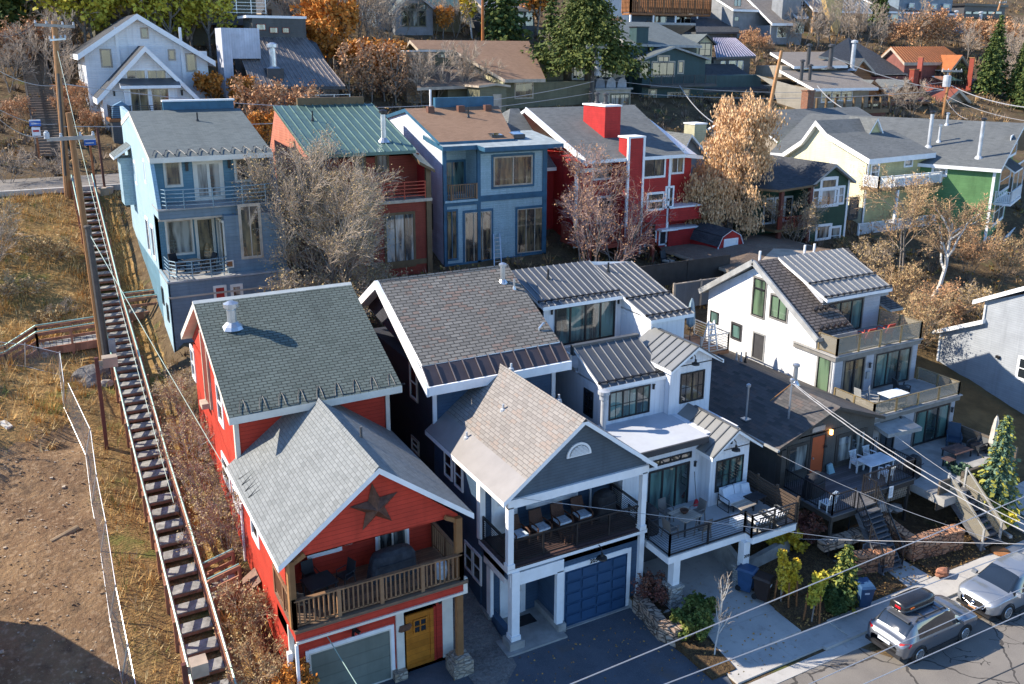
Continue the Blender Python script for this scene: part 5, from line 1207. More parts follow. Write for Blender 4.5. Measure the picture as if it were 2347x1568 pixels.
p0 = onY(52.3, 3, 665, 1300)
wl = -(p0.x - a.x) + .3
h.wall(-wl - 1.2, 2.0, 0, 9, 5, a.z - .6)
h.slab([[(-wl - .4, -.4, p0.z + .05), (.2, -.4, p0.z + .25), (.6, 4.2, c.z + .1), (-wl - 1.2, 4.2, c.z + .1)], [(-wl - 1.6, 1.2, p0.z + .1), (-wl - .4, -.4, p0.z + .05), (-wl - 1.2, 4.2, c.z + .1)]], M.roof_char, M.brownt, .18)
for x_ in (-wl + .1, -.35): h.box('post', x_, -.2, x_ + .3, .1, 5, p0.z, plain('dark red timber', (.13, .04, .03)))
h.box('porch_deck', -wl - .4, -.3, 0, 2.0, p0.z - 3.4, p0.z - 3.2, M.brownt); h.rail([(-wl, -.2, p0.z - 3.2), (-.2, -.2, p0.z - 3.2)], .95, mat=M.redbrown, bal=.16)
for q in ((-wl + .5, .9), (-wl + 1.7, .9), (-wl + 2.8, .8)): opening(h.e, h.T(q[0], 2.0, p0.z - 3.1), h.u, -h.n, q[1], 2.0, fr=M.white, tr=M.white, gl=M.g_dark, name='porch_door')
Y = 53.5
cr = onY(Y, 3, 1280, 1085); r_ = onY(Y, 3, 1690, 1048)
X = cr.x
pk = onX(X, 3, 940, 835); bl = onX(X, 3, 735, 1045)
h = House('yellow house with a sunlit cream side, high white rake and grey roof', (X, Y), r_.x - X, bl.y - Y, 6, cr.z, M.yellow)
D_ = bl.y - Y; pb = pk.y - Y
h.wedge([(-.03, 0, 6), (-.03, D_, 6), (-.03, D_, bl.z), (-.03, pb + (D_ - pb) * .45, bl.z + (pk.z - bl.z) * .38), (-.03, pb, pk.z - .1), (-.03, pb * .75, pk.z - (pk.z - cr.z) * .42), (-.03, 0, cr.z)], (.2, 0), M.creamwall)
h.slab([[(-.5, -.5, cr.z - .05), (r_.x - X + .4, -.5, r_.z), (r_.x - X + .4, pb * .75, pk.z - (pk.z - cr.z) * .36), (-.5, pb * .75, pk.z - (pk.z - cr.z) * .36)],
  [(-.5, pb * .75, pk.z - (pk.z - cr.z) * .36), (5.8, pb * .75, pk.z - (pk.z - cr.z) * .36), (5.8, pb, pk.z + .1), (-.5, pb, pk.z + .1)],
  [(-.5, pb, pk.z + .1), (5.8, pb, pk.z + .1), (5.8, pb + (D_ - pb) * .45, bl.z + (pk.z - bl.z) * .42), (-.5, pb + (D_ - pb) * .45, bl.z + (pk.z - bl.z) * .42)],
  [(-.5, pb + (D_ - pb) * .45, bl.z + (pk.z - bl.z) * .42), (5.8, pb + (D_ - pb) * .45, bl.z + (pk.z - bl.z) * .42), (5.8, D_ + .4, bl.z - .1), (-.5, D_ + .4, bl.z - .1)]], M.roof_grey, M.white, .45)
gx_ = onY(Y + pb * .75, 3, 1310, 825)
h.wedge([(gx_.x - X - 1.1, pb * .7, pk.z - 1.6), (gx_.x - X + 1.1, pb * .7, pk.z - 1.6), (gx_.x - X, pb * .7, pk.z + .1)], (0, 2), M.yellow)
h.slab([[(gx_.x - X - 1.3, pb * .66, pk.z - 1.6), (gx_.x - X, pb * .66, pk.z + .25), (gx_.x - X, pb * .7 + 3, pk.z + .25), (gx_.x - X - 1.3, pb * .7 + 3, pk.z - 1.6)], [(gx_.x - X, pb * .66, pk.z + .25), (gx_.x - X + 1.3, pb * .66, pk.z - 1.6), (gx_.x - X + 1.3, pb * .7 + 3, pk.z - 1.6), (gx_.x - X, pb * .7 + 3, pk.z + .25)]], M.roof_grey, M.white, .2)
h.win('f', 3, 1300, 1135, 1340, 1230, nz=2, tr=M.white, gl=M.g_cur); h.win('f', 3, 1530, 1095, 1575, 1140, tr=M.white, gl=M.g_cur)
h.win('l', 3, 1148, 1120, 1190, 1205, nz=2, nx=2, tr=M.white, gl=M.g_dark, fr=M.white); h.win('l', 3, 1020, 1105, 1060, 1130, tr=M.white, gl=M.g_dark)
h.win('f', 3, 1155, 1365, 1195, 1500, nz=2, tr=M.char, fr=M.char, gl=M.g_dark)
h.corners(M.white)
dk_ = onY(Y - 1.8, 3, 1255, 1310)
h.box('deck', -.6, -1.8, 9, 0, dk_.z - .25, dk_.z, M.brownt); h.rail([(-.5, -.2, dk_.z), (-.5, -1.75, dk_.z), (9, -1.75, dk_.z)], 1.0, mat=M.white, bal=.14, balw=.05, post=.14)
dk2 = onY(Y - 1.8, 6, 1150, 60)
h.box('deck', -2.5, -1.8, 9, 0, dk2.z - .25, dk2.z, M.brownt); h.rail([(-2.4, -1.75, dk2.z), (9, -1.75, dk2.z)], 1.0, mat=M.white, bal=.14, balw=.05, post=.14)
h.box('post', 2.0, -1.75, 2.2, -1.55, 5, dk_.z, M.white)
a, b, _ = fit(70, (3, 600, 1000), (3, 1250, 1000))
rz = onY(76, 3, 700, 755)
h = House('long low house of plain grey roof with a brick chimney, behind the cream house', (a.x, 69), 18, 11, 9, onY(69, 3, 700, 960).z, M.taupe)
h.gx(rz.z, M.roof_grey, M.white, .4, .4, .55)
p_ = onY(75.5, 3, 860, 775); h.chim(p_.x - a.x - .5, 6.2, p_.x - a.x + .5, 7.2, p_.z - 1.5, p_.z + 2.4, M.brick, M.brick)
rr = onY(48, 3, 2155, 1150)
ang = 25
n_ = V((-math.sin(math.radians(ang)), math.cos(math.radians(ang)), 0)); u_ = V((math.cos(math.radians(ang)), math.sin(math.radians(ang)), 0))
LEN = 20.0; WID = 9.0
A_ = V((rr.x, 48, 0))
h = House('bright green house with a very long grey roof and white porches at the right edge', (A_.x, A_.y), WID, LEN, 4, rr.z - .1, M.greenwall, ang)
apx = onP(A_, -n_, 3, 2318, 845)
ra_ = (apx - A_).dot(u_); 
h.wedge([(0, 0, rr.z - .15), (2 * ra_ if ra_ < 7 else WID, 0, rr.z - .15), (ra_, 0, apx.z - .2)], (0, LEN))
h.slab([[(-.4, -.5, rr.z - .1), (ra_, -.5, apx.z), (ra_, LEN, apx.z), (-.4, LEN, rr.z - .1)], [(ra_, -.5, apx.z), (2 * ra_ + .4, -.5, rr.z - .1), (2 * ra_ + .4, LEN, rr.z - .1), (ra_, LEN, apx.z)]], M.roof_grey, M.white, .3)
h.box('corner_board', -.06, -.06, .15, .15, 4, rr.z - .1, M.white)
h.win('f', 3, 2258, 945, 2290, 1050, nz=2, tr=M.white, gl=M.g_warm, tw=.15); h.win('f', 3, 2190, 1175, 2240, 1280, nx=1, nz=2, tr=M.white, gl=M.g_warm, tw=.18); h.win('f', 3, 2152, 1380, 2200, 1490, nz=2, nx=2, tr=M.white, gl=M.g_cur, tw=.18)
h.win('f', 3, 2285, 1145, 2330, 1270, nx=2, tr=M.white, gl=M.g_cur, name='porch_door')
h.win('l', 3, 1725, 1155, 1805, 1205, nx=1, nz=1, tr=M.white, gl=M.g_cur, tw=.15)
for zz in (onP(A_, -n_, 3, 2200, 1345).z, onP(A_, -n_, 3, 2240, 1560).z):
 h.box('balcony', 1.2, -1.4, 7, 0, zz - .2, zz, M.white); h.rail([(1.3, -.1, zz), (1.3, -1.3, zz), (7, -1.3, zz)], 1.0, mat=M.white, bal=.15, balw=.05, post=.12)
h.slab([[(2.5, -1.2, rr.z - .6), (7, -1.2, rr.z - .6), (7, 0, rr.z + .2), (2.5, 0, rr.z + .2)]], M.roof_char, M.white, .15, 'porch_roof')
for (x, y, hh) in ((2035, 1085, 3.2), (1690, 1010, 3.0), (1760, 975, 1.4), (1815, 860, 1.0)):
 q = onP(A_ - u_ * .4 + V((0, 0, rr.z - .1)), (u_ * (-(apx.z - rr.z + .1)) + V((0, 0, ra_ + .4))), 3, x, y)
 pipe(h.e, q, hh, .16 if hh > 2 else .11, M.pipe, True, 'chimney_pipe', capm=M.black if hh > 2 else M.steel)
rdr = onG(3, 2340, 1100)
q0, q1, q2 = onY(63, 3, -30, 1010), onY(63, 3, 150, 1065), onY(63, 3, 40, 930)
h = House('small grey roofed cottage with a white boxed chimney behind the crimson house', (q0.x, 63), q1.x - q0.x, 7, 8, q1.z, M.midgrey)
h.gy(q2.z, M.roof_grey, M.white, .5, .3, (q2.x - q0.x) / (q1.x - q0.x)); q3, q4 = onY(65, 3, 80, 930), onY(65, 3, 165, 855); h.chim(q3.x - q0.x, 2, q4.x - q0.x, 3.5, q3.z - 1, q4.z, M.straw)
pk_, cl_, cr_ = onY(49.5, 'E', 1150, 30), onY(46, 'E', 770, 350), onY(49, 'E', 1700, 150)
h = House('low house with a weathered brown hip roof tucked behind the white house with terraces', (cl_.x + .5, 46.4), cr_.x - cl_.x + 1, 8, 3, cl_.z - .1, M.taupe)
h.slab([[(-.5, -.5, cl_.z), (cr_.x - cl_.x + 1.5, -.5, cl_.z), (cr_.x - cl_.x + .5, 3, pk_.z - .6), (pk_.x - cl_.x - .5, 3.1, pk_.z)], [(-.5, -.5, cl_.z), (pk_.x - cl_.x - .5, 3.1, pk_.z), (-.5, 8, cl_.z)], [(pk_.x - cl_.x - .5, 3.1, pk_.z), (cr_.x - cl_.x + .5, 3, pk_.z - .6), (cr_.x - cl_.x + 1.5, 8.5, cl_.z), (-.5, 8, cl_.z)]], M.roof_umber, M.tan, .22)
Y = 91
a, b, c = fit(Y, (1, 575, 335), (1, 1425, 400), (1, 935, 105))
h = House('white house of two nested gables with tan blinds, upper left of the hillside', (a.x, Y), b.x - a.x, 11, 13, a.z - .2, M.whitewall)
h.gy(c.z, M.roof_char, M.white, .7, .6, (c.x - a.x) / (b.x - a.x), zrr=b.z, gm=M.whitewall, t=.5)
for q in ((1, 690, 342, 770, 458), (1, 968, 195, 1018, 260), (1, 1158, 345, 1205, 410), (1, 1278, 372, 1350, 487)): h.win('f', *q, fr=M.tan, tr=M.tan, gl=M.g_warm, tw=.08)
for x_ in (800, 1240):
 p_ = onY(Y, 1, x_, 250); h.box('trim', p_.x - a.x - .12, -.08, p_.x - a.x + .12, 0, p_.z - 5, p_.z + .8, M.white)
Yf = 87
a2, b2, c2 = fit(Yf, (1, 700, 645), (1, 1320, 640), (1, 990, 325))
f0, f1 = a2.x - a.x, b2.x - a.x
h.wall(f0, Yf - Y, f1, 0, 12.5, a2.z); 
h.gy(c2.z, M.roof_char, M.white, .7, .5, (c2.x - a2.x) / (b2.x - a2.x), zl=a2.z, zrr=b2.z, a0=f0, a1=f1, b0=Yf - Y, b1=.3, gm=M.whitewall, t=.5)
off = Yf - Y
for q in ((1, 868, 485, 1000, 540), (1, 1012, 485, 1140, 540)): h.win('f', *q, off=off, fr=M.tan, tr=M.white, gl=M.g_warm, tw=.12, nx=2)
for q in ((1, 893, 612, 1032, 790), (1, 1040, 612, 1172, 790)): h.win('f', *q, off=off - .8, fr=M.tan, tr=M.white, gl=M.g_warm, tw=.1, nx=2)
p1, p2 = onY(Yf - 1, 1, 850, 590), onY(Yf - 1, 1, 1215, 590)
h.wall(p1.x - a.x, off - .8, p2.x - a.x, off, 12.5, p1.z)
h.slab([[(p1.x - a.x - .3, off - 1.4, p1.z), (p2.x - a.x + .3, off - 1.4, p1.z), (p2.x - a.x + .3, off, p1.z + .6), (p1.x - a.x - .3, off, p1.z + .6)]], M.metal_dk, M.white, .25)
h.slab([[(b.x - a.x - 5.5, off + 1, b.z - 3.2), (b.x - a.x + .6, off - .5, b.z - 4.9), (b.x - a.x + .6, 2, b.z - 4.5), (b.x - a.x - 5.5, 2, b.z - 3)]], M.roof_char, M.white, .3)
for q in ((1, 785, 643), (1, 1250, 640)): lamp_wall(h.e, onY(Yf, *q), s=1.5)
pt = onY(84, 1, 770, 840); pt2 = onY(84, 1, 920, 840)
h.wall(pt.x - a.x, 84 - Y, pt2.x - a.x + 4, -4, 12, pt.z, M.dkgrey); h.box('patio', pt.x - a.x - .2, 83.9 - Y, pt2.x - a.x + 4, -4, pt.z, pt.z + .25, M.cedar)
h.rail([(pt.x - a.x, -4.5, pt.z + .2), (pt.x - a.x, 84.1 - Y, pt.z + .2), (pt2.x - a.x + 3, 84.1 - Y, pt.z + .2)], 1.1, mat=M.black, bal=0, wires=5, balw=.03)
h.win('f', 1, 845, 895, 905, 1040, off=84 - Y, fr=M.white, gl=M.g_dark, name='garage_window')
t_ = thing('covered_grill', 'grill under a blue grey cover on the wooden terrace of the white gabled house', 'grill', onY(84.8, 1, 835, 790)); p_ = V(t_.location)
MB().prism([p_ + V((-.8, -.4, -.3)), p_ + V((.8, -.4, -.3)), p_ + V((.7, -.4, .7)), p_ + V((.1, -.4, 1.15)), p_ + V((-.6, -.4, .8))], (0, .8, 0)).build('cover', plain('blue grey cover cloth', (.12, .22, .32)), t_)
MB().box(p_.x - .7, p_.y - .35, pt.z + .25, p_.x + .7, p_.y + .35, p_.z - .2).build('cart', M.black, t_)
Y = 90
a, b = onY(Y, 1, 1765, 600), onY(Y, 1, 2330, 600)
h = House('dark grey house under one steep ribbed metal roof, with a white metal chimney block', (a.x, Y), b.x - a.x, 9, 13, a.z, M.dkgrey)
tl = onY(97, 1, 1600, 270); tr_ = onY(97, 1, 2105, 255)
W_ = b.x - a.x
h.wedge([(0, 0, a.z), (0, 9, a.z), (0, 9, tl.z), (0, 7, tl.z - .3)], (W_, 0))
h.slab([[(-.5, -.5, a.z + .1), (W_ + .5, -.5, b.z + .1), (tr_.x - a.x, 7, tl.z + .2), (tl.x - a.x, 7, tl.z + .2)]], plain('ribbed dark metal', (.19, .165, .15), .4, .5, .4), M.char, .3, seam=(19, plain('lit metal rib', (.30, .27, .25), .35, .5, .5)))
q0, q1 = onY(97, 1, 1740, 240), onY(97, 1, 2100, 130)
h.box('upper_storey', q0.x - a.x, 7, q1.x - a.x, 11, tl.z - 1, q1.z, M.dkgrey); h.box('parapet_cap', q0.x - a.x - .6, 6.9, q1.x - a.x + .1, 11.1, q1.z, q1.z + .25, M.white)
for q in ((1, 1760, 165, 1828, 208), (1, 1853, 188, 1912, 228), (1, 1940, 190, 1990, 228)): h.win('f', *q, off=6.97, fr=M.redbrown, gl=M.g_cur)
wm_ = siding('white corrugated metal', (.52, .55, .62), .25, vertical=True, line=.25)
q2, q3 = onY(93, 1, 1540, 470), onY(93, 1, 1785, 195)
h.box('chimney_block', q2.x - a.x, 3, q2.x - a.x + .9, 6, 14, q3.z, wm_); h.box('chimney_block', q2.x - a.x + .85, 3.2, q3.x - a.x, 5.6, q3.z - 2.9, q3.z, wm_)
h.box('flue', onY(91, 1, 1890, 500).x - a.x - .8, .6, onY(91, 1, 1890, 500).x - a.x + .8, 2.2, a.z, onY(91.5, 1, 1890, 470).z, M.char); h.pipe(onY(91, 1, 1890, 500).x - a.x, 1.4, onY(91.5, 1, 1890, 470).z, 1.8, .35, M.steel)
h.win('f', 1, 2085, 598, 2205, 655, nx=2, fr=M.redbrown, gl=M.g_cur); h.win('f', 1, 2215, 598, 2330, 660, nx=2, fr=M.char, gl=M.g_dark)
h.box('deck', onY(Y - 1.5, 1, 2070, 740).x - a.x, -2.2, W_ + .5, 0, onY(Y - 1.5, 1, 2070, 740).z - .3, onY(Y - 1.5, 1, 2070, 740).z, M.dkgrey)
h.rail([(onY(Y - 1.5, 1, 2070, 740).x - a.x, -2.1, onY(Y - 1.5, 1, 2070, 740).z), (W_ + .4, -2.1, onY(Y - 1.5, 1, 2070, 740).z)], 1.2, mat=M.steel, bal=0, wires=2)
h.slab([[(W_ * .62, 5, tl.z - 1.4), (W_ * .7, 5, tl.z - 1.4), (W_ * .7, 6, tl.z - .7), (W_ * .62, 6, tl.z - .7)]], M.g_teal, M.steel, .1, 'skylight')
Y = 88
a, b = onY(Y, 2, 1100, 560), onY(Y, 2, 1400, 540)
rl, rr_ = onY(98, 2, 470, 275), onY(98, 2, 1225, 285)
h = House('olive house under one long tan brown roof with a cut out front slope', (rl.x + 1, 90), rr_.x - rl.x + 4, 12, 13, onY(90, 2, 1250, 540).z - .4, M.olive)
zr = rl.z; ze = onY(88, 2, 1250, 545).z
e0 = onY(88, 2, 1125, 550).x - h.A.x; e1 = onY(88, 2, 1405, 530).x - h.A.x; r0 = rl.x - h.A.x; r1 = rr_.x - h.A.x
k0 = onY(94.5, 2, 800, 345); 
h.slab([[(e0, -2, ze), (e1, -2, ze), (r1 + 1.3, 8, zr), (k0.x - h.A.x + 1.0, 8, zr), (k0.x - h.A.x, 5.5, k0.z)], [(r0, 5.6, k0.z + .1), (k0.x - h.A.x, 5.6, k0.z), (k0.x - h.A.x + 1.0, 8, zr), (r0, 8, zr)]], M.roof_tan, M.tan, .35)
h.slab([[(r0, 8, zr), (r1 + 1.3, 8, zr), (r1 + 2, 13, zr - 2.5), (r0, 13, zr - 2.5)]], M.roof_tan, M.tan, .35)
l0, l1 = onY(89, 2, 700, 560), onY(89, 2, 1060, 570)
h.slab([[(l0.x - h.A.x - 3, -1, l0.z - .6), (l1.x - h.A.x, -1, l1.z - .2), (onY(94, 2, 880, 455).x - h.A.x, 4.5, onY(94, 2, 880, 455).z), (onY(94, 2, 610, 455).x - h.A.x - 1, 4.5, onY(94, 2, 610, 455).z)]], M.roof_umber, M.tan, .3)
h.wedge([(e0 + .2, -1.6, ze - 3.5), (e0 + .2, -1.6, ze - .3), (e0 + .2, 7.5, zr - .9), (e0 + .2, 7.5, ze - 3)], (-.2, 0), M.straw)
h.win('f', 2, 1195, 570, 1315, 672, nx=1, nz=1, fr=M.tan, tr=M.tan, gl=M.g_warm); h.win('f', 2, 665, 372, 735, 395, off=4.9, fr=M.tan, gl=M.g_teal)
h.wall(k0.x - h.A.x - 7, 5, k0.x - h.A.x + 1, 6, k0.z - 2.5, k0.z - .2, M.olive)
q = onY(93, 2, 540, 355); h.chim(q.x - h.A.x - 1.8, 2.6, q.x - h.A.x + 1.6, 4, q.z - 6, q.z, stone('tan chimney stone', (.26, .17, .1), (.34, .25, .17), 1.5), M.pipe)
g0, g1 = onY(86, 2, 1010, 640), onY(86, 2, 1135, 640)
h.wall(g0.x - h.A.x - 1, -4, g1.x - h.A.x, -1, 12, g0.z + .7, M.olive); h.gy(onY(86, 2, 1060, 580).z, M.roof_umber, M.tan, .4, .3, .55, zl=g0.z + .7, a0=g0.x - h.A.x - 1, a1=g1.x - h.A.x, b0=-4, b1=0, gm=M.olive)
h.win('f', 2, 1042, 648, 1100, 760, off=-4, fr=M.tan, gl=M.tan, name='door')
h.wall(r1 - 1.5, 3, r1 + 3.2, 8, 13, zr - 2.4, M.olive)
Y = 92
a, b, c = fit(Y, (2, 1740, 430), (2, 1955, 425), (2, 1845, 315))
h = House('beige gabled cottage with french doors above a pale garage, left of the dark teal house', (a.x, Y), b.x - a.x, 8, 13, a.z, M.beige)
h.gy(c.z, M.roof_grey, M.char, .5, .4, (c.x - a.x) / (b.x - a.x), gm=M.beige)
h.win('f', 2, 1772, 445, 1862, 560, nx=2, nz=1, fr=M.olive, tr=M.olive, gl=M.g_cur, name='french_door'); h.win('f', 2, 1775, 392, 1865, 430, nx=2, fr=M.olive, tr=M.olive, gl=M.g_cur)
l0, l1 = onY(Y + 1, 2, 1590, 430), onY(Y + 1, 2, 1740, 430)
h.wall(l0.x - a.x, 1, 0, 7, 13, l0.z); h.slab([[(l0.x - a.x - .5, .4, l0.z), (.3, .4, l1.z), (.3, 6, c.z - .3), (l0.x - a.x - .5, 6, l0.z + 2.2)]], M.roof_taupe, M.white, .25)
h.win('f', 2, 1592, 440, 1690, 540, off=1, nx=4, nz=2, tr=M.white, gl=M.g_warm, tw=.12)
g0, g1 = onY(Y - 3, 2, 1750, 620), onY(Y - 3, 2, 1990, 620)
h.wall(g0.x - a.x, -3, g1.x - a.x, 0, 12, g0.z, M.beige); h.box('terrace', g0.x - a.x - .2, -3.2, g1.x - a.x + .2, .2, g0.z, g0.z + .2, M.grey)
h.win('f', 2, 1855, 650, 1975, 745, off=-3, nx=4, fr=M.olive, tr=M.olive, gl=M.g_cur, name='garage_door')
for i in range(3):
 q = onY(Y - 2, 2, 1780 + i * 75, 590); t_ = thing('covered_grill', ('slate grey barbecue cover', 'pale barbecue cover beside the blue bottle', 'pale barbecue cover at the right end')[i] + ' on the terrace of the beige cottage', 'grill', q, 'covered grills on the cottage terrace')
 MB().prism([q + V((-.7, 0, -.4)), q + V((.7, 0, -.4)), q + V((.6, 0, .6)), q + V((.1, 0, 1.0)), q + V((-.5, 0, .7))], (0, .9, 0)).build('cover', plain('grill cover %d' % i, (.36, .37, .40) if i else (.2, .22, .26)), t_)
Y = 91
a, b, c = fit(Y, (2, 2075, 405), (2, 2420, 410), (2, 2225, 325))
h = House('dark teal house with grey gabled roofs and a tall boxed chimney', (a.x, Y), b.x - a.x + 2, 12, 12, a.z, M.teal)
W_ = b.x - a.x + 2
h.gy(c.z, M.roof_slate, M.grey, .5, .4, .45, gm=M.teal)
l0 = onY(Y + 3, 2, 1950, 430)
h.wall(l0.x - a.x, 2, 0, 10, 12, a.z + 1); top = onY(103, 2, 1990, 150)
h.slab([[(l0.x - a.x - .3, 2, onY(93, 2, 1900, 300).z), (W_ + 1, 2, a.z + 1.6), (W_ + 1, 12, top.z), (l0.x - a.x + .5, 12, top.z)]], M.roof_slate, M.grey, .3)
h.slab([[(l0.x - a.x + .5, 12, top.z), (W_ + 8, 12, top.z), (W_ + 8, 17, top.z - 2), (l0.x - a.x + .5, 17, top.z - 2)]], M.roof_slate, M.grey, .3)
q = onY(94, 2, 2050, 350); q2 = onY(94, 2, 2050, 190); h.chim(q.x - a.x - .9, 2.5, q.x - a.x + .9, 4, q.z - 1, q2.z, M.teal, M.black)
for q in ((2, 2140, 430, 2285, 520, 3), (2, 2180, 390, 2250, 425, 2), (2, 2062, 430, 2110, 525, 1), (2, 2320, 425, 2347, 500, 1)): h.win('f', *q[:5], nx=q[5], fr=M.char, tr=M.beige, gl=M.g_warm, tw=.16)
d0 = onY(Y - 1.5, 2, 2115, 585)
h.box('deck', d0.x - a.x, -1.8, W_ + .5, 0, d0.z - .3, d0.z, M.char); h.rail([(d0.x - a.x, -1.7, d0.z), (W_ + .4, -1.7, d0.z)], 1.1, mat=M.char, bal=.25)
h.win('f', 2, 2115, 620, 2160, 735, fr=M.beige, tr=M.beige, gl=M.g_teal); h.win('f', 2, 2245, 640, 2340, 735, nx=2, nz=2, fr=M.beige, tr=M.beige, gl=M.g_dark)
h.win('f', 3, 5, 620, 40, 725, nz=2, fr=M.beige, tr=M.beige, gl=M.g_dark)
Y = 97
a, b, c = fit(Y, (3, 100, 290), (3, 205, 290), (3, 150, 240))
h = House('pale olive tower house with a single dark window, above the dark teal house', (a.x, Y), b.x - a.x, 8, 13, a.z, M.straw)
h.gy(c.z, M.roof_slate, M.char, .4, .4, .5, gm=M.straw); h.win('f', 3, 118, 298, 190, 382, nx=2, nz=2, fr=M.char, tr=M.char, gl=M.g_dark)
e0, e1 = onY(Y, 3, 215, 395), onY(Y, 3, 485, 385); tp = onY(Y + 6, 3, 210, 260); tp2 = onY(Y + 6, 3, 360, 260)
h.wall(e0.x - a.x, 0, e1.x - a.x - .5, 7, 12, e0.z, M.dkgrey)
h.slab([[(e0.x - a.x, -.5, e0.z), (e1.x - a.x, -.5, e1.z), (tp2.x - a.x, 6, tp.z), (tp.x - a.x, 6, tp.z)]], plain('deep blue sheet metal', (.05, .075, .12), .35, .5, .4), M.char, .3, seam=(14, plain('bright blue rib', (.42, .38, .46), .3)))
for q in ((3, 262, 420, 290, 480), (3, 318, 418, 362, 510), (3, 378, 418, 412, 490)): h.win('f', *q, fr=M.white, gl=M.g_teal)
h.wall(e0.x - a.x - 9, -5, e0.x - a.x + 4, 0, 10, onY(92, 3, 150, 520).z, M.teal); h.slab([[(e0.x - a.x - 9, -5.5, onY(91.5, 3, 150, 620).z), (e0.x - a.x + 5, -5.5, onY(91.5, 3, 150, 620).z), (e0.x - a.x + 3.5, .5, onY(97, 3, 100, 425).z), (e0.x - a.x - 9, .5, onY(97, 3, 100, 425).z)]], M.roof_char, M.char, .3)
Y = 85
a, b = onY(Y, 3, 870, 605), onY(Y, 3, 1285, 600)
h = House('tan craftsman house with two stacked shallow taupe roofs and a wide deck', (a.x, Y), b.x - a.x, 10, 12, a.z, M.taupe)
W_ = b.x - a.x; t1, t2 = onY(93, 3, 665, 480), onY(93, 3, 1090, 480)
h.slab([[(-.8, -1.5, a.z), (W_, -1.5, b.z), (t2.x - a.x + 1, 8, t2.z), (t1.x - a.x, 8, t1.z)]], M.roof_taupe, M.white, .35)
lw = onY(88, 3, 760, 600)
h.wedge([(lw.x - a.x - 1, 2.5, 12), (.5, 0, 12), (.5, 0, a.z - .4), (-3.0, 6.5, t1.z - .6), (lw.x - a.x - 2.2, 4.5, t1.z - 2.0)], (.5, .5), M.beige)
u1, u2 = onY(93, 3, 740, 455), onY(93, 3, 1030, 450)
h.wall(u1.x - a.x - 1.5, 8, u2.x - a.x + 1, 13, t1.z - 1, u1.z, M.taupe)
v1, v2 = onY(100, 3, 600, 368), onY(100, 3, 985, 365)
h.slab([[(u1.x - a.x - .3, 7, u1.z), (u2.x - a.x + 2, 7, u2.z), (v2.x - a.x + 1, 15, v2.z + .2), (v1.x - a.x, 15, v1.z + .2)]], M.roof_taupe, M.white, .35)
for q in ((3, 820, 458, 860, 482), (3, 955, 455, 990, 480)): h.win('f', *q, off=8, fr=M.white, gl=M.g_dark)
for q in ((3, 960, 615, 1020, 700, 2), (3, 1030, 615, 1085, 690, 1), (3, 1095, 615, 1160, 690, 2)): h.win('f', *q[:5], nx=q[5], tr=M.white, gl=M.g_warm)
for (x, y, r) in ((862, 430, .25), (1015, 435, .3), (870, 570, .22), (815, 540, .22)):
 q = onY(Y + (6 if y < 500 else 2.5), 3, x, y); pipe(h.e, q - V((0, 0, .6)), 2.6, r, M.char, True, 'chimney_pipe')
d0, d1 = onY(Y - 2.5, 3, 900, 765), onY(Y - 2.5, 3, 1400, 735)
h.box('deck', d0.x - a.x, -3, d1.x - a.x, 0, d0.z - .5, d0.z, M.brownt); h.rail([(d0.x - a.x, -2.9, d0.z), (d1.x - a.x, -2.9, d0.z)], 1.6, mat=M.brownt, bal=.0, wires=1, post=.25)
h.wall(d0.x - a.x, -2.5, d1.x - a.x, 0, 10, d0.z - .5, M.plum)
Y = 95
a, b = onY(Y, 3, 1150, 520), onY(Y, 3, 1540, 515); ap = onY(104, 3, 1140, 260)
h = House('brown house with a steep dark shingle hip roof and a cedar gable', (a.x, Y), b.x - a.x, 14, 12, a.z, M.plum)
W_ = b.x - a.x; rg = onY(104, 3, 1140, 262); e0 = onY(95, 3, 960, 370); cn = onY(98, 3, 1310, 500); rt_ = onY(95, 3, 1545, 500); rk = onY(101, 3, 1480, 405)
def P3(Yq, x, y): q = onY(Yq, 3, x, y); return (q.x - h.A.x, Yq - h.A.y, q.z)
R_, R2_, Rm_, C0_, C1_, C2_, Cb_ = P3(104, 1140, 258), P3(100, 1485, 402), P3(100.5, 1385, 398), P3(95, 935, 385), P3(95, 1310, 515), P3(95, 1548, 508), P3(95, 1165, 425)
h.slab([[C1_, C2_, R2_, Rm_, R_], [C0_, Cb_, C1_, R_], [C2_, (C2_[0] + 2, 14, C2_[2]), R2_]], M.roof_char, M.tan, .3)
g0, g1, gp_ = onY(Y - .8, 3, 1180, 480), onY(Y - .8, 3, 1305, 500), onY(Y - .8, 3, 1230, 410)
h.wedge([(g0.x - a.x, -.6, a.z - 1.5), (g1.x - a.x, -.6, a.z - 1.5), (g1.x - a.x, -.6, g1.z), (gp_.x - a.x, -.6, gp_.z), (g0.x - a.x, -.6, g0.z)], (0, 3), M.cedar)
h.slab([[(g0.x - a.x - .3, -1.2, g0.z), (gp_.x - a.x, -1.2, gp_.z + .2), (gp_.x - a.x, 3, gp_.z + .2), (g0.x - a.x - .3, 3, g0.z)], [(gp_.x - a.x, -1.2, gp_.z + .2), (g1.x - a.x + .3, -1.2, g1.z), (g1.x - a.x + .3, 3, g1.z), (gp_.x - a.x, 3, gp_.z + .2)]], M.roof_char, M.tan, .4)
q = onY(Y - 1, 3, 1163, 480); pipe(h.e, q, 3.6, .3, M.pipe, True, 'chimney_pipe'); 
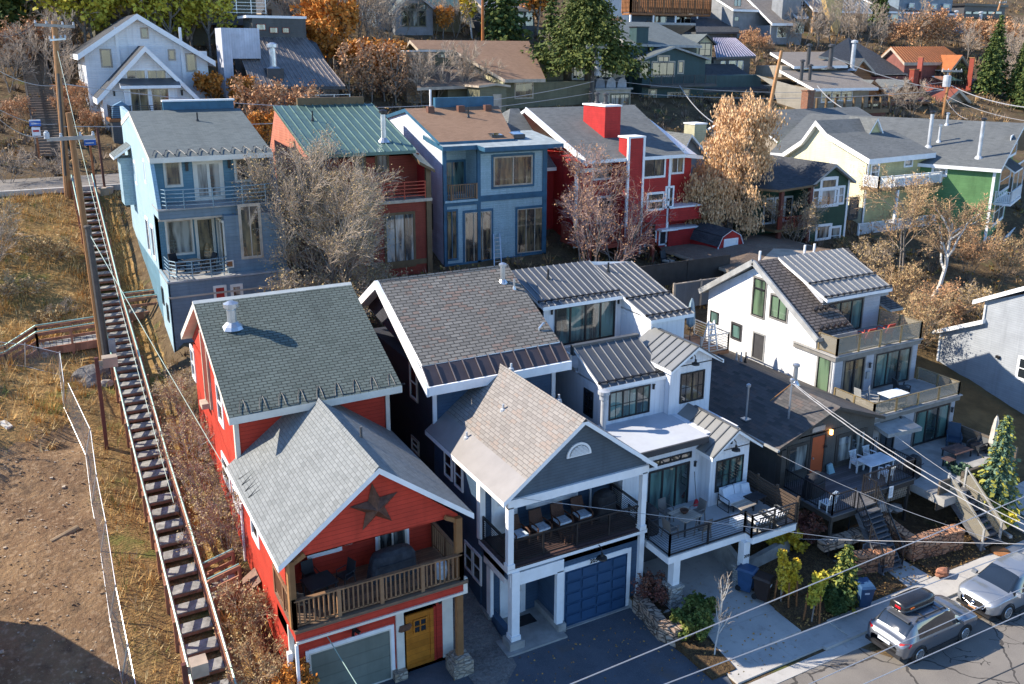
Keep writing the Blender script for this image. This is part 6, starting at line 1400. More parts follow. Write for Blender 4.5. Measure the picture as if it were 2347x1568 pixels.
for x0, x1, xa in ((1225, 1380, 1290), (1440, 1620, 1540)):
 Yq = 86; g0, g1, gp_ = onY(Yq, 3, x0, 640), onY(Yq, 3, x1, 650), onY(Yq, 3, xa, 560)
 h.wedge([(g0.x - a.x, Yq - Y, g0.z - .5), (g1.x - a.x, Yq - Y, g0.z - .5), (g1.x - a.x, Yq - Y, g1.z), (gp_.x - a.x, Yq - Y, gp_.z), (g0.x - a.x, Yq - Y, g0.z)], (0, 4), M.cedar)
 h.slab([[(g0.x - a.x - .3, Yq - Y - .6, g0.z), (gp_.x - a.x, Yq - Y - .6, gp_.z + .2), (gp_.x - a.x, Yq - Y + 5, gp_.z + .2), (g0.x - a.x - .3, Yq - Y + 5, g0.z)], [(gp_.x - a.x, Yq - Y - .6, gp_.z + .2), (g1.x - a.x + .3, Yq - Y - .6, g1.z), (g1.x - a.x + .3, Yq - Y + 5, g1.z), (gp_.x - a.x, Yq - Y + 5, gp_.z + .2)]], M.roof_grey, M.cedar, .4)
f0, f1 = onY(85.5, 3, 1220, 690), onY(85.5, 3, 1690, 700); f2 = onY(92, 3, 1250, 560)
h.wall(f0.x - a.x, -9, f1.x - a.x, 0, 11, f0.z, M.plum)
h.slab([[(f0.x - a.x, -9.6, f0.z), (f1.x - a.x + .5, -9.6, f1.z), (f1.x - a.x, -1, f2.z), (f0.x - a.x, -1, f2.z)]], M.roof_char, M.cedar, .3)
for x_ in (1275, 1700): h.win('f', 3, x_, 715, x_ + 60, 800, off=-9, nx=2, fr=M.tan, gl=M.g_teal)
Y = 92
a, b = onY(Y, 3, 1660, 560), onY(Y, 3, 2140, 690)
h = House('timber lodge with copper coloured metal roofs and dark red chimneys, upper right', (a.x, Y), 17, 12, 12, a.z - 2.5, M.plum)
E1_ = onY(95, 3, 1525, 430); AP_ = onX(E1_.x, 3, 1432, 322); BK_ = onX(E1_.x, 3, 1365, 385); RR_ = onY(AP_.y, 3, 1795, 320)
def lw(v): return (v.x - h.A.x, v.y - h.A.y, v.z)
FR_ = V((RR_.x + 2.2, 95, E1_.z))
h.wedge([(E1_.x - h.A.x + .5, 3.3, 18), (E1_.x - h.A.x + .5, BK_.y - 92 - .5, 18), (E1_.x - h.A.x + .5, BK_.y - 92 - .5, BK_.z - .3), lw(AP_ + V((.5, 0, -.4))), (E1_.x - h.A.x + .5, 3.3, E1_.z - .3)], (9, 0), M.plum)
h.slab([[lw(E1_), lw(FR_), lw(RR_), lw(AP_)], [lw(AP_), lw(RR_), lw(V((RR_.x, BK_.y, BK_.z))), lw(BK_)]], M.bronze, M.tan, .45, seam=(22, M.bronze_s))
DA_, DL_, DR_ = onY(92.5, 3, 1925, 378), onY(92.5, 3, 1846, 482), onY(92.5, 3, 2008, 502); db_ = onX(DA_.x, 3, 1737, 374).y
h.wedge([lw(V((DL_.x, 92.8, DL_.z - 3))), lw(V((DR_.x - .3, 92.8, DL_.z - 3))), lw(V((DR_.x - .3, 92.8, DR_.z - .2))), lw(V((DA_.x, 92.8, DA_.z - .35))), lw(V((DL_.x, 92.8, DL_.z - .2)))], (0, 4), M.g_warm, 'gable_glazing')
h.slab([[lw(DL_), lw(DA_), lw(V((DA_.x, db_, DA_.z))), lw(V((DL_.x, db_, DL_.z)))], [lw(DA_), lw(DR_), lw(V((DR_.x, db_, DR_.z))), lw(V((DA_.x, db_, DA_.z)))]], M.bronze, M.tan, .4)
f0, f1 = onY(88, 3, 1800, 700), onY(88, 3, 2140, 695); f2, f3 = onY(95, 3, 1650, 530), onY(95, 3, 2010, 540)
h.slab([[(f0.x - a.x - 3.0, -4.5, f0.z), (f1.x - a.x, -4.5, f1.z), (f3.x - a.x, 3, f3.z), (f2.x - a.x - .4, 3, f2.z)]], M.bronze_d, M.tan, .5, seam=(20, M.bronze_d))
h.slab([[(onY(89, 3, 1850, 570).x - a.x, -1.4, onY(90.5, 3, 1850, 575).z + .5), (onY(89, 3, 1990, 570).x - a.x, -1.4, onY(90.5, 3, 1990, 575).z + .5), (onY(89, 3, 1970, 540).x - a.x, .2, onY(92, 3, 1970, 545).z + .5), (onY(89, 3, 1840, 540).x - a.x, .2, onY(92, 3, 1840, 545).z + .5)]], M.g_teal, M.char, .1, 'skylight')
g0, g1, gp_ = onY(86.5, 3, 1790, 700), onY(86.5, 3, 1950, 710), onY(86.5, 3, 1875, 620)
h.wedge([(g0.x - a.x, -5.5, 12), (g1.x - a.x, -5.5, 12), (g1.x - a.x, -5.5, g1.z), (gp_.x - a.x, -5.5, gp_.z), (g0.x - a.x, -5.5, g0.z)], (0, 6), M.taupe)
h.slab([[(g0.x - a.x - .5, -6.2, g0.z), (gp_.x - a.x, -6.2, gp_.z + .2), (gp_.x - a.x, 0, gp_.z + .2), (g0.x - a.x - .5, 0, g0.z)], [(gp_.x - a.x, -6.2, gp_.z + .2), (g1.x - a.x + .5, -6.2, g1.z), (g1.x - a.x + .5, 0, g1.z), (gp_.x - a.x, 0, gp_.z + .2)]], M.bronze_d, M.tan, .5)
h.wall(g1.x - a.x, -4, 15, 0, 12, f0.z - .3, M.plum)
h.win('f', 3, 1850, 720, 1890, 790, off=-5.5, nx=2, fr=M.white, gl=M.g_teal)
for q in ((3, 1930, 720, 1990, 790), (3, 2000, 715, 2060, 780)): h.win('f', *q, off=-4, nx=2, fr=M.tan, gl=M.g_teal)
for x0, x1, y0, y1 in ((1580, 1640, 480, 600), (1640, 1665, 395, 560), (1990, 2020, 400, 530)):
 p_, q_ = onY(90.5, 3, x0, y1), onY(90.5, 3, x1, y0); h.chim(p_.x - a.x, -1.5, q_.x - a.x - .4, -.7, p_.z - 2, q_.z, M.redbrown, M.cedar)
def simple(label, Y, L, R_, AP, kind, mat, mt, ms, d=10, wins=(), low=8, seam=None, fr=None, tr=None):
 a, b, c = fit(Y, L, R_, AP)
 h = House(label, (a.x, Y), b.x - a.x, d, G(a.x, Y) - low, a.z, mat)
 if kind == 'y': h.gy(c.z, mt, ms, .5, .5, (c.x - a.x) / (b.x - a.x), zrr=b.z, gm=mat, seam=seam, t=.35)
 elif kind == 'x': h.gx(onY(Y + d / 2, *AP).z, mt, ms, .5, .5, seam=seam, t=.35)
 elif kind == 'shed': h.slab([[(-.5, -.6, a.z), (b.x - a.x + .5, -.6, b.z), (b.x - a.x + .5, d, onY(Y + d, *AP).z), (-.5, d, onY(Y + d, *AP).z)]], mt, ms, .3, seam=seam)
 elif kind == 'hip': h.hip(onY(Y + d / 2, *AP).z, mt, ms, .5, (.3, .7), .5, a.z)
 else: h.box('parapet_cap', -.3, -.3, b.x - a.x + .3, d, a.z, a.z + .3, ms)
 for w_ in wins: h.win('f', *w_[:5], nx=w_[5] if len(w_) > 5 else 1, nz=w_[6] if len(w_) > 6 else 1, fr=fr or M.char, tr=tr, gl=None if tr is not M.white else M.g_dark)
 return h
h = simple('dark modern house with wide flat eaves behind the white gabled house', 112, (1, 640, 95), (1, 1800, 95), None, 'flat', M.olive, M.char, M.char, 12, ((1, 725, 130, 800, 200), (1, 1440, 165, 1505, 270), (1, 1590, 160, 1650, 260), (1, 1270, 210, 1330, 290)))
h.box('balcony_slab', -.6, -2.2, h.w + .5, 0, h.ze - 1.0, h.ze - .3, M.char); h.wall(.5, .5, h.w - .5, 11, h.ze, h.ze + 6, M.olive)
h.rail([(0, -2, h.ze + .3), (h.w, -2, h.ze + .3)], 1.6, mat=M.steel, bal=0, wires=3, balw=.05, post=.1)
h = simple('beige tower house with tan framed windows beside bare aspens at the top edge', 122, (1, 1815, 60), (1, 1985, 60), (1, 1900, -60), 'y', M.beige, M.roof_char, M.tan, 9, ((1, 1820, -30, 1860, 40), (1, 1880, -25, 1930, 35), (1, 1840, 60, 1870, 105)))
h = simple('grey gabled house with a tall grid of dark windows at the top edge', 117, (2, 365, 70), (2, 628, 55), (2, 500, -50), 'y', M.midgrey, M.roof_slate, M.grey, 11, ((2, 418, 75, 470, 180, 1), (2, 478, 75, 523, 180, 1), (2, 532, 75, 580, 180, 1), (2, 418, 30, 468, 62), (2, 474, 28, 524, 62), (2, 532, 30, 580, 66)), tr=M.olive)
q = onY(119, 2, 235, 55); h.wall(q.x - h.A.x, 2, 0, 10, 14, q.z, M.bluegrey); h.slab([[(q.x - h.A.x - .5, 1.5, q.z), (.5, 1.5, q.z), (.5, 8, q.z + 5), (q.x - h.A.x + 3, 8, q.z + 5)]], M.roof_slate, M.grey, .3)
q2 = onY(119, 2, 820, 50); h.wall(h.w, 2, q2.x - h.A.x, 10, 14, q2.z, M.olive); h.slab([[(h.w - .5, 1.5, q2.z), (q2.x - h.A.x + 1, 1.5, q2.z), (q2.x - h.A.x, 9, q2.z + 4), (h.w - .5, 9, q2.z + 4)]], M.greenmet, M.grey, .3)
h = simple('shadowed house with wide rust framed windows between yellow aspen and spruce', 118, (2, 985, 50), (2, 1330, 50), (2, 1150, -40), 'x', M.dkgrey, M.metal_gr, M.tan, 10, ((2, 1215, 85, 1255, 180), (2, 1265, 80, 1320, 180)))
h = simple('slate blue house with an orange timber balcony at the top edge', 124, (2, 1985, -60), (2, 2347, -60), (2, 2150, -150), 'x', siding('deep slate blue siding', (.06, .10, .16), .2), M.roof_char, M.white, 10, ((2, 2160, 108, 2230, 165, 2), (2, 2305, 105, 2400, 160, 2), (3, -10, 115, 8, 170), (2, 2010, -20, 2060, 10), (2, 2160, -50, 2260, 10, 2)), tr=M.white)
for dy in (0,):
 d0, d1 = onY(122, 2, 1980, 88), onY(122, 3, 180, 95)
 h.box('balcony', d0.x - h.A.x, -2.4, d1.x - h.A.x, 0, d0.z - .3, d0.z, M.cedar); h.rail([(d0.x - h.A.x, -.1, d0.z), (d0.x - h.A.x, -2.3, d0.z), (d1.x - h.A.x, -2.3, d0.z)], 2.6, mat=M.cedar, bal=.35, balw=.2, post=.25, top=.3)
 for i in range(4): h.box('post', d0.x - h.A.x + i * 4.5, -2.3, d0.x - h.A.x + i * 4.5 + .25, -2.05, 14, d0.z, M.white)
h.wall(h.w - .2, 1, h.w + 12, 9, 12, h.ze - 4, siding('deep slate blue siding', (.06, .10, .16), .2))
Yb = 116
a, b = onY(Yb, 3, 95, 220), onY(Yb, 3, 375, 220); tp = onY(Yb + 6, 3, 120, 125); tp2 = onY(Yb + 6, 3, 345, 125)
h = House('low shed under a plain dark navy roof below the slate blue house', (a.x, Yb), b.x - a.x, 8, 16, a.z, M.dkgrey)
h.slab([[(-.5, -.5, a.z), (b.x - a.x + .5, -.5, b.z), (tp2.x - a.x, 6, tp.z), (tp.x - a.x - 1, 6, tp.z)]], M.roof_char, M.char, .3)
h = simple('tall grey house with steep taupe roof and a boxed grey chimney', 118, (3, 350, 60), (3, 610, 165), (3, 470, -30), 'x', M.midgrey, M.roof_taupe, M.white, 12, ((3, 355, -5, 400, 45, 2), (3, 355, 115, 385, 145)))
q = onY(117, 3, 690, 20); h.chim(q.x - h.A.x - 2, -3, q.x - h.A.x + 2.2, -.5, q.z - 8, q.z + 1, M.midgrey)
e0, e1 = onY(114, 3, 610, 160), onY(114, 3, 745, 160); t0 = onY(121, 3, 440, -20); t1 = onY(121, 3, 640, -20); f1 = onY(114, 3, 860, 115); t2 = onY(121, 3, 760, -20)
h.slab([[(e0.x - h.A.x, -4.2, e0.z), (e1.x - h.A.x + 1, -4.2, e1.z), (t1.x - h.A.x, 3, t1.z), (t0.x - h.A.x, 3, t0.z)], [(e1.x - h.A.x + 1, -4.2, f1.z), (f1.x - h.A.x, -4.2, f1.z), (t2.x - h.A.x, 3, t2.z), (t1.x - h.A.x, 3, t1.z)]], M.roof_taupe, M.white, .4)
h.wall(e0.x - h.A.x + .5, -3.5, e1.x - h.A.x, 0, 16, e0.z - .3, M.midgrey); h.wall(e1.x - h.A.x, -3.5, f1.x - h.A.x - .5, 3, 16, f1.z - .3, M.midgrey)
for q in ((3, 650, 185, 710, 260), (3, 770, 150, 830, 230)): h.win('f', *q, off=-3.5, fr=M.white, gl=M.g_dark)
h = simple('house with ribbed grey metal roof above a raw plywood wall', 122, (3, 905, 60), (3, 1280, 60), (3, 1050, -70), 'x', plain('raw plywood', (.46, .25, .10)), M.metal_gr, M.white, 10, ((3, 930, 80, 975, 130),), seam=(16, M.seam_l))
q = onY(120, 3, 1055, 200); h.wedge([(q.x - h.A.x, -2, q.z - 2), (q.x - h.A.x + .9, -2, q.z), (q.x - h.A.x + 1.6, -2, q.z + 13), (q.x - h.A.x + .4, -2, q.z + 12.5), (q.x - h.A.x - .4, -2, q.z + 5), (q.x - h.A.x - 4.5, -2, q.z + 9), (q.x - h.A.x - 4.8, -2, q.z + 8)], (0, 1), plain('bare yellow sheathing', (.62, .42, .17)), 'wall_sheathing')
q = onY(124, 3, 780, -10); h.wall(q.x - h.A.x, 2, -1, 9, 16, q.z + 2, M.bluegrey); h.win('f', 3, 805, 5, 840, 50, off=2, nx=2, nz=2, fr=M.white, gl=M.g_dark)
h = simple('pale blue house with an arched window and white trimmed gable, top right', 127, (3, 1405, 75), (3, 1865, 60), (3, 1500, 0), 'x', M.bluegrey, M.roof_char, M.white, 12, ((3, 1440, 100, 1478, 165, 1, 2), (3, 1560, 25, 1590, 52), (3, 1715, 30, 1745, 58), (3, 1795, 30, 1835, 55)), tr=M.white)
q = onY(127, 3, 1505, 5); h.box('upper_storey', q.x - h.A.x, .5, h.w, 8, h.ze, q.z + 1, M.bluegrey); h.box('parapet_cap', q.x - h.A.x - .4, .2, h.w + .4, 8.3, q.z + 1, q.z + 1.5, M.white)
h = simple('dark flat topped house with clerestory windows over a silver roof, top right corner', 124, (3, 1870, 235), (3, 2400, 270), (3, 2000, 120), 'shed', M.dkgrey, M.metal_gr, M.char, 12, ())
q = onY(135, 3, 1930, 110); q2 = onY(135, 3, 2220, 50); h.box('upper_storey', q.x - h.A.x, 11, q2.x - h.A.x, 15, q.z - 1, q2.z, M.char); h.box('parapet_cap', q.x - h.A.x - .5, 10.6, q2.x - h.A.x + .4, 15, q2.z, q2.z + .5, M.black)
for i in range(5): h.win('f', 3, 1945 + i * 52, 78, 1985 + i * 52, 98, off=10.95, fr=M.black, gl=M.g_warm)
h.slab([[(-.5, -.7, h.ze + .3), (h.w * .45, -.7, h.ze + .3), (h.w * .3, 11, onY(136, 3, 1850, 108).z), (-3, 11, onY(136, 3, 1850, 108).z)]], M.roof_grey, M.char, .3)
for x, y in ((1865, 210), (2035, 215), (2180, 240)): pipe(h.e, onY(124.5, 3, x, y), 3.4, .3, M.pipe, True, 'chimney_pipe')
# ============================================================ the public stairs up the slope, posts, poles, fences
M.rustwood = wood('rust brown stained timber', (.33, .15, .09), .3, 1, gap=0)
M.polewood = wood('weathered brown pole wood', (.37, .185, .075), .5, 1, gap=0)
M.poledark = wood('dark grey pole wood', (.085, .075, .065), .5, 1, gap=0)
M.tread = plain('worn grey stair tread', (.27, .265, .25), .65, .3, .1, var=.35, scale=3)
M.railgreen = plain('pale green handrail pipe', (.30, .47, .40), .4, .4, .3)
t = thing('public_stairway', 'long rust brown public stairway with grey treads and green handrails climbing beside the red house', 'stairway', (3.5, 28, 1))
LAND = ((31.6, 33.0), (51.3, 52.5), (56.0, 57.2))
n = 0; y = 23.0; tb = MB(); rb = MB()
treads = []
while y < 71:
 z = stair_z(y); treads.append((y, z)); y += 1.0 if y < 41 else .76
for i, (y, z) in enumerate(treads):
 mb = MB(); mb.box(2.92, y, z - .05, 4.1, y + .62, z); mb.box(2.92, y - .02, z - .17, 4.1, y + .03, z - .05, 1); mb.build('tread', [M.tread, M.rustwood], t)
for x in (2.84, 4.17):
 yy = [22.5, 27, 35, 41, 49, 57.5, 71.2]
 for a, b in zip(yy, yy[1:]):
  mb = MB(); mb.bar((x, a, stair_z(a) - .12), (x, b, stair_z(b) - .12), .1, .3); mb.build('stringer', M.rustwood, t)
  mb = MB(); mb.bar((x, a, stair_z(a) + .86), (x, b, stair_z(b) + .86), .12, .1); mb.bar((x, a, stair_z(a) + .45), (x, b, stair_z(b) + .45), .07, .16); mb.build('rail', M.rustwood, t)
  mb = MB(); mb.tube([(x - .02, a, stair_z(a) + .98), (x - .02, b, stair_z(b) + .98)], .045, 6); mb.build('handrail', M.railgreen, t)
 y = 23
 while y < 71:
  mb = MB(); s_ = -.1 if x < 3 else .1; mb.bar((x + s_, y, stair_z(y) - .6), (x + s_, y, stair_z(y) + .95), .12, .12); mb.build('post', M.rustwood, t); y += 1.9
mb = MB()
def bridge(pts, wid, name):
 mb = MB(); m2 = MB(); m3 = MB()
 for a, b in zip(pts, pts[1:]):
  a = V(a); b = V(b); s = V((0, wid / 2, 0))
  for q in (-1, 1):
   mb.bar(a + s * q - V((0, 0, .2)), b + s * q - V((0, 0, .2)), .1, .45); mb.bar(a + s * q + V((0, 0, .85)), b + s * q + V((0, 0, .85)), .1, .14); mb.bar(a + s * q + V((0, 0, .45)), b + s * q + V((0, 0, .45)), .06, .16)
   m3.tube([a + s * q + V((0, 0, 1.0)), b + s * q + V((0, 0, 1.0))], .04, 6)
   k = max(1, int((b - a).length / 1.5))
   for i in range(k + 1): p = a.lerp(b, i / k) + s * q; mb.bar(p - V((0, 0, .8)), p + V((0, 0, .9)), .12, .12)
  k = max(2, int((b - a).length / .3))
  for i in range(k): m2.box(min(a.x, b.x) + abs(b.x - a.x) * i / k, a.y - wid / 2, (a.z + (b.z - a.z) * (i if a.x < b.x else k - i) / k) - .05, min(a.x, b.x) + abs(b.x - a.x) * (i + .93) / k, a.y + wid / 2, a.z + (b.z - a.z) * (i if a.x < b.x else k - i) / k)
 mb.build(name, M.rustwood, t); m2.build(name + '_floor', M.tread, t); m3.build('handrail', M.railgreen, t)
ya = 54.0; za = stair_z(ya)
bridge([(2.8, ya - .3, za + .1), (-.6, ya - .3, za), (-2.2, ya - .3, za - .9), (-3.8, ya - .3, za - 1.1)], 1.3, 'side_bridge')
bridge([(4.2, 56.3, stair_z(56.3) + .1), (6.2, 56.3, stair_z(56.3) + .1)], 1.3, 'side_bridge')
bridge([(4.2, 32.6, stair_z(32.6)), (5.4, 32.6, stair_z(32.6) + .3)], 1.2, 'side_bridge')
def label_box(name, label, cat, group=None): return thing(name, label, cat, (0, 0, 0), group)
for top, base, lab, bx in (((1.81, 44.0, 8.77), (1.79, 44.0, 3.9), 'thin dark brown post holding a tan box out over the stairs', (2.05, 2.7)), ((2.62, 27.6, 2.95), (2.62, 27.6, -.2), 'short brown post with a tan box at the foot of the stairs', (2.8, 3.35))):
 p = thing('box_post', lab, 'post', base)
 mb = MB(); mb.bar(base, top, .17, .17); mb.build('post', plain('dark red brown paint', (.12, .045, .035), .5), p)
 mb = MB(); mb.box(top[0], top[1] - .08, top[2] - .4, bx[0], top[1] + .08, top[2] - .2); mb.box(bx[0], top[1] - .28, top[2] - .5, bx[1], top[1] + .28, top[2] - .02); mb.build('lamp_box', plain('tan sheet metal', (.36, .29, .22), .5), p)
p = thing('post', 'tall thin dark post standing in a concrete tub at the upper end of the stairs', 'post', (4.87, 70.91, 12.6))
mb = MB(); mb.tube([(4.87, 70.91, 12.6), (4.83, 70.91, 17.2)], .09, 8); mb.build('shaft', plain('dark red brown post', (.10, .045, .035)), p)
mb = MB(); mb.lathe((4.87, 70.91, 12.2), [(.5, 0), (.6, .75), (.5, .78)], 14); mb.build('tub', M.tan, p)
for x, y, z, lab in ((4.38, 73.0, 12.95, 'blue bus stop sign on a brown post by the top of the stairs'), (1.08, 80.6, 13.9, 'blue sign over a white one at the foot of the far timber stairs')):
 p = thing('street_sign', lab, 'sign', (x, y, z))
 mb = MB(); mb.bar((x, y, z - .3), (x, y, z + 3.4), .14, .14); mb.build('post', plain('orange brown post', (.30, .11, .04)), p)
 mb = MB(); mb.box(x - .4, y - .1, z + 2.85, x + .4, y - .06, z + 3.25); mb.build('sign_face', plain('blue sign paint', (.03, .12, .40), .4), p)
 mb = MB(); mb.box(x - .4, y - .105, z + 3.25, x + .4, y - .055, z + 3.35); mb.box(x - .3, y - .115, z + 3.0, x + .25, y - .1, z + 3.06); mb.build('sign_band', M.white, p)
 if x < 2:
  mb = MB(); mb.box(x - .3, y - .1, z + 2.1, x + .3, y - .06, z + 2.75); mb.build('lower_sign', M.white, p)
  mb = MB(); mb.box(x - .22, y - .12, z + 2.4, x + .22, y - .1, z + 2.55); mb.build('sign_mark', plain('red sign paint', (.45, .03, .03)), p)
M.stepw = wood('weathered timber step', (.20, .15, .11), .5, 1, gap=0)
t = thing('timber_stairs', 'old dark timber stairs climbing the wooded slope above the lane', 'stairs', (2.4, 82, 14))
y = 81.5; i = 0
while y < 112:
 z = G(0, y) + .45; mb = MB(); mb.box(1.0, y, z - .2, 3.1, y + .34, z); mb.build('step', M.stepw, t); y += .62
for x in (.95, 3.15):
 mb = MB(); mb.bar((x, 81.5, G(0, 81.5) + 1.2), (x, 112, G(0, 112) + 1.2), .1, .12); mb.bar((x, 81.5, G(0, 81.5) + .2), (x, 112, G(0, 112) + .2), .15, .4)
 for k in range(14): yy = 81.6 + k * 2.3; mb.bar((x, yy, G(0, yy) - .3), (x, yy, G(0, yy) + 1.2), .12)
 mb.build('handrail', M.poledark, t)
def lump(name, label, cat, p, r, mat, sq=(1, 1, .6), group=None, seed=1, n=2):
 import bmesh
 bm = bmesh.new(); bmesh.ops.create_icosphere(bm, subdivisions=n, radius=1)
 rg = random.Random(seed)
 ph = [rg.uniform(0, 6.3) for _ in range(6)]
 for v in bm.verts:
  c = v.co.copy(); k = 1 + .16 * math.sin(3 * c.x + ph[0]) + .14 * math.sin(4 * c.y + ph[1]) + .12 * math.sin(5 * c.z + ph[2]) + .1 * math.sin(7 * c.x * c.y + ph[3])
  v.co = V((c.x * sq[0], c.y * sq[1], c.z * sq[2])) * (k * r)
 me = bpy.data.meshes.new(name); bm.to_mesh(me); bm.free(); me.materials.append(mat)
 o = bpy.data.objects.new(name, me); COL.objects.link(o); o.location = V(p)
 if label: tag(o, label, cat, group)
 return o
M.rock = plain('grey tan rock', (.33, .29, .25), .9, var=.3, scale=4, bmp=.01)
M.rockred = plain('red sandstone', (.34, .15, .09), .9, var=.25, scale=4, bmp=.01)
a, b = onG(7, 350, 610), onG(7, 540, 510)
mb = MB(); mb.tube([a + V((0, 0, .1)), b + V((0, 0, .13))], .13, 8); tag(mb.build('log', wood('cut log', (.33, .24, .14), .5, 1, gap=0)), 'short sawn log lying on the bare dirt lot', 'log')
a, b = onG(4, 15, 1345), onG(4, 70, 1385)
mb = MB(); mb.bar(a + V((0, 0, .1)), b + V((0, 0, .1)), .3, .12); tag(mb.build('plank', M.cream), 'pale board end lying in the dry grass at the left edge', 'board')
p = onG(4, 600, 1030); lump('soil_heap', 'grey heap of gravelly soil beside the stairs below the side bridge', 'heap', (p.x + .2, p.y, p.z - .05), .95, M.gravel, (1.3, .9, .5), seed=4, n=3)
for i, (k, x, y, r) in enumerate(((4, 735, 1070, .35), (4, 620, 1085, .25), (4, 320, 865, .35), (4, 690, 1045, .28))):
 q = onG(k, x, y); lump('boulder', ('flat brown boulder on the soil heap by the pole', 'small brown stone at the left foot of the soil heap', 'grey lump of rock under the left side bridge', 'round stone in front of the grey soil heap')[i], 'boulder', q, r, M.rock, seed=i + 10)
cl, clnt, clb = new_mat('chain link mesh', .5, .4, .6)
uvm = node(clnt, 'ShaderNodeSeparateXYZ'); link(clnt, uvnode(clnt), uvm.inputs[0])
def wire_f(s): return math_n(clnt, 'ABSOLUTE', math_n(clnt, 'SUBTRACT', math_n(clnt, 'FRACT', math_n(clnt, 'MULTIPLY', math_n(clnt, 'ADD', uvm.outputs[0], math_n(clnt, 'MULTIPLY', uvm.outputs[1], s)), 9)), .5))
wf = math_n(clnt, 'MAXIMUM', wire_f(1), wire_f(-1))
clb.inputs['Base Color'].default_value = (.16, .18, .21, 1)
link(clnt, math_n(clnt, "GREATER_THAN", wf, .43), clb.inputs['Alpha'])
fp = [V((.80, 27.3, 0)), V((.76, 29.83, 0)), V((.71, 32.66, 0)), V((.78, 36.85, 0)), V((.75, 40.15, 0)), V((.84, 43.67, 0)), V((.22, 47.8, 0)), V((.25, 50.92, 0)), V((-1.32, 52.14, 0)), V((-4.5, 53.9, 0))]
for p in fp: p.z = ground_z(p.x, p.y) - .05
t = thing('chain_link_fence', 'galvanised chain link fence running down between the dirt lot and the stairs', 'fence', fp[3])
for i, (a, b) in enumerate(zip(fp, fp[1:])):
 hh = V((.34 if i < 6 else .15, 0, 1.3))
 mb = MB(); mb.tube([a, a + hh + V((0, 0, .1))], .035, 6); mb.build('post', M.steel, t)
 mb = MB(); mb.tube([a + hh, b + hh], .018, 6); mb.tube([a + V((0, 0, .1)), b + V((0, 0, .1))], .012, 5); mb.build('rail', M.steel, t)
 mb = MB(); mb.face([a + V((0, 0, .08)), b + V((0, 0, .08)), b + hh, a + hh]); mb.build('mesh_panel', cl, t)
M.insul = plain('grey insulator', (.45, .47, .48), .3, .5)
def pole(label, base, top, r, arm=None, mat=None, trans=None, name='utility_pole'):
 t = thing(name, label, 'utility pole', base)
 mb = MB(); mb.tube([V(base) - V((0, 0, .5)), V(base).lerp(V(top), .5), top], [r, r * .88, r * .75], 10); mb.build('pole', mat or M.polewood, t)
 if arm:
  for a in arm:
   a0, a1, w = V(a[0]), V(a[1]), a[2]
   mb = MB(); mb.bar(a0, a1, w, w * 1.2); mb.build('crossarm', a[3], t)
   for k in (0.03, .3, .7, .97):
    mb = MB(); mb.lathe(a0.lerp(a1, k) + V((0, 0, w * .5)), [(.05, 0), (.08, .05), (.05, .12), (.07, .18), (.02, .22)], 8); mb.build('insulator', M.insul, t)
 if trans:
  mb = MB(); mb.lathe(trans[0], [(trans[1], 0), (trans[1], trans[2]), (trans[1] * .7, trans[2] * 1.08), (.08, trans[2] * 1.1), (.08, trans[2] * 1.3)], 14); mb.build('transformer', M.pipe, t)
 return t
M.armgrey = plain('grey weathered crossarm', (.36, .33, .29), .8)
pA = pole('tall orange brown utility pole at the top of the public stairs', (2.4, 70.7, 12.6), (2.92, 70.7, 24.46), .24, [((1.69, 70.5, 24.2), (4.15, 70.5, 24.1), .16, M.armgrey), ((2.5, 70.5, 23.2), (3.5, 70.5, 23.3), .1, M.steel)])
pB = pole('leaning brown utility pole with a white crossarm halfway up the stairs', (2.46, 51.0, 5.6), (2.24, 51.0, 19.58), .19, [((1.1, 50.8, 18.3), (3.3, 50.8, 18.34), .15, M.armgrey)], trans=((1.12, 50.75, 18.35), .13, .3))
mb = MB(); mb.tube([(2.62, 50.6, 5.5), (2.45, 50.6, 13.75)], [.2, .16], 9); mb.lathe((2.45, 50.6, 13.75), [(.2, 0), (.2, .08), (.1, .12)], 9)
o = mb.build('pole_stub', M.poledark, pB)
mb = MB(); mb.box(2.75, 50.4, 6.6, 3.1, 50.7, 7.6); mb.tube([(2.95, 50.6, 5.4), (2.9, 50.6, 7.0)], .08, 6); mb.build('junction_box', M.grey, pB)
mb = MB(); mb.tube([(2.4, 70.45, 14), (2.75, 70.45, 21)], .09, 6); mb.build('conduit', M.poledark, pA)
q0, q1 = onY(88, 2, 1715, 700), onY(88, 2, 1745, 320); a0, a1 = onY(88, 2, 1715, 325), onY(88, 2, 1795, 325)
pole('slim grey utility pole with a white crossarm in front of the big spruce', q0, q1, .3, [(a0 - V((.6, 0, 0)), a1 + V((.6, 0, 0)), .25, M.armgrey)], M.poledark, (onY(87.5, 2, 1763, 520), .42, 2.0))
q0, q1 = onY(77, 3, 585, 800), onY(77, 3, 680, 350)
pole('bare brown pole leaning above the golden willow', (q0.x, 77, q0.z), q1, .24)
q0, q1 = onY(81, 3, 1785, 815), onY(81, 3, 1843, 490); a0, a1 = onY(81, 3, 1785, 488), onY(81, 3, 1920, 490)
pole('utility pole with a grey transformer before the copper roofed lodge', q0, q1, .22, [(a0, a1, .22, M.armgrey)], M.polewood, (onY(80.6, 3, 1812, 597), .5, 1.4))
q0, q1 = onY(103, 2, 972, 270), onY(103, 2, 972, -30)
pole('orange brown pole beside the yellow aspen behind the brown roof', q0, q1, .2, None, plain('orange brown pole', (.34, .12, .03)))
q0, q1 = onY(132, 3, 2170, 60), onY(132, 3, 2200, -10)
pole('distant pole with a pale crossarm at the top right corner', q0, q1 + V((0, 0, .5)), .25, [(onY(132, 3, 2180, 18), onY(132, 3, 2225, 18), .3, M.armgrey)])
M.wire_w = plain('bright bare wire', (.46, .45, .44), .4, .5, .4, var=.02)
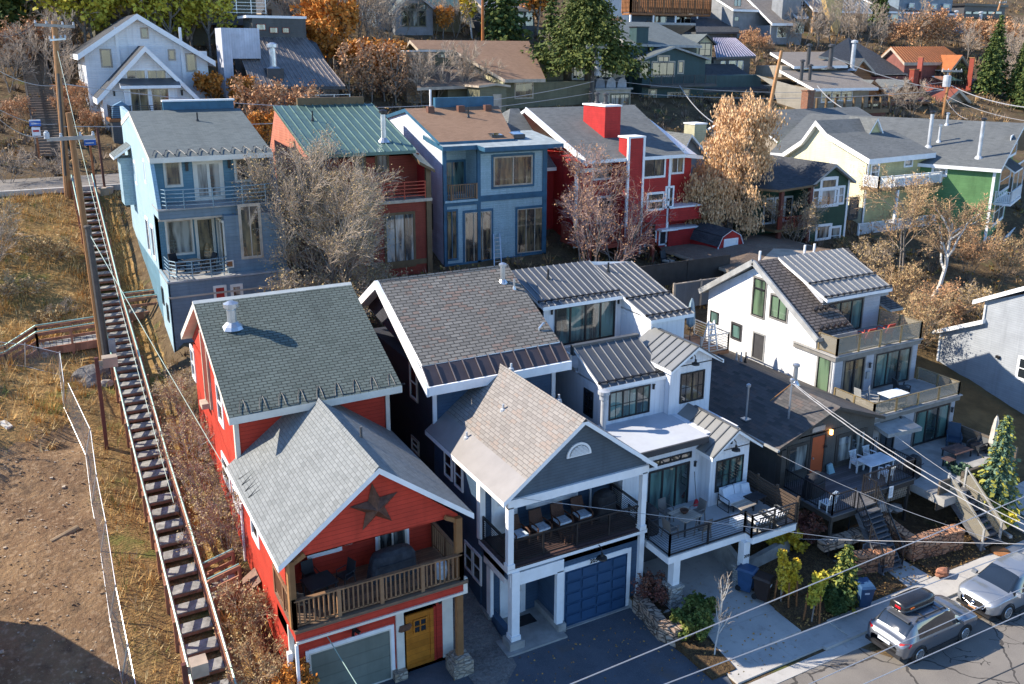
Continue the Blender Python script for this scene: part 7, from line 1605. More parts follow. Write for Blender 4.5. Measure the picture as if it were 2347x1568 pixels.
M.wire_d = plain('dark insulated wire', (.05, .05, .05), .5)
M.wire_g = plain('pale green cable', (.28, .40, .34), .5)
def wire(label, pts, r, mat, group, sag=0, n=24, twist=0):
 pts = [V(p) for p in pts]; path = []
 if len(pts) == 2:
  for i in range(n + 1):
   t_ = i / n; q = pts[0].lerp(pts[1], t_); q.z -= sag * 4 * t_ * (1 - t_); path.append(q)
 else: path = pts
 mb = MB(); mb.tube(path, r, 5)
 if twist:
  p2 = [q + V((0, math.cos(i * 1.3) * twist, math.sin(i * 1.3) * twist)) for i, q in enumerate(path)]; mb.tube(p2, r * .8, 5)
 return tag(mb.build('overhead_wire', mat), label, 'wire', group)
def ext(p, q, a, b): d = q - p; return p - d * a, q + d * b
GW = 'street wires crossing the front of the picture'
for (Yw, x0, y0, x1, y1, lab, r) in ((15, 0, 1250, 2347, 280, 'highest bright wire running over the driveways along the street', .016), (15, 0, 1522, 2347, 635, 'second bright wire along the street, over the white birch', .016),
       (13.5, 870, 1568, 2347, 905, 'bright wire passing just above the wagon with the roof box', .014), (12.5, 1245, 1568, 2347, 1080, 'lower bright wire crossing the wheels of the wagon', .014), (11.5, 2030, 1568, 2347, 1425, 'lowest dark wire across the bottom right corner', .018)):
 a, b = ext(onY(Yw, 9, x0, y0), onY(Yw, 9, x1, y1), .7 if Yw > 12 else 2.0, .8)
 wire(lab, (a, b), r, M.wire_w if 'bright' in lab else M.wire_d, GW)
ms = V((31.0, 28.9, 7.4))
end = onY(17, 9, 2347, 372); d = end - ms
wire('thick twisted service cable from the mast on the dark bungalow', (ms, end + d * .5), .019, M.wire_w, 'service cables', .9, 60, .022)
end = onY(17, 9, 2347, 345); d = end - ms
wire('second twisted service cable beside it, a little higher', (ms + V((.05, .1, .05)), end + d * .5), .014, M.wire_w, 'service cables', .8, 60, .016)
for lab, p0, p1, sag in (('thin pale cable from the navy porch across the lower deck', onY(26.4, 8, 1230, 290), onY(21, 9, 1400, 605), .0), ('thin cable from the deck edge dropping to the pavement at right', onY(26, 9, 680, 0), onY(19, 9, 2250, 605), .3), ('thin cable from the entry canopy of number 217', onY(27.5, 'B', 985, 110), onY(20, 9, 2347, 430), .2)):
 wire(lab, (p0, p1), .012, M.wire_w, 'thin service cables', sag)
wire('thin cable running level past the white 209 post to the right edge', (onY(25, 9, 800, 570), onY(17.5, 9, 2347, 605)), .011, M.wire_w, 'thin service cables')
wire('long pale green cable slanting down over the stairs to the red garage', (V((2.5, 50.6, 13.4)), onY(26.0, 8, 0, 1310) + V((.35, -1.2, -1.3))), .02, M.wire_g, 'cables at the left poles', .3)
wire('green guy cable hanging beside the stair rail from the upper pole', (V((2.9, 70.5, 22.5)), V((3.9, 38, 3.6))), .016, M.wire_g, 'cables at the left poles', 1.0)
lft = [((1.75, 70.5, 24.3), onY(64, 1, -60, 235)), ((1.12, 50.8, 18.5), onY(47, 1, -40, 790)), ((2.5, 70.5, 20.2), onY(68, 1, -60, 455)), ((2.3, 70.5, 17.6), onY(66, 1, -60, 722))]
for i, (a, b) in enumerate(lft): wire(('upper', 'lowest', 'second', 'third')[i] + ' thin wire leaving the left poles for the left edge', (a, b), .02, M.wire_w if i else M.wire_d, 'wires at the left edge', .4)
a2_, b2_ = V((3.0, 70.5, 20.3)), onY(86, 2, 1735, 560)
wire('long thin wire from the upper left pole to the pole by the spruce', (a2_, b2_), .03, M.wire_w, 'wires above the lane', 2.2)
wire('lower long wire from the upper left pole towards the spruce', (V((2.7, 70.5, 17.4)), onY(86, 2, 1725, 640)), .03, M.wire_w, 'wires above the lane', 1.0)
s0 = onY(87.8, 2, 1735, 620)
wire('wire from the spruce pole across the dark teal house', (s0, onY(80, 3, 1790, 620)), .035, M.wire_w, 'wires above the lane', 1.0)
wire('upper wire from the spruce pole to the transformer pole', (onY(87.8, 2, 1740, 540), onY(81, 3, 1835, 560)), .03, M.wire_w, 'wires above the lane', 1.5)
for lab, q0, q1, Ya, Yb, r in (('bundle of cables from the brown gable down to the transformer pole', (3, 1035, 395), (3, 1800, 620), 93, 81, .06), ('thick cable from the transformer pole to the right edge', (3, 1850, 590), (3, 2420, 745), 81, 60, .06), ('thin wire from the transformer pole, lower one to the right edge', (3, 1815, 660), (3, 2420, 840), 81, 60, .03), ('thin wire from the transformer pole towards the green house', (3, 1810, 680), (3, 1960, 820), 81, 74, .03),
                               ('thick white cable slanting across the tan house', (3, 925, 590), (3, 1175, 772), 84, 74, .05), ('thick white cable dropping behind the golden willow', (3, -20, 590), (3, 240, 860), 86, 66, .05), ('dark wire from the transformer pole to the copper lodge', (3, 1830, 600), (3, 2070, 820), 81, 74, .03)):
 wire(lab, (onY(Ya, *q0), onY(Yb, *q1)), r, M.wire_w if 'dark' not in lab else M.wire_d, 'wires at the upper right', .5)
# ============================================================ cars
def catmull(pts, k):
 out = []; n = len(pts)
 for i in range(n - 1):
  p0, p1, p2, p3 = pts[max(0, i - 1)], pts[i], pts[i + 1], pts[min(n - 1, i + 2)]
  for s in range(k):
   t = s / k; out.append(tuple(.5 * ((2 * b) + (c - a) * t + (2 * a - 5 * b + 4 * c - d) * t * t + (3 * b - a - 3 * c + d) * t ** 3) for a, b, c, d in zip(p0, p1, p2, p3)))
 out.append(tuple(pts[-1])); return out
def carpaint(name, c):
 m, nt, b = new_mat(name, .28, .5, .55); b.inputs['Base Color'].default_value = rgba(c); b.inputs['Coat Weight'].default_value = .8; b.inputs['Coat Roughness'].default_value = .04
 return m
M.tyre = plain('tyre rubber', (.02, .02, .02), .85); M.rim = plain('alloy rim', (.50, .51, .52), .3, .5, .8)
M.carglass = glass('car window glass', (.012, .016, .02), rough=.03)
M.plastic = plain('black trim plastic', (.025, .025, .027), .5)
M.redlamp = plain('red tail lamp', (.45, .01, .015), .15, .6); M.clear = plain('clear head lamp', (.55, .58, .6), .1, .7)
M.plate = plain('number plate', (.62, .66, .72), .4); M.chrome = plain('bright chrome', (.7, .7, .72), .12, .6, .95, var=.02)
def make_car(label, st, paint, roof_i, cowl_i, tail_i, roofr_i, wheels, wr, suv):
 t = thing('parked_car', label, 'car')
 K = 5; S = catmull(st, K)
 def prof(s):
  x, w, zb, zs, zt, wt = s
  return catmull([(0, zb), (w * .7, zb), (w * .96, zb + .06), (w, zb + .28), (w * 1.0, zs - .12), (w * .965, zs), (max(wt, .1) + (w * .965 - wt) * .12, zs + (zt - zs) * .86), (wt * .8, zt - .01 if zt - zs > .2 else zt - .005), (wt * .4, zt + .012), (0, zt + .016)], 4)
 rows = [[(s[0], y, z) for y, z in prof(s)] for s in S]
 m = len(rows[0]); BELT, EDGE = 20, 25
 body, gl = MB(), MB()
 for sg in (1, -1):
  for i in range(len(rows) - 1):
   for j in range(m - 1):
    q = [rows[i][j], rows[i + 1][j], rows[i + 1][j + 1], rows[i][j + 1]]
    q = [(x, y * sg, z) for x, y, z in q]
    if sg < 0: q = q[::-1]
    u = i / K
    side = BELT <= j < EDGE - 1 and roofr_i + .15 <= u < cowl_i - .35
    shield = (j >= EDGE - 1 and roof_i - .02 <= u < cowl_i - .15) or (j >= EDGE - 1 and tail_i + .1 <= u < roofr_i - .1)
    (gl if side or shield else body).face(q)
 def weld(mbx, nm, mt, par):
  import bmesh
  o = mbx.build(nm, mt, par, smooth=True, uv=False)
  bm = bmesh.new(); bm.from_mesh(o.data); bmesh.ops.remove_doubles(bm, verts=bm.verts, dist=.0008); bmesh.ops.recalc_face_normals(bm, faces=bm.faces); bm.to_mesh(o.data); bm.free()
  for p in o.data.polygons: p.use_smooth = True
  return o
 weld(body, 'body', paint, t); weld(gl, 'window_glass', M.carglass, t)
 W = max(s[1] for s in st)
 for x in wheels:
  for sg in (1, -1):
   y = sg * (W - .10)
   a = MB(); a.tube([(x, y - .115 * sg, wr), (x, y - .10 * sg, wr), (x, y + .10 * sg, wr), (x, y + .115 * sg, wr)], [wr * .9, wr, wr, wr * .9], 22)
   w_ = a.build('wheel', M.tyre, t, smooth=False)
   a = MB(); a.tube([(x, y + .1 * sg, wr), (x, y + .122 * sg, wr)], [wr * .66, wr * .62], 20)
   a.build('rim', M.plastic, w_)
   a = MB()
   for k in range(10):
    an = k * math.pi / 5; a.bar((x, y + .12 * sg, wr), (x + math.cos(an) * wr * .62, y + .125 * sg, wr + math.sin(an) * wr * .62), .05, .02, 0, (0, 1, 0))
   n = 20; rr = [(x + math.cos(2 * math.pi * k / n) * wr * .62, y + .122 * sg, wr + math.sin(2 * math.pi * k / n) * wr * .62) for k in range(n + 1)]; a.tube(rr, .022, 5, cap=False)
   a.build('spokes', M.rim, w_)
   a = MB(); arc = [(x + math.cos(an) * (wr + .045), sg * (W + .002), wr + math.sin(an) * (wr + .045)) for an in [math.pi * k / 14 for k in range(15)]]
   a.tube(arc, .035, 5); a.tube([(x, sg * (W - .3), wr), (x, sg * (W - .004), wr)], [wr + .05, wr + .04], 20); a.build('wheel_arch', M.plastic, t)
 L = st[-1][0]
 for sg in (1, -1):
  a = MB(); a.bar((cx_ := wheels[0] + wr + .1, sg * (W - .01), .3), (wheels[1] - wr - .1, sg * (W - .01), .3), .06, .14); a.build('sill', M.plastic, t)
  xm = st[cowl_i][0] - .28; zm = st[cowl_i][3] + .1
  a = MB(); a.hexa([(xm - .08, sg * (W - .02), zm - .06), (xm + .08, sg * (W - .02), zm - .06), (xm + .08, sg * (W + .2), zm - .06), (xm - .08, sg * (W + .2), zm - .06), (xm - .08, sg * (W - .02), zm + .07), (xm + .06, sg * (W - .02), zm + .07), (xm + .06, sg * (W + .18), zm + .09), (xm - .08, sg * (W + .18), zm + .09)]); a.build('wing_mirror', paint, t)
  for xx in ((wheels[0] + wheels[1]) / 2 - .55, (wheels[0] + wheels[1]) / 2 + .45):
   a = MB(); a.bar((xx - .1, sg * (W + .012), .88), (xx + .1, sg * (W + .012), .88), .03, .035); a.build('door_handle', paint, t)
 return t
st = [(0, .60, .46, .74, .80, .42), (.05, .78, .40, .84, .90, .55), (.16, .87, .34, .95, 1.02, .62), (.30, .90, .30, 1.0, 1.10, .66), (.78, .91, .28, 1.03, 1.58, .63), (1.5, .915, .27, 1.03, 1.65, .64), (2.3, .915, .27, 1.01, 1.65, .64), (2.85, .915, .27, .99, 1.60, .62), (3.6, .91, .28, .96, 1.06, .68), (4.1, .90, .30, .92, .99, .64), (4.5, .85, .34, .82, .88, .56), (4.68, .74, .40, .72, .76, .48), (4.76, .55, .44, .62, .66, .36)]
silver = carpaint('grey silver car paint', (.17, .18, .20))
car = make_car('silver grey station wagon with a black roof box, parked at the kerb', st, silver, 7, 8, 3, 4, (.98, 3.72), .345, False)
for sg in (1, -1):
 mb = MB(); mb.prism([(.06, sg * .60, .98), (.06, sg * .74, .80), (.30, sg * .925, .86), (.42, sg * .925, 1.0), (.16, sg * .80, 1.02)], (0, sg * .012 - .0, .0)); mb.hexa([(.03, sg * .60, .80), (.12, sg * .80, .80), (.36, sg * .915, .84), (.30, sg * .86, .84), (.10, sg * .60, .98), (.16, sg * .80, 1.0), (.42, sg * .915, 1.0), (.30, sg * .86, 1.0)]); mb.build('tail_light', M.redlamp, car)
 mb = MB(); mb.hexa([(4.30, sg * .70, .70), (4.62, sg * .60, .66), (4.66, sg * .66, .68), (4.28, sg * .90, .70), (4.30, sg * .70, .84), (4.58, sg * .60, .78), (4.60, sg * .70, .80), (4.26, sg * .885, .86)]); mb.build('headlight', M.clear, car)
 mb = MB(); mb.tube([(.95, sg * .60, 1.60), (1.05, sg * .60, 1.71), (2.6, sg * .60, 1.71), (2.72, sg * .60, 1.62)], .03, 6); mb.build('roof_rail', M.plastic, car)
mb = MB(); mb.box(-.03, -.80, .36, .12, .80, .50); mb.build('rear_bumper', M.plastic, car)
mb = MB(); mb.box(.0, -.27, .70, .05, .27, .83); mb.build('number_plate', M.plate, car)
mb = MB(); mb.box(4.68, -.5, .42, 4.78, .5, .62); mb.build('grille', M.plastic, car)
mb = MB(); mb.bar((.72, -.5, 1.60), (.72, .5, 1.60), .16, .05); mb.build('spoiler', silver, car)
mb = MB()
for x in (1.35, 2.35): mb.bar((x, -.62, 1.73), (x, .62, 1.73), .06, .035)
mb.build('roof_bar', M.plastic, car)
car.location = (26.98, 19.35, 0); car.rotation_euler.z = math.radians(.5)
import bmesh as _bm
rbx = thing('roof_box', 'black cargo box strapped on top of the silver grey wagon', 'roof box', (0, 0, 0))
S = catmull([(0, .02, .1), (.03, .30, .30), (.25, .40, .36), (1.0, .43, .38), (1.6, .40, .35), (1.95, .26, .22), (2.05, .05, .06)], 5); mb = MB(); rows = []
for x, w, h_ in S: rows.append([(x, w * math.copysign(abs(math.cos(a)) ** .55, math.cos(a)), max(0, h_ * abs(math.sin(a)) ** .6) if math.sin(a) > 0 else 0) for a in [math.pi * k / 16 for k in range(17)]])
for i in range(len(rows) - 1):
 for j in range(16): mb.face([rows[i][j], rows[i + 1][j], rows[i + 1][j + 1], rows[i][j + 1]][::-1])
 mb.face([rows[i][0], rows[i][16], rows[i + 1][16], rows[i + 1][0]])
o = mb.build('shell', plain('glossy black box plastic', (.02, .02, .022), .25, .5), rbx, uv=False)
b_ = _bm.new(); b_.from_mesh(o.data); _bm.ops.remove_doubles(b_, verts=b_.verts, dist=.001); b_.to_mesh(o.data); b_.free()
for p in o.data.polygons: p.use_smooth = True
mb = MB(); mb.box(-.01, -.2, .1, .02, .05, .2); mb.build('lock_label', M.redlamp, rbx)
mb = MB(); mb.box(.3, -.445, .15, .5, -.425, .2); mb.build('side_label', plain('orange label', (.6, .15, .03)), rbx)
rbx.location = (27.75, 19.55, 1.75)
st = [(0, .60, .48, .84, .92, .44), (.05, .80, .40, .96, 1.02, .56), (.2, .89, .32, 1.05, 1.12, .62), (.34, .91, .30, 1.06, 1.2, .64), (.85, .92, .28, 1.06, 1.60, .62), (1.5, .92, .27, 1.05, 1.68, .64), (2.2, .92, .27, 1.03, 1.68, .64), (2.7, .92, .27, 1.02, 1.62, .62), (3.45, .92, .28, 1.0, 1.12, .70), (4.0, .91, .30, .98, 1.08, .68), (4.35, .87, .34, .90, .98, .60), (4.52, .76, .36, .80, .84, .52), (4.6, .58, .40, .68, .72, .38)]
car2 = make_car('silver compact sport utility vehicle at the right edge, its front towards the wagon', st, carpaint('bright silver car paint', (.30, .32, .345)), 7, 8, 3, 4, (.92, 3.62), .36, True)
for sg in (1, -1):
 mb = MB(); mb.hexa([(4.22, sg * .62, .74), (4.54, sg * .50, .72), (4.50, sg * .72, .74), (4.2, sg * .905, .76), (4.24, sg * .62, .84), (4.52, sg * .50, .80), (4.46, sg * .74, .85), (4.14, sg * .9, .88)]); mb.build('headlight', M.clear, car2)
 mb = MB(); mb.hexa([(.02, sg * .6, .86), (.1, sg * .82, .86), (.3, sg * .925, .9), (.25, sg * .8, .9), (.05, sg * .6, 1.0), (.14, sg * .82, 1.02), (.34, sg * .925, 1.02), (.25, sg * .8, 1.02)]); mb.build('tail_light', M.redlamp, car2)
mb = MB(); mb.hexa([(4.50, -.50, .52), (4.64, -.40, .50), (4.64, .40, .50), (4.50, .50, .52), (4.46, -.55, .80), (4.60, -.42, .78), (4.60, .42, .78), (4.46, .55, .80)]); mb.build('grille', M.plastic, car2)
mb = MB(); mb.tube([(4.655 , .09 * math.cos(a), .66 + .07 * math.sin(a)) for a in [2 * math.pi * k / 14 for k in range(15)]], .012, 5); mb.tube([(4.655, -.085, .68), (4.66, -.03, .69), (4.66, 0, .66), (4.66, .03, .69), (4.655, .085, .68)], .012, 5); mb.build('emblem', M.chrome, car2)
mb = MB(); mb.tube([(4.50, -.6, .80), (4.60, -.44, .56), (4.66, 0, .5), (4.60, .44, .56), (4.50, .6, .80)], .02, 5); mb.build('chrome_strip', M.chrome, car2)
mb = MB(); mb.box(4.64, -.16, .40, 4.67, .16, .50); mb.build('number_plate', plain('orange white plate', (.62, .32, .2)), car2)
mb = MB(); mb.box(4.45, -.75, .26, 4.60, .75, .36); mb.build('front_bumper', M.plastic, car2)
car2.location = (37.1, 19.4, 0); car2.rotation_euler.z = math.pi
# ============================================================ garden and porch furniture
M.wicker = plain('brown wicker', (.085, .04, .025), .7, var=.3, scale=20, bmp=.01); M.cush = plain('pale blue cushion', (.52, .60, .68), .9, var=.2, scale=8)
M.cushw = plain('white cushion', (.68, .70, .72), .9, var=.06, scale=6); M.cover = plain('black cover cloth', (.022, .022, .025), .75, var=.3, scale=4); M.cover_g = plain('charcoal cover cloth', (.045, .05, .06), .75, var=.3, scale=4)
M.sling = plain('taupe sling fabric', (.16, .145, .13), .8); M.iron = plain('dark iron', (.03, .035, .04), .5); M.whitew = plain('white painted wood', (.62, .66, .68), .6); M.tabtop = wood('pale slat table top', (.42, .36, .29), .12, 0)
def legs4(par, w, d, h, r, m, splay=0):
 for sx in (-1, 1):
  for sy in (-1, 1):
   MB().bar((sx * (w / 2 + splay), sy * (d / 2 + splay), 0), (sx * w / 2, sy * d / 2, h), r, r).build('leg', m, par)
def armchair(name, label, w, d, sh, bh, m, cm, group, slat=False):
 t = thing(name, label, 'chair', (0, 0, 0), group)
 legs4(t, w - .06, d - .06, sh - .05, .06, m)
 MB().box(-w / 2, -d / 2, sh - .1, w / 2, d / 2, sh).build('seat', m, t)
 b = MB()
 if slat:
  for i in range(5): x = -w / 2 + .06 + i * (w - .12) / 4; b.bar((x, d / 2 - .02, sh), (x, d / 2 + .1, sh + bh), .05, .02, 0, (0, 1, 0))
  b.bar((-w / 2, d / 2 + .1, sh + bh), (w / 2, d / 2 + .1, sh + bh), .05, .05)
 else:
  b.hexa([(-w / 2, d / 2 - .08, sh - .05), (w / 2, d / 2 - .08, sh - .05), (w / 2, d / 2, sh - .05), (-w / 2, d / 2, sh - .05), (-w / 2 + .05, d / 2 + .12, sh + bh), (w / 2 - .05, d / 2 + .12, sh + bh), (w / 2 - .05, d / 2 + .19, sh + bh), (-w / 2 + .05, d / 2 + .19, sh + bh)])
 b.build('backrest', m, t)
 for s in (-1, 1):
  b = MB(); b.tube([(s * w / 2, -d / 2 + .02, .05), (s * w / 2, -d / 2, sh + .18), (s * w / 2, -d / 2 + .15, sh + .24), (s * w / 2, d / 2, sh + .22)], .035, 6); b.build('armrest', m, t)
 if cm: MB().box(-w / 2 + .04, -d / 2 + .02, sh, w / 2 - .04, d / 2 - .08, sh + .09).build('cushion', cm, t)
 return t
def side_chair(label, m, group):
 t = thing('dining_chair', label, 'chair', (0, 0, 0), group)
 legs4(t, .44, .44, .44, .035, m, .03); MB().box(-.24, -.24, .42, .24, .24, .455).build('seat', m, t)
 MB().hexa([(-.23, .20, .44), (.23, .20, .44), (.23, .225, .44), (-.23, .225, .44), (-.22, .30, .95), (.22, .30, .95), (.22, .325, .95), (-.22, .325, .95)]).build('backrest', m, t)
 for s in (-1, 1): MB().tube([(s * .25, -.2, .44), (s * .26, -.2, .64), (s * .25, .24, .64)], .02, 5).build('armrest', m, t)
 return t
def table(name, label, w, d, h, m, lm, z=.04):
 t = thing(name, label, 'table'); MB().box(-w / 2, -d / 2, h - z, w / 2, d / 2, h).build('tabletop', m, t); legs4(t, w - .16, d - .16, h - z, .06, lm); return t
def put(o, p, rz=0): o.location = V(p); o.rotation_euler.z = rz; return o
def covered(label, p, w, d, h, m, rz=0):
 t = thing('covered_grill', label, 'grill', p, None, rz); mb = MB(); n = 18
 prof = [(1.0, 0), (.98, .25), (.93, .55), (.9, .72), (.8, .88), (.45, .99), (.02, 1.02)]
 rows = []
 for k, (r, z) in enumerate(prof): rows.append([(r * w / 2 * math.copysign(abs(math.cos(a)) ** .6, math.cos(a)) * (1 + .03 * math.sin(5 * a + k)), r * d / 2 * math.copysign(abs(math.sin(a)) ** .6, math.sin(a)) * (1 + .03 * math.sin(7 * a)), z * h) for a in [2 * math.pi * i / n for i in range(n)]])
 for i in range(len(rows) - 1):
  for j in range(n): j2 = (j + 1) % n; mb.face([rows[i][j], rows[i][j2], rows[i + 1][j2], rows[i + 1][j]])
 o = mb.build('cover', m, t, uv=False); o.matrix_parent_inverse = Matrix(); 
 for q in o.data.polygons: q.use_smooth = True
 mb = MB(); mb.bar((-w * .4, -d / 2 * .96 - .02, h * .62), (w * .4, -d / 2 * .96 - .02, h * .62), .03, .03); o = mb.build('strap', M.cover_g, t); o.matrix_parent_inverse = Matrix()
 return t
g_ = 'wicker armchairs on the navy porch'; ch = armchair('wicker_armchair', 'leftmost of the four brown wicker armchairs on the navy porch', .66, .62, .40, .62, M.wicker, M.cush, g_)
zs = 3.63
for i, ((x, y), lab) in enumerate(zip(((15.55, 27.95), (16.6, 28.0), (17.65, 28.05), (18.65, 28.1)), ('', 'second wicker armchair from the left on the navy porch, before the white window trim', 'third wicker armchair from the left on the navy porch', 'wicker armchair nearest the black covered grill on the navy porch'))):
 if i == 0: put(ch, (x, y, zs), .12)
 else: put(dup(ch, label=lab), (x, y, zs), .12 - i * .03)
covered('round black covered grill at the right end of the navy porch', (19.75, 28.1, zs), 1.05, .8, 1.25, M.cover, .1)
tb_ = table('side_table', 'small square wicker table in front of the navy porch chairs', .5, .5, .42, M.wicker, M.wicker); put(tb_, (17.35, 27.2, zs))
zs = 4.02
tb_ = table('patio_table', 'dark square patio table on the red house porch', 1.05, .9, .72, M.iron, M.iron); put(tb_, (7.3, 27.5, zs), .15)
c0 = side_chair('dark iron chair left of the table on the red porch', M.iron, 'iron chairs on the red porch'); put(c0, (6.55, 27.0, zs), 2.4)
for x, y, a, lab in ((7.55, 26.75, 3.3, 'dark iron chair at the railing side of the table on the red porch'), (7.2, 28.3, .1, 'dark iron chair against the red wall behind the table'), (8.35, 27.8, -1.2, 'dark iron chair right of the table on the red porch')): put(dup(c0, label=lab), (x, y, zs), a)
covered('long charcoal covered grill before the red porch door', (10.1, 27.7, zs), 1.9, .8, 1.1, M.cover_g, .05)
t = thing('storage_bag', 'white and blue bag standing behind the right end of the red porch railing', 'bag', (11.6, 26.7, zs)); mb = MB(); mb.lathe((11.6, 26.7, zs), [(.2, 0), (.24, .3), (.22, .6), (.1, .7)], 12); mb.build('bag', M.cush, t)
zs = 2.97
tb_ = table('dining_table', 'square slat top dining table on the white farmhouse deck', 1.05, 1.05, .74, M.tabtop, M.iron); put(tb_, onZ(zs, 'A', 640, 1420) + V((0, .2, 0)), .15)
tc = V(tb_.location)
c0 = side_chair('sling chair behind the farmhouse dining table, nearest the glass door', M.sling, 'sling chairs round the farmhouse dining table'); put(c0, tc + V((-.25, .95, 0)), .1)
for dx, dy, a, lab in ((.95, .3, -1.5, 'sling chair right of the farmhouse dining table'), (.3, -.85, 3.2, 'sling chair at the front railing before the farmhouse dining table'), (-.95, -.25, 1.7, 'sling chair left of the farmhouse dining table')): put(dup(c0, label=lab), tc + V((dx, dy, 0)), a)
t = thing('bowl', 'dark brown bowl in the middle of the slat dining table', 'bowl', tc + V((0, .05, .74))); mb = MB(); mb.lathe(V(t.location), [(.08, 0), (.17, .1), (.2, .17), (.16, .17), (.1, .06)], 14); mb.build('bowl', M.wicker, t)
sf = thing('sofa', 'pale cushioned outdoor sofa under the black gridded window of the farmhouse', 'sofa')
MB().box(-.8, -.38, .28, .8, .38, .34).build('base', M.iron, sf)
for s in (-1, 1): mb = MB(); mb.tube([(s * .84, -.36, 0), (s * .84, -.36, .6), (s * .84, .36, .6), (s * .84, .36, 0), (s * .84, -.36, 0)], .025, 5); mb.build('armrest', M.iron, sf)
for x in (-.4, .4):
 MB().box(x - .39, -.38, .34, x + .39, .3, .48).build('seat_cushion', M.cushw, sf)
 mb = MB(); mb.hexa([(x - .38, .2, .46), (x + .38, .2, .46), (x + .38, .36, .46), (x - .38, .36, .46), (x - .37, .32, .86), (x + .37, .32, .86), (x + .37, .42, .86), (x - .37, .42, .86)]); mb.build('back_cushion', M.cushw, sf)
for x, a in ((-.55, .5), (.55, -.3)): mb = MB(); mb.hexa([(x - .2, .06, .48), (x + .2, .06 + a * .2, .48), (x + .2, .18 + a * .2, .48), (x - .2, .18, .48), (x - .2, .2, .86), (x + .2, .2 + a * .2, .86), (x + .2, .28 + a * .2, .86), (x - .2, .28, .86)]); mb.build('pillow', M.cushw, sf)
put(sf, (26.35, 27.1, zs), .0)
tb_ = table('coffee_table', 'low slat top coffee table in front of the outdoor sofa', .95, .6, .36, M.tabtop, M.iron); put(tb_, onZ(zs + .3, 'A', 1350, 1165), .1)
tb_ = table('fire_table', 'dark low fire table beside the slatted privacy screen', .9, .6, .4, M.cover, M.cover); put(tb_, onZ(zs + .3, 'A', 1500, 1110) + V((.15, .2, 0)), .1)
c1 = armchair('lounge_chair', 'white cushioned lounge chair in the corner of the farmhouse deck', .75, .75, .36, .42, M.iron, M.cushw, 'white lounge chairs on the farmhouse deck', True); put(c1, (25.75, 25.15, zs), 3.1)
put(dup(c1, label='white cushioned lounge chair nearer the privacy screen'), (26.75, 25.2, zs), 3.2)
MBt = thing('ottoman', 'white square ottoman left of the lounge chairs', 'ottoman', (25.15, 25.75, zs)); MB().box(24.9, 25.5, zs, 25.4, 26.0, zs + .42).build('ottoman_cushion', M.cushw, MBt)
covered('tall black covered grill against the navy house, left end of the farmhouse deck', (21.45, 27.3, zs), .75, 1.1, 1.2, M.cover, .05)
t = thing('broom', 'red broom leaning against the white farmhouse wall', 'broom', (24.72, 28.0, zs)); mb = MB(); mb.tube([(24.72, 28.0, zs + .25), (24.78, 28.3, zs + 1.5)], .014, 5); mb.build('handle', M.black, t); mb = MB(); mb.hexa([(24.55, 27.9, zs), (24.9, 27.9, zs), (24.9, 28.0, zs), (24.55, 28.0, zs), (24.67, 27.97, zs + .28), (24.77, 27.97, zs + .28), (24.77, 28.03, zs + .28), (24.67, 28.03, zs + .28)]); mb.build('bristles', plain('red bristles', (.5, .03, .04)), t)
zs = 2.71
tb_ = table('dining_table', 'white painted table on the dark bungalow deck', 1.75, .95, .74, M.whitew, M.whitew); put(tb_, (34.9, 26.75, zs), 0)
c0 = armchair('slat_chair', 'white slatted chair behind the white table on the bungalow deck', .5, .5, .42, .45, M.whitew, None, 'white slatted chairs round the bungalow table', True); put(c0, (34.45, 27.45, zs), 0)
for x, y, a, lab in ((35.45, 27.5, 0, 'white slatted chair nearest number 217 behind the white table'), (34.8, 26.0, 3.14, 'white slatted chair on the street side of the white table')): put(dup(c0, label=lab), (x, y, zs), a)
covered('black covered grill in the near corner of the bungalow deck', (30.6, 26.6, zs), 1.3, .7, 1.1, M.cover, .2)
covered('black covered grill beyond the bungalow railing on the patio of number 217', (37.0, 26.2, 2.3), 1.0, .7, 1.1, M.cover, .2)
t = thing('cushion', 'pale turquoise cushion lying on the bungalow deck', 'cushion', onZ(zs, 'B', 300, 680)); p = V(t.location); MB().hexa([p + V(q) for q in ((-.2, -.1, 0), (.2, -.1, 0), (.2, .05, 0), (-.2, .05, 0), (-.18, .05, .4), (.12, .05, .45), (.12, .15, .45), (-.18, .15, .4))]).build('cushion', plain('turquoise cloth', (.25, .42, .46), .9), t)
t = thing('slat_chair', 'blue and white striped back chair at the front bungalow railing', 'chair', (30.0, 25.15, zs)); 
mb = MB(); mb.box(29.75, 25.0, zs + .35, 30.25, 25.5, zs + .4); mb.build('seat', M.whitew, t); mb = MB()
for i in range(5): mb.bar((29.8 + i * .11, 25.0, zs + .35), (29.78 + i * .115, 24.86, zs + (.95, 1.05, 1.1, 1.05, .95)[i]), .085, .02, 0, (0, 1, 0))
mb.build('backrest', M.cush, t)
for sx in (29.78, 30.22):
 for sy in (25.03, 25.47): MB().bar((sx, sy, zs), (sx, sy, zs + .36), .05).build('leg', M.whitew, t)
t = thing('notice_board', 'white notice hung on the front of the bungalow deck', 'sign', onY(25.38, 'B', 1055, 920)); p = V(t.location); mb = MB(); mb.box(p.x - .14, 25.34, p.z - .3, p.x + .14, 25.37, p.z + .3); mb.build('board', M.white, t); mb = MB()
for i in range(8): mb.box(p.x - .11, 25.33, p.z + .2 - i * .055, p.x + .1 - (i % 3) * .04, 25.345, p.z + .215 - i * .055)
mb.build('print_lines', M.grey, t)
t = thing('yard_sign', 'small white sign on a stake in the mulch behind the stone wall', 'sign', onY(24.2, 'D', 570, 120)); p = V(t.location); mb = MB(); mb.bar(p + V((0, 0, -.5)), p + V((0, 0, .3)), .05); mb.build('stake', M.cedar, t); mb = MB(); mb.box(p.x - .18, p.y - .04, p.z + .1, p.x + .18, p.y - .01, p.z + .55); mb.build('board', M.white, t); mb = MB()
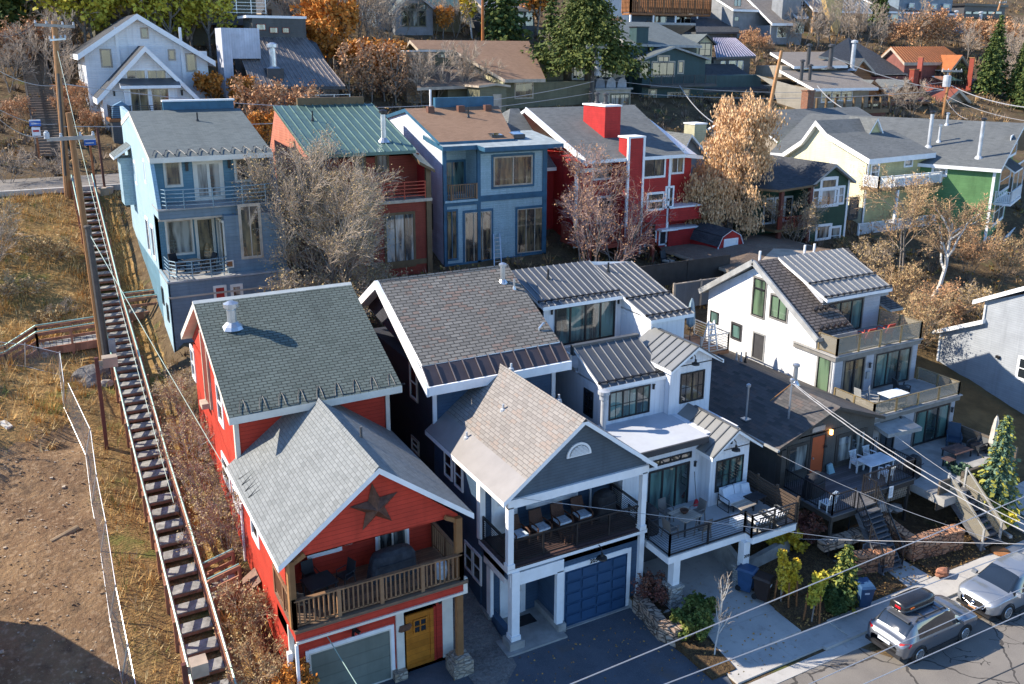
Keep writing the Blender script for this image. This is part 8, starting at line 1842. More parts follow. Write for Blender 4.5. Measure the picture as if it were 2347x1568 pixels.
for i in range(6): mb.box(p.x - .13, p.y - .052, p.z + .48 - i * .06, p.x + .12, p.y - .038, p.z + .495 - i * .06)
mb.build('print_lines', plain('pink print', (.5, .2, .2)), t)
t = thing('utility_box', 'pale grey utility box on the mulch under the bungalow lattice', 'utility box', onY(25.2, 'B', 920, 1100)); p = V(t.location); mb = MB(); mb.hexa([p + V(q) for q in ((-.28, -.2, -.2), (.28, -.2, -.2), (.28, .2, -.2), (-.28, .2, -.2), (-.2, -.15, .2), (.2, -.15, .2), (.2, .15, .2), (-.2, .15, .2))]); mb.build('housing', M.grey, t)
rc = armchair('patio_chair', 'left red chair on the top balcony of number 217', .6, .6, .4, .5, plain('red chair mesh', (.42, .07, .05), .6), None, 'red chairs on the top balcony'); put(rc, (39.6, 32.0, 7.2), 3.14); put(dup(rc, label='right red chair on the top balcony of number 217'), (41.3, 32.1, 7.2), 3.14)
zs = 4.75
tb_ = table('patio_table', 'white table on the middle terrace of number 217', 1.5, .8, .7, M.whitew, M.iron); put(tb_, (38.6, 29.0, zs))
gc = side_chair('pale chair at the left glass of the middle terrace', M.grey, 'chairs on the middle terrace of number 217'); put(gc, (37.2, 29.9, zs), 1.6); put(dup(gc, label='pale chair behind the white table on the middle terrace'), (37.8, 29.5, zs), .6)
dk = armchair('patio_chair', 'dark folding chair out on the open middle terrace', .62, .62, .38, .5, M.iron, None, None); put(dk, (40.4, 29.9, zs), 1.2)
zs = 2.3
ad = armchair('patio_chair', 'dark blue high backed chair by the corner wall of the lower patio', .7, .75, .38, .7, plain('dark blue paint', (.03, .06, .10)), None, None); put(ad, (42.1, 27.6, zs), -.9)
ac2 = armchair('patio_chair', 'black low patio chair at the right wall of the lower patio', .7, .7, .38, .4, M.iron, M.cover, None); put(ac2, (42.35, 26.4, zs), -1.57)
tb_ = table('patio_table', 'large dark low table on the lower patio of number 217', 1.4, .9, .42, M.deckdark, M.iron); put(tb_, (41.0, 26.6, zs)); tb_ = table('side_table', 'small black cube frame table on the lower patio', .5, .5, .45, M.deckdark, M.iron); put(tb_, (39.5, 26.0, zs))
def umbrella(label, p, h, m, top=True):
 t = thing('closed_umbrella', label, 'umbrella', p); p = V(p); mb = MB(); mb.tube([p, p + V((0, 0, h))], .03, 8); mb.build('pole', M.iron, t)
 mb = MB(); n = 12; rows = []
 for k, (r, z) in enumerate(((.10, .40), (.20, .46), (.19, .6), (.16, .75), (.1, .9), (.02, .99))): rows.append([p + V((r * math.cos(a) * (1 + .25 * (i % 2)), r * math.sin(a) * (1 + .25 * (i % 2)), z * h)) for i, a in enumerate([2 * math.pi * i / n for i in range(n)])])
 for i in range(5):
  for j in range(n): mb.face([rows[i][j], rows[i][(j + 1) % n], rows[i + 1][(j + 1) % n], rows[i + 1][j]])
 mb.build('canopy', m, t); mb = MB(); mb.lathe(p, [(.3, 0), (.3, .06), (.05, .12)], 12); mb.build('base', M.iron, t)
umbrella('closed beige umbrella behind the young spruce at the lower patio', onY(25.8, 6, 2115, 1600) - V((0, 0, .3)), 2.9, plain('beige canvas', (.50, .45, .38), .9))
rd = thing('rear_deck', 'small orange wooden deck with grey pipe rail between the farmhouse and number 217', 'deck', (31.5, 41, 6.2))
e0 = onZ(6.4, 'E', 340, 1240); e1 = onZ(6.4, 'E', 780, 1360)
mb = MB(); mb.box(e0.x - 1.5, e1.y, 6.2, e1.x, e1.y + 3.0, 6.4); mb.build('deck', wood('orange deck boards', (.38, .17, .08), .14, 0), rd)
railing(rd, [(e0.x - 1.4, e1.y + .05, 6.4), (e1.x - .05, e1.y + .05, 6.4), (e1.x - .05, e1.y + 3, 6.4)], 1.0, .07, 2, 0, M.steel, .06, wires=5, balw=.02)
umbrella('closed blue grey umbrella on the orange rear deck', (e0.x - .9, e1.y + 1.6, 6.4), 2.9, plain('blue grey canvas', (.20, .27, .31), .8))
t = thing('step_ladder', 'white step ladder standing on the orange rear deck', 'ladder', (e1.x - .9, e1.y + .5, 6.4)); p = V(t.location); mb = MB()
for s in (-1, 1): mb.bar(p + V((s * .3, -.2, 0)), p + V((s * .2, .1, 1.7)), .06); mb.bar(p + V((s * .3, .5, 0)), p + V((s * .2, .15, 1.6)), .05)
for i in range(5): mb.bar(p + V((-.28 + i * .02, -.18 + i * .06, .3 + i * .3)), p + V((.28 - i * .02, -.18 + i * .06, .3 + i * .3)), .12, .03)
mb.build('ladder_frame', M.white, t)
t = thing('ladder', 'aluminium ladder leaning against the pale blue wall', 'ladder', (29.0, 54.6, 8)); mb = MB(); p0, p1 = onY(53.6, 5, 1080, 245), onY(54.85, 5, 1068, 40)
for s in (-1, 1): mb.bar(p0 + V((s * .3, 0, -1)), p1 + V((s * .24, 0, 0)), .07, .05)
for i in range(11): q = (p0 - V((0, 0, 1))).lerp(p1, i / 11); mb.bar(q - V((.28, 0, 0)), q + V((.28, 0, 0)), .04)
mb.build('ladder_frame', M.steel, t)
t = thing('bistro_table', 'small round dark table on the lower blue balcony', 'table', (7.6, 51.3, 10.55)); mb = MB(); mb.lathe((7.6, 51.3, 10.55), [(.3, 0), (.3, .03), (.04, .05), (.04, .70), (.45, .72), (.45, .76)], 16); mb.build('tabletop', M.iron, t)
c0 = armchair('balcony_chair', 'black chair left of the round table on the lower blue balcony', .6, .6, .42, .6, M.cover, M.cover, 'black chairs on the blue balcony'); put(c0, (6.85, 52.0, 10.55), .5); put(dup(c0, label='black chair at the right side of the round table on the blue balcony'), (8.4, 51.4, 10.55), -1.3)
yc = armchair('lounge_chair', 'beige lounge chair in the yard of the crimson house', .7, .8, .4, .75, M.iron, plain('beige cushion', (.45, .40, .32), .9), None); put(yc, onG(5, 2245, 265) + V((0, 0, .0)), .3)
def bin_(label, p, rz, m):
 t = thing('wheelie_bin', label, 'bin', (0, 0, 0)); mb = MB(); mb.hexa([(-.22, -.24, .05), (.22, -.24, .05), (.22, .26, .05), (-.22, .26, .05), (-.3, -.36, 1.0), (.3, -.36, 1.0), (.3, .34, 1.0), (-.3, .34, 1.0)]); mb.build('body', m, t)
 mb = MB(); mb.hexa([(-.32, -.4, 1.0), (.32, -.4, 1.0), (.32, .38, 1.0), (-.32, .38, 1.0), (-.27, -.32, 1.09), (.27, -.32, 1.09), (.27, .34, 1.11), (-.27, .34, 1.11)]); mb.build('lid', m, t); mb = MB(); mb.tube([(-.26, .42, .95), (.26, .42, .95)], .025, 6); mb.build('handle', m, t)
 for s in (-1, 1): MB().tube([(s * .2, .28, .12), (s * .26, .28, .12)], .12, 12).build('wheel', M.tyre, t)
 MB().box(-.12, -.335, .72, .08, -.31, .86).build('label_sticker', M.cush, t)
 t.location = V(p); t.rotation_euler.z = rz; return t
M.binblue = plain('navy bin plastic', (.03, .075, .16), .45); M.binbrown = plain('dark brown bin plastic', (.035, .022, .018), .5)
bin_('navy blue wheelie bin behind the brown one beside the driveway pier', onZ(.5, 'C', 1300, 580) + V((0, .45, 0)), .5, M.binblue); bin_('dark brown wheelie bin beside the driveway', onZ(.45, 'C', 1400, 640) + V((.1, .1, 0)), .45, M.binbrown)
bin_('navy blue wheelie bin standing alone right of the small spruce', onZ(.25, 'D', 545, 690), -.4, M.binblue)
M.sandstone = stone('red sandstone blocks', (.42, .19, .10), (.50, .30, .18), 2.0, (.12, .07, .05), (1, 2.0)); M.flag = stone('pale flagstone', (.45, .36, .28), (.42, .27, .18), 1.8, (.12, .09, .07), (1, 2.6), mw=.07)
def stone_wall(label, pts, h0, h1, th, m, base=None):
 t = thing('stone_wall', label, 'wall', pts[0]); rg = random.Random(len(label)); mb = MB()
 for a, b in zip(pts, pts[1:]):
  a = V(a); b = V(b); L = (b - a).length; d = (b - a) / L; nn = V((-d.y, d.x, 0)); z = 0; rowh = .2
  rows = max(1, round((h0 + h1) / 2 / rowh))
  for r in range(rows):
   x = -.1 * (r % 2)
   while x < L:
    w = rg.uniform(.28, .65); x1 = min(L, x + w); p = a + d * max(0, x); q = a + d * (x1 - .015); k = rg.uniform(-.03, .04); hz = rowh * .96
    if (q - p).dot(d) > .05:
     f = nn * th; o = -nn * k
     mb.hexa([p + o + V((0, 0, r * rowh)), q + o + V((0, 0, r * rowh)), q + f + V((0, 0, r * rowh)), p + f + V((0, 0, r * rowh)), p + o * .5 + V((.01, 0, r * rowh + hz)), q + o * .6 + V((0, 0, r * rowh + hz + rg.uniform(-.02, .01))), q + f + V((0, 0, r * rowh + hz)), p + f + V((0, 0, r * rowh + hz + rg.uniform(-.02, .02)))])
    x += w
 return mb.build('masonry', m, t)
stone_wall('red sandstone retaining wall left of the garden steps', [onZ(.25, 'D', 480, 375), onZ(.25, 'D', 890, 315)], .95, 1.1, .5, M.sandstone)
a_, b_2, c_2 = onZ(.25, 'D', 1110, 215), onZ(.3, 'D', 1660, 60), onZ(.35, 'D', 1000, 60)
stone_wall('red sandstone retaining wall right of the garden steps', [a_, b_2], 1.0, 1.0, .6, M.sandstone); stone_wall('side return of the right sandstone wall up along the garden steps', [a_ + V((-.05, 1.9, .35)), a_ + V((-.05, .05, 0))], 1.0, 1.0, .5, M.sandstone)
stone_wall('upper flagstone terrace edge under the bungalow deck', [onZ(1.2, 'D', 130, 110) , onZ(1.25, 'D', 420, 20), onZ(1.3, 'D', 640, -60)], .5, .5, .5, M.flag)
stone_wall('low curved pale flagstone wall beside the navy driveway', [V((20.15, 26.3, .05)), onZ(0, 'C', 60, 860), onZ(0, 'C', 240, 1090), onZ(0, 'C', 430, 1165), onZ(0.05, 'C', 640, 1090)], .75, .75, .45, M.flag)
for i, (k, x, y, r) in enumerate((('B', 1120, 1120, .35), ('B', 1030, 1150, .2), ('B', 340, 1500, .3), ('B', 610, 1440, .35), ('D', 400, 160, .3), ('D', 200, 225, .28), ('C', 330, 770, .16), ('C', 260, 760, .12), ('D', 1450, 320, .3))):
 q = onZ(1.1 if k == 'B' else .35, k, x, y); lump('boulder', ('pale flat rock high in the bungalow mulch bed', 'small rock beside the pale flat rock in the mulch', 'upright rock left under the bungalow stairs', 'rounded rock above the flagstone edge', 'tan rock beside the small spruce', 'grey rock left of the small spruce', 'pale stone in the planter by the navy driveway', 'smaller pale stone in the planter by the navy driveway', 'orange slab of stone lying in the mulch by the pavement')[i], 'boulder', q, r, M.rockred if i == 8 else M.rock, (1.3, .9, .55), seed=i + 40)
t = thing('garden_steps', 'narrow garden steps with dark pipe rail between the sandstone walls', 'steps', (32.4, 23.5, .3)); mb = MB()
for i in range(6): mb.box(31.75, 23.3 + i * .36, .05 + i * .17, 33.0, 23.7 + i * .36, .3 + i * .18)
mb.build('step', M.cedar, t); mb = MB(); mb.tube([(31.75, 23.2, 1.2), (31.75, 25.4, 2.3)], .03, 6); mb.tube([(33.0, 23.2, 1.2), (33.0, 25.4, 2.3)], .03, 6)
for x in (31.75, 33.0):
 for i in range(4): mb.bar((x, 23.25 + i * .7, .2), (x, 23.25 + i * .7, 1.2 + i * .35), .04)
mb.build('handrail', M.iron, t)
t = thing('manhole_cover', 'round rusty manhole cover set in the navy house driveway', 'manhole'); mb = MB(); p = onZ(.016, 8, 1045, 1505); mb.lathe(p, [(.42, 0), (.42, .012), (.36, .02), (.36, .014)], 24); mb.build('cover', M.rust, t); t.location = (0, 0, 0)
t = thing('manhole_cover', 'rusty utility cover in the mulch beside the pavement at right', 'manhole'); mb = MB(); p = onZ(.16, 'D', 2080, 95); mb.lathe(p, [(.45, 0), (.45, .03), (.4, .05)], 24); mb.build('cover', plain('orange rust', (.30, .13, .05)), t)
t = thing('parking_stop', 'pale concrete parking stop lying by the side driveway', 'parking stop'); mb = MB(); a, b = onZ(.3, 9, 2190, 520), onZ(.35, 9, 2255, 565); mb.bar(a + V((0, 0, .07)), b + V((0, 0, .07)), .16, .14); mb.build('kerb_block', cm, t)
def board_fence(label, pts, h, m, cap=None):
 t = thing('board_fence', label, 'fence', pts[0])
 for a, b in zip(pts, pts[1:]):
  a = V(a); b = V(b); MB().bar(a + V((0, 0, h / 2)), b + V((0, 0, h / 2)), .05, h).build('boards', m, t); MB().bar(a + V((0, 0, h + .03)), b + V((0, 0, h + .03)), .12, .06).build('fence_cap', cap or m, t); MB().bar(a, a + V((0, 0, h + .1)), .14).build('post', cap or m, t)
 return t
M.fgrey = siding('grey stained fence boards', (.12, .14, .16), .15, vertical=True, line=.3)
a, b, c1_ = onY(45, 'E', 80, 760), onY(45, 'E', 415, 700), onY(45, 'E', 760, 640)
board_fence('tall grey board fence with tan cap behind the rear deck', [V((a.x, 45, a.z - .5)), V((b.x, 45, a.z - .5)), V((c1_.x + 3, 45, a.z - .5))], onY(45, 'E', 80, 540).z - a.z + .5, M.fgrey, M.tan)
a = onY(47, 'E', -300, 480); b = onY(47, 'E', 780, 400)
board_fence('low dark board fence in front of the crimson yard', [V((a.x - 4, 47, a.z - .6)), V(((a.x + b.x) / 2, 47, a.z - .6)), V((b.x, 47, a.z - .6))], 1.5, M.darktrim)
# ============================================================ vegetation
def leafm(name, c, c2):
 m, nt, b = new_mat(name, .7, .15); link(nt, noise_mix(nt, c, c2, 2.3, 4, geo_pos(nt), .38, .62), b.inputs['Base Color']); return m
M.twig = leafm('grey brown twigs', (.35, .275, .205), (.45, .36, .275)); M.twig_r = leafm('red brown twigs', (.25, .16, .145), (.34, .24, .21)); M.twig_t = leafm('tan twigs', (.44, .29, .16), (.33, .21, .12))
M.bark = plain('grey bark', (.21, .18, .15), .9, var=.35, scale=5); M.birch = plain('white birch bark', (.50, .48, .44), .8, var=.2, scale=6); M.dbark = plain('dark conifer bark', (.09, .07, .055), .9)
L_ = {'gold': leafm('golden dry leaves', (.60, .36, .17), (.72, .48, .27)), 'yellow': leafm('yellow leaves', (.62, .42, .03), (.52, .40, .06)), 'lime': leafm('yellow green leaves', (.55, .44, .05), (.34, .33, .05)), 'orange': leafm('orange leaves', (.55, .20, .03), (.40, .19, .05)), 'pink': leafm('faded rust leaves', (.42, .21, .11), (.52, .30, .15)),
      'dry': leafm('few tan leaves', (.42, .30, .15), (.33, .24, .12)), 'red': leafm('dark red leaves', (.15, .05, .04), (.20, .085, .05)), 'green': leafm('garden green leaves', (.09, .14, .035), (.16, .17, .04)), 'fir': leafm('fir needles', (.045, .085, .03), (.10, .13, .035)), 'firo': leafm('olive fir needles', (.12, .135, .03), (.06, .085, .025)), 'blue': leafm('blue green needles', (.13, .20, .14), (.09, .15, .09)), 'firy': leafm('yellow fir tips', (.34, .30, .05), (.20, .22, .05))}
UP = V((0, 0, 1))
def rdir(rg): return V((rg.gauss(0, 1), rg.gauss(0, 1), rg.gauss(0, 1))).normalized()
def card(mb, p, s, rg, el=1.5, d=None):
 d = d or rdir(rg); r = d.cross(rdir(rg)); r = r.normalized() if r.length > 1e-3 else V((1, 0, 0)); a = d * s * el * .5; b = r * s * .5
 i = len(mb.v); mb.v += [tuple(p - a), tuple(p + b), tuple(p + a), tuple(p - b)]; mb.f.append((i, i + 1, i + 2, i + 3)); mb.m.append(0)
def grow(mb, lf, p, d, L, r, dep, P, rg):
 n = 4; pts = [p.copy()]
 for i in range(n):
  d = (d + rdir(rg) * P['wob'] + UP * (P['up'] if dep > 1 else P['up'] * .4 - P['droop'])).normalized(); pts.append(pts[-1] + d * (L / n))
 mb.tube(pts, [r * (1 - .55 * i / n) if dep else r * (1 - .8 * i / n) for i in range(n + 1)], 7 if r > .06 else (4 if r > .02 else 3), 1 if dep >= P['dep'] - 1 else 0, cap=False)
 if dep == 0:
  for _ in range(P['leaf']):
   q = pts[rg.randint(1, n)] + rdir(rg) * P['lsp']; card(lf, q - UP * (P['droop'] * .5 * rg.random()), P['ls'] * rg.uniform(.6, 1.3), rg, P.get('lel', 1.5), (-UP + rdir(rg) * .35).normalized() if P['droop'] > .12 else None)
  return
 k = P['n'][P['dep'] - dep]
 for i in range(k):
  t = rg.uniform(.28 if dep < P['dep'] else P.get('low', .3), 1); s = min(n - 1, int(t * n)); q = pts[s].lerp(pts[s + 1], t * n - s); dd = (pts[s + 1] - pts[s]).normalized()
  side = dd.cross(rdir(rg)).normalized(); a = P['ang'] * rg.uniform(.6, 1.25)
  grow(mb, lf, q, (dd * math.cos(a) + side * math.sin(a)).normalized(), L * P['sh'] * rg.uniform(.65, 1.1) * (1.15 - .4 * t), max(P.get('rm', .006), r * (.55 if dep > 1 else .45)), dep - 1, P, rg)
def tree(name, label, p, h, seed, n, leaf=0, ls=.1, lm='dry', ang=.7, up=.06, droop=0, wob=.16, sh=.62, r=.02, lsp=.12, stems=1, tw=None, bark=None, low=.3, spread=.35, lean=None, group=None, cat='tree', rm=.008, lel=1.5):
 rg = random.Random(seed); P = dict(n=n, dep=len(n), leaf=leaf, ls=ls, ang=ang, up=up, droop=droop, wob=wob, sh=sh, lsp=lsp, low=low, rm=rm, lel=lel)
 mb, lf = MB(), MB(); p = V(p)
 for s in range(stems):
  a = 2 * math.pi * (s + rg.random() * .5) / stems; d = (UP + V((math.cos(a), math.sin(a), 0)) * (spread if stems > 1 else .04)).normalized()
  if lean: d = (d + V(lean)).normalized()
  grow(mb, lf, V((math.cos(a) * .1 * (stems > 1), math.sin(a) * .1 * (stems > 1), -.2)), d, h * .62 * rg.uniform(.85, 1.1), h * r * (1 if stems == 1 else .6), len(n), P, rg)
 t = thing(name, label, cat, (0, 0, 0), group)
 mb.build('trunk' if cat == 'tree' else 'branches', [tw or M.twig, bark or M.bark], t, uv=False)
 if lf.f: lf.build('crown' if cat == 'tree' else 'leaves', L_[lm], t, uv=False)
 t.location = p; return t
def conifer(label, p, h, R, seed, lm='fir', lev=22, nb=8, sp=11, tip=None, group=None, ls=.5, z0=.08):
 rg = random.Random(seed); t = thing('conifer', label, 'conifer', (0, 0, 0), group); mb = MB(); mb.tube([(0, 0, -.3), (0, 0, h * .5), (0, 0, h * .98)], [h * .02, h * .012, .02], 7); mb.build('trunk', M.dbark, t)
 lf, l2 = MB(), MB()
 for l in range(lev):
  f = l / lev; z = h * (z0 + (1 - z0) * f); rr = R * (1 - f) ** .85 * rg.uniform(.75, 1.15) + .12
  for b in range(nb):
   a = 2 * math.pi * (b / nb + rg.random() * .12) + l; d = V((math.cos(a), math.sin(a), 0)); R_ = rr * rg.uniform(.65, 1.15)
   for s in range(sp):
    u = (s + rg.random()) / sp; q = d * (R_ * u) + UP * (z - R_ * (.42 * u - .18 * u * u) + rg.uniform(-.1, .1)) + rdir(rg) * (.09 * R_)
    card(l2 if tip and u > .62 and rg.random() < .5 else lf, q, ls * rg.uniform(.5, 1.0) * (.35 + .65 * R_ / R), rg, 1.7, (d * .6 + d.cross(UP) * rg.uniform(-1, 1) - UP * rg.uniform(.1, .7)).normalized())
 lf.build('crown', L_[lm], t, uv=False)
 if l2.f: l2.build('crown_tips', L_[tip], t, uv=False)
 t.location = V(p); return t
def at(k, x, y): q = onG(k, x, y); q.z -= .1; return q
def hgt(b, k, x, y): return max(.5, onY(b.y, k, x, y).z - b.z)
b = V((14.9, 50.3, 6.7)); tree('bare_tree', 'broad grey bare tree with dense fine twigs before the rusty red house', b, hgt(b, 2, 60, 800) * 1.0, 3, (9, 8, 7, 7), 1, .07, 'dry', .55, .07, .02, .2, .62, .010, .3, 6, M.twig, M.bark, .12, .5, rm=.009)
b = V((12.6, 46.8, 6.0)); tree('bare_tree', 'lower bare thicket with tan leaves under the broad grey tree', b, 6.0, 5, (8, 8, 8), 2, .09, 'dry', .7, .05, .03, .2, .66, .011, .3, 5, M.twig, M.bark, .1, .7, rm=.010)
b = V((17.2, 49.6, 6.7)); tree('bare_tree', 'bare thicket with tan leaves at the right foot of the broad grey tree', b, 4.8, 15, (8, 8, 8), 2, .09, 'dry', .7, .05, .03, .2, .66, .011, .3, 5, M.twig, M.bark, .1, .7, rm=.010)
b = V((33.0, 50.2, 6.6)); tree('bare_tree', 'reddish bare tree between the pale blue house and the crimson house', b, hgt(b, 2, 1640, 900), 8, (6, 6, 6, 4), 1, .07, 'pink', .6, .07, .0, .2, .6, .010, .2, 4, M.twig_r, M.bark, .15, .42, rm=.009)
b = V((35.6, 50.0, 6.8)); tree('bare_tree', 'smaller reddish bare tree before the crimson deck', b, hgt(b, 2, 1800, 1130), 18, (6, 6, 5), 1, .07, 'pink', .65, .06, .0, .2, .62, .011, .2, 4, M.twig_r, M.bark, .15, .5, rm=.009)
b = V((49.7, 54.5, 8)); tree('willow_tree', 'tall golden weeping willow with hanging dry leaves right of the crimson house', b, hgt(b, 3, 420, 440) * 1.0, 21, (9, 8, 7), 13, .11, 'gold', .5, .09, .26, .2, .5, .02, .5, 2, M.twig_t, M.bark, .2, .16, lel=2.6)
b = V((49.2, 53.6, 7.8)); tree('willow_tree', 'lower golden willow stem with hanging leaves in front of the tall willow', b, 8.5, 23, (9, 8, 7), 14, .11, 'gold', .75, .03, .3, .2, .6, .02, .5, 2, M.twig_t, M.bark, .15, .4, lel=2.6)
b = at(6, 1480, 400); tree('bare_tree', 'tan bare tree before the cream house, left of the crooked trunk', b, hgt(b, 3, 1450, 1050), 31, (6, 6, 6, 5), 1, .09, 'dry', .6, .05, .02, .22, .62, .012, .25, 2, M.twig_t, M.bark, .3, .25, rm=.011)
b = at(6, 1690, 500); tree('bare_tree', 'crooked pale trunked bare tree before the bright green house', b, hgt(b, 3, 1850, 1060) * .95, 34, (7, 7, 6, 5), 1, .08, 'dry', .75, .03, .05, .26, .6, .017, .3, 1, M.twig_t, M.birch, .4, lean=(.45, 0, 0), rm=.011)
for i, (k, x, y, h, lm, lab) in enumerate(((6, 1560, 840, 5.5, 'dry', 'tall orange brown thicket close behind the balconies of number 217'), (6, 1700, 740, 5.0, 'pink', 'orange brown brush clump right of the terraces'), (6, 1480, 560, 5.0, 'dry', 'brush clump behind the metal dormer'), (6, 1950, 330, 5, 'pink', 'tangled brush above the grey house roof'), (6, 2200, 330, 5, 'dry', 'brush at the right edge above the grey house'), (6, 760, 130, 5.5, 'dry', 'bare tree with a few tan leaves beside the red shed'), (3, 780, 1560, 3.5, 'pink', 'small bare bush below the dark green porch'), (6, 1280, 330, 4, 'dry', 'low brown brush behind the ridge of number 217'), (6, 2020, 640, 3.2, 'dry', 'low brush beside the left end of the grey house'))):
 b = at(k, x, y); tree('brush_clump', lab, b, h, 50 + i, (7, 7, 6), 1, .10, lm, .55, .08, .02, .2, .62, .009, .2, 5, M.twig_t if i < 5 else M.twig, M.bark, .1, .45, cat='bush', rm=.010)
b = V((21.15, 22.35, .12)); tree('birch_tree', 'young white birch with bare branches beside the concrete driveway', b, hgt(b, 'C', 950, 60), 61, (12, 6, 3), 0, .1, 'pink', .5, .1, 0, .09, .46, .010, .1, 1, M.bark, M.birch, .35, rm=.004)
for k, x, y, lm, sd, lab in (('C', 1610, 700, 'yellow', 64, 'slim yellow leaved tree nearest the bins'), ('C', 1950, 850, 'lime', 65, 'slim yellow green tree in front of the sandstone wall'), ('C', 1700, 680, 'yellow', 66, 'slim yellow tree between its two staked neighbours')):
 b = onZ(.25, k, x, y); tree('garden_tree', lab, b, 3.7 if sd < 66 else 3.0, sd, (14, 7), 16, .10, lm, .42, .14, 0, .1, .3, .012, .16, 1, M.bark, M.bark, .3)
 for dx, dy in ((.35, .1), (-.3, .15), (.05, -.35)): MB().bar(b + V((dx, dy, 0)), b + V((dx * .8, dy * .8, 1.25)), .05).build('stake', M.cedar, bpy.context.scene.objects[[o.name for o in scene.objects if o.get('label') == lab][0]])
def shrub(lab, b, h, seed, lm, leaf, ls=.09, tw=None, spread=.5): return tree('shrub', lab, b, h, seed, (7, 6, 5), leaf, ls, lm, .6, .08, 0, .2, .6, .008, .1, 6, tw or M.twig, None, .1, spread, cat='shrub', rm=.005)
shrub('dark red twiggy shrub above the flagstone edge', onZ(.9, 'B', 40, 1500) - V((.5, 0, 0)), 1.8, 70, 'red', 2, .08, M.twig_r)
shrub('yellow leaved shrub behind the bins', onZ(.7, 9, 700, 640), 1.9, 77, 'yellow', 5, .12)
shrub('dark red brown shrub between the navy house and the driveway', V((20.75, 26.0, .3)), 1.8, 71, 'red', 1, .08, M.twig_r)
shrub('green shrub with yellow flowers beside the young birch', onZ(.2, 'C', 640, 1020), 1.5, 72, 'green', 5, .1); shrub('mixed green shrub behind the flowering shrub', onZ(.3, 'C', 730, 800), 1.1, 73, 'green', 4, .1)
shrub('low dark evergreen shrub under the small spruce', onZ(.25, 'D', 250, 740), 1.2, 74, 'fir', 12, .12); shrub('blue green juniper spilling over the lower patio fence', onY(25.6, 'B', 1900, 570) - V((0, 0, .6)), .9, 75, 'blue', 12, .12, None, 1.0); shrub('yellow green shrub below the tall feathery conifer', onZ(.5, 9, 2130, 480), 1.5, 76, 'lime', 9, .12)
conifer('small garden spruce behind the wagon, left of the lone blue bin', onZ(.25, 'D', 330, 620), 2.6, .85, 81, 'fir', 20, 9, 18, 'firy', None, .17)
b = V((39.6, 23.4, .5)); conifer('feathery blue green conifer with a drooping top beside the patio stairs', b, hgt(b, 6, 2050, 1330), 1.35, 82, 'blue', 24, 9, 20, 'firy', None, .24); b = V((41.0, 24.2, .6)); conifer('yellow green narrow conifer right of the patio stairs', b, 3.6, .7, 83, 'firy', 18, 8, 14, None, None, .2)
for i, (x, y, h, tw, lab) in enumerate(((5.35, 41.2, 4.2, M.twig, 'bare white stemmed sapling at the back corner of the red house'), (5.2, 37.5, 3.9, M.twig_r, 'tangled purple bush between the stairs and the red wall, upper one'), (5.3, 34.6, 3.9, M.twig_r, 'tangled purple bush between the stairs and the red wall, lower one'), (5.5, 44.5, 3.6, M.twig, 'bare bush beside the blue garage wall'), (5.2, 30.2, 2.8, M.twig_t, 'dry vine mass under the leaning slab by the red wall'), (5.35, 28.0, 2.8, M.twig_t, 'dry hanging vines by the foot of the red wall'))):
 tree('stair_bush', lab, (x, y, ground_z(x, y) - .1), h, 90 + i, (8, 7, 6), 1, .06, 'dry', .65, .05, .02, .22, .62, .010, .15, 4, tw, M.birch if i == 0 else M.bark, .1, .35, cat='bush', rm=.007)
shrub('orange leaved creeper on the front left corner of the red house', V((5.95, 26.3, .2)), 2.6, 99, 'orange', 4, .085, M.twig_t, .03)
t = thing('paving_slab', 'brown square slab leaning on the red wall by the stair landing', 'slab', (5.5, 32.0, 2.4)); MB().hexa([(5.35, 31.4, 2.3), (6.02, 31.2, 2.9), (6.02, 32.2, 2.95), (5.35, 32.4, 2.35), (5.35, 31.4, 2.36), (6.02, 31.2, 2.96), (6.02, 32.2, 3.01), (5.35, 32.4, 2.41)]).build('slab', M.rust, t)
for i, (x, y, h) in enumerate(((-5.5, 62, 5), (-2.5, 66, 4), (-7.5, 56, 6), (-1.5, 59.5, 2.2), (.8, 63, 2.6), (-4.5, 50.5, 2.0), (.2, 56.5, 1.5), (-8, 49, 5))): tree('bare_bush', ('bare grey thicket below the lane, far left', 'bare grey bush close under the lane kerb', 'tall bare bush at the left edge of the slope', 'small bare bush halfway down the grass slope', 'bare bush left of the utility poles', 'dry bush behind the chain link corner', 'low dry bush over the side bridge', 'bare thicket at the left edge behind the side bridge')[i], (x, y, ground_z(x, y) - .1), h, 140 + i, (7, 6, 6), 1, .1, 'dry', .65, .04, .0, .24, .62, .009, .1, 5, M.twig if i % 2 else M.twig_t, M.bark, .1, .6, cat='bush', rm=.009)
for i, (k, x, y, h) in enumerate(((1, 60, 1270, 4.5), (1, 330, 1240, 3.6), (4, -40, 330, 6.5), (4, 420, 600, 1.6))):
 b = at(k, x, y); tree('bare_bush', ('grey bare bush below the lane at the left edge', 'grey bare bush by the poles below the lane', 'bare tree at the left edge over the dry grass', 'pale round dry bush above the side bridge')[i], b, h, 110 + i, (6, 6, 6), 0, .1, 'dry', .6, .04, .0, .22, .62, .010, .1, 4, M.twig, M.bark, .1, .5, cat='bush', rm=.010)
def proto(nm, fn): return fn
HB = 'bare trees on the hillside'; HA = 'rust leaved aspens above the lane'
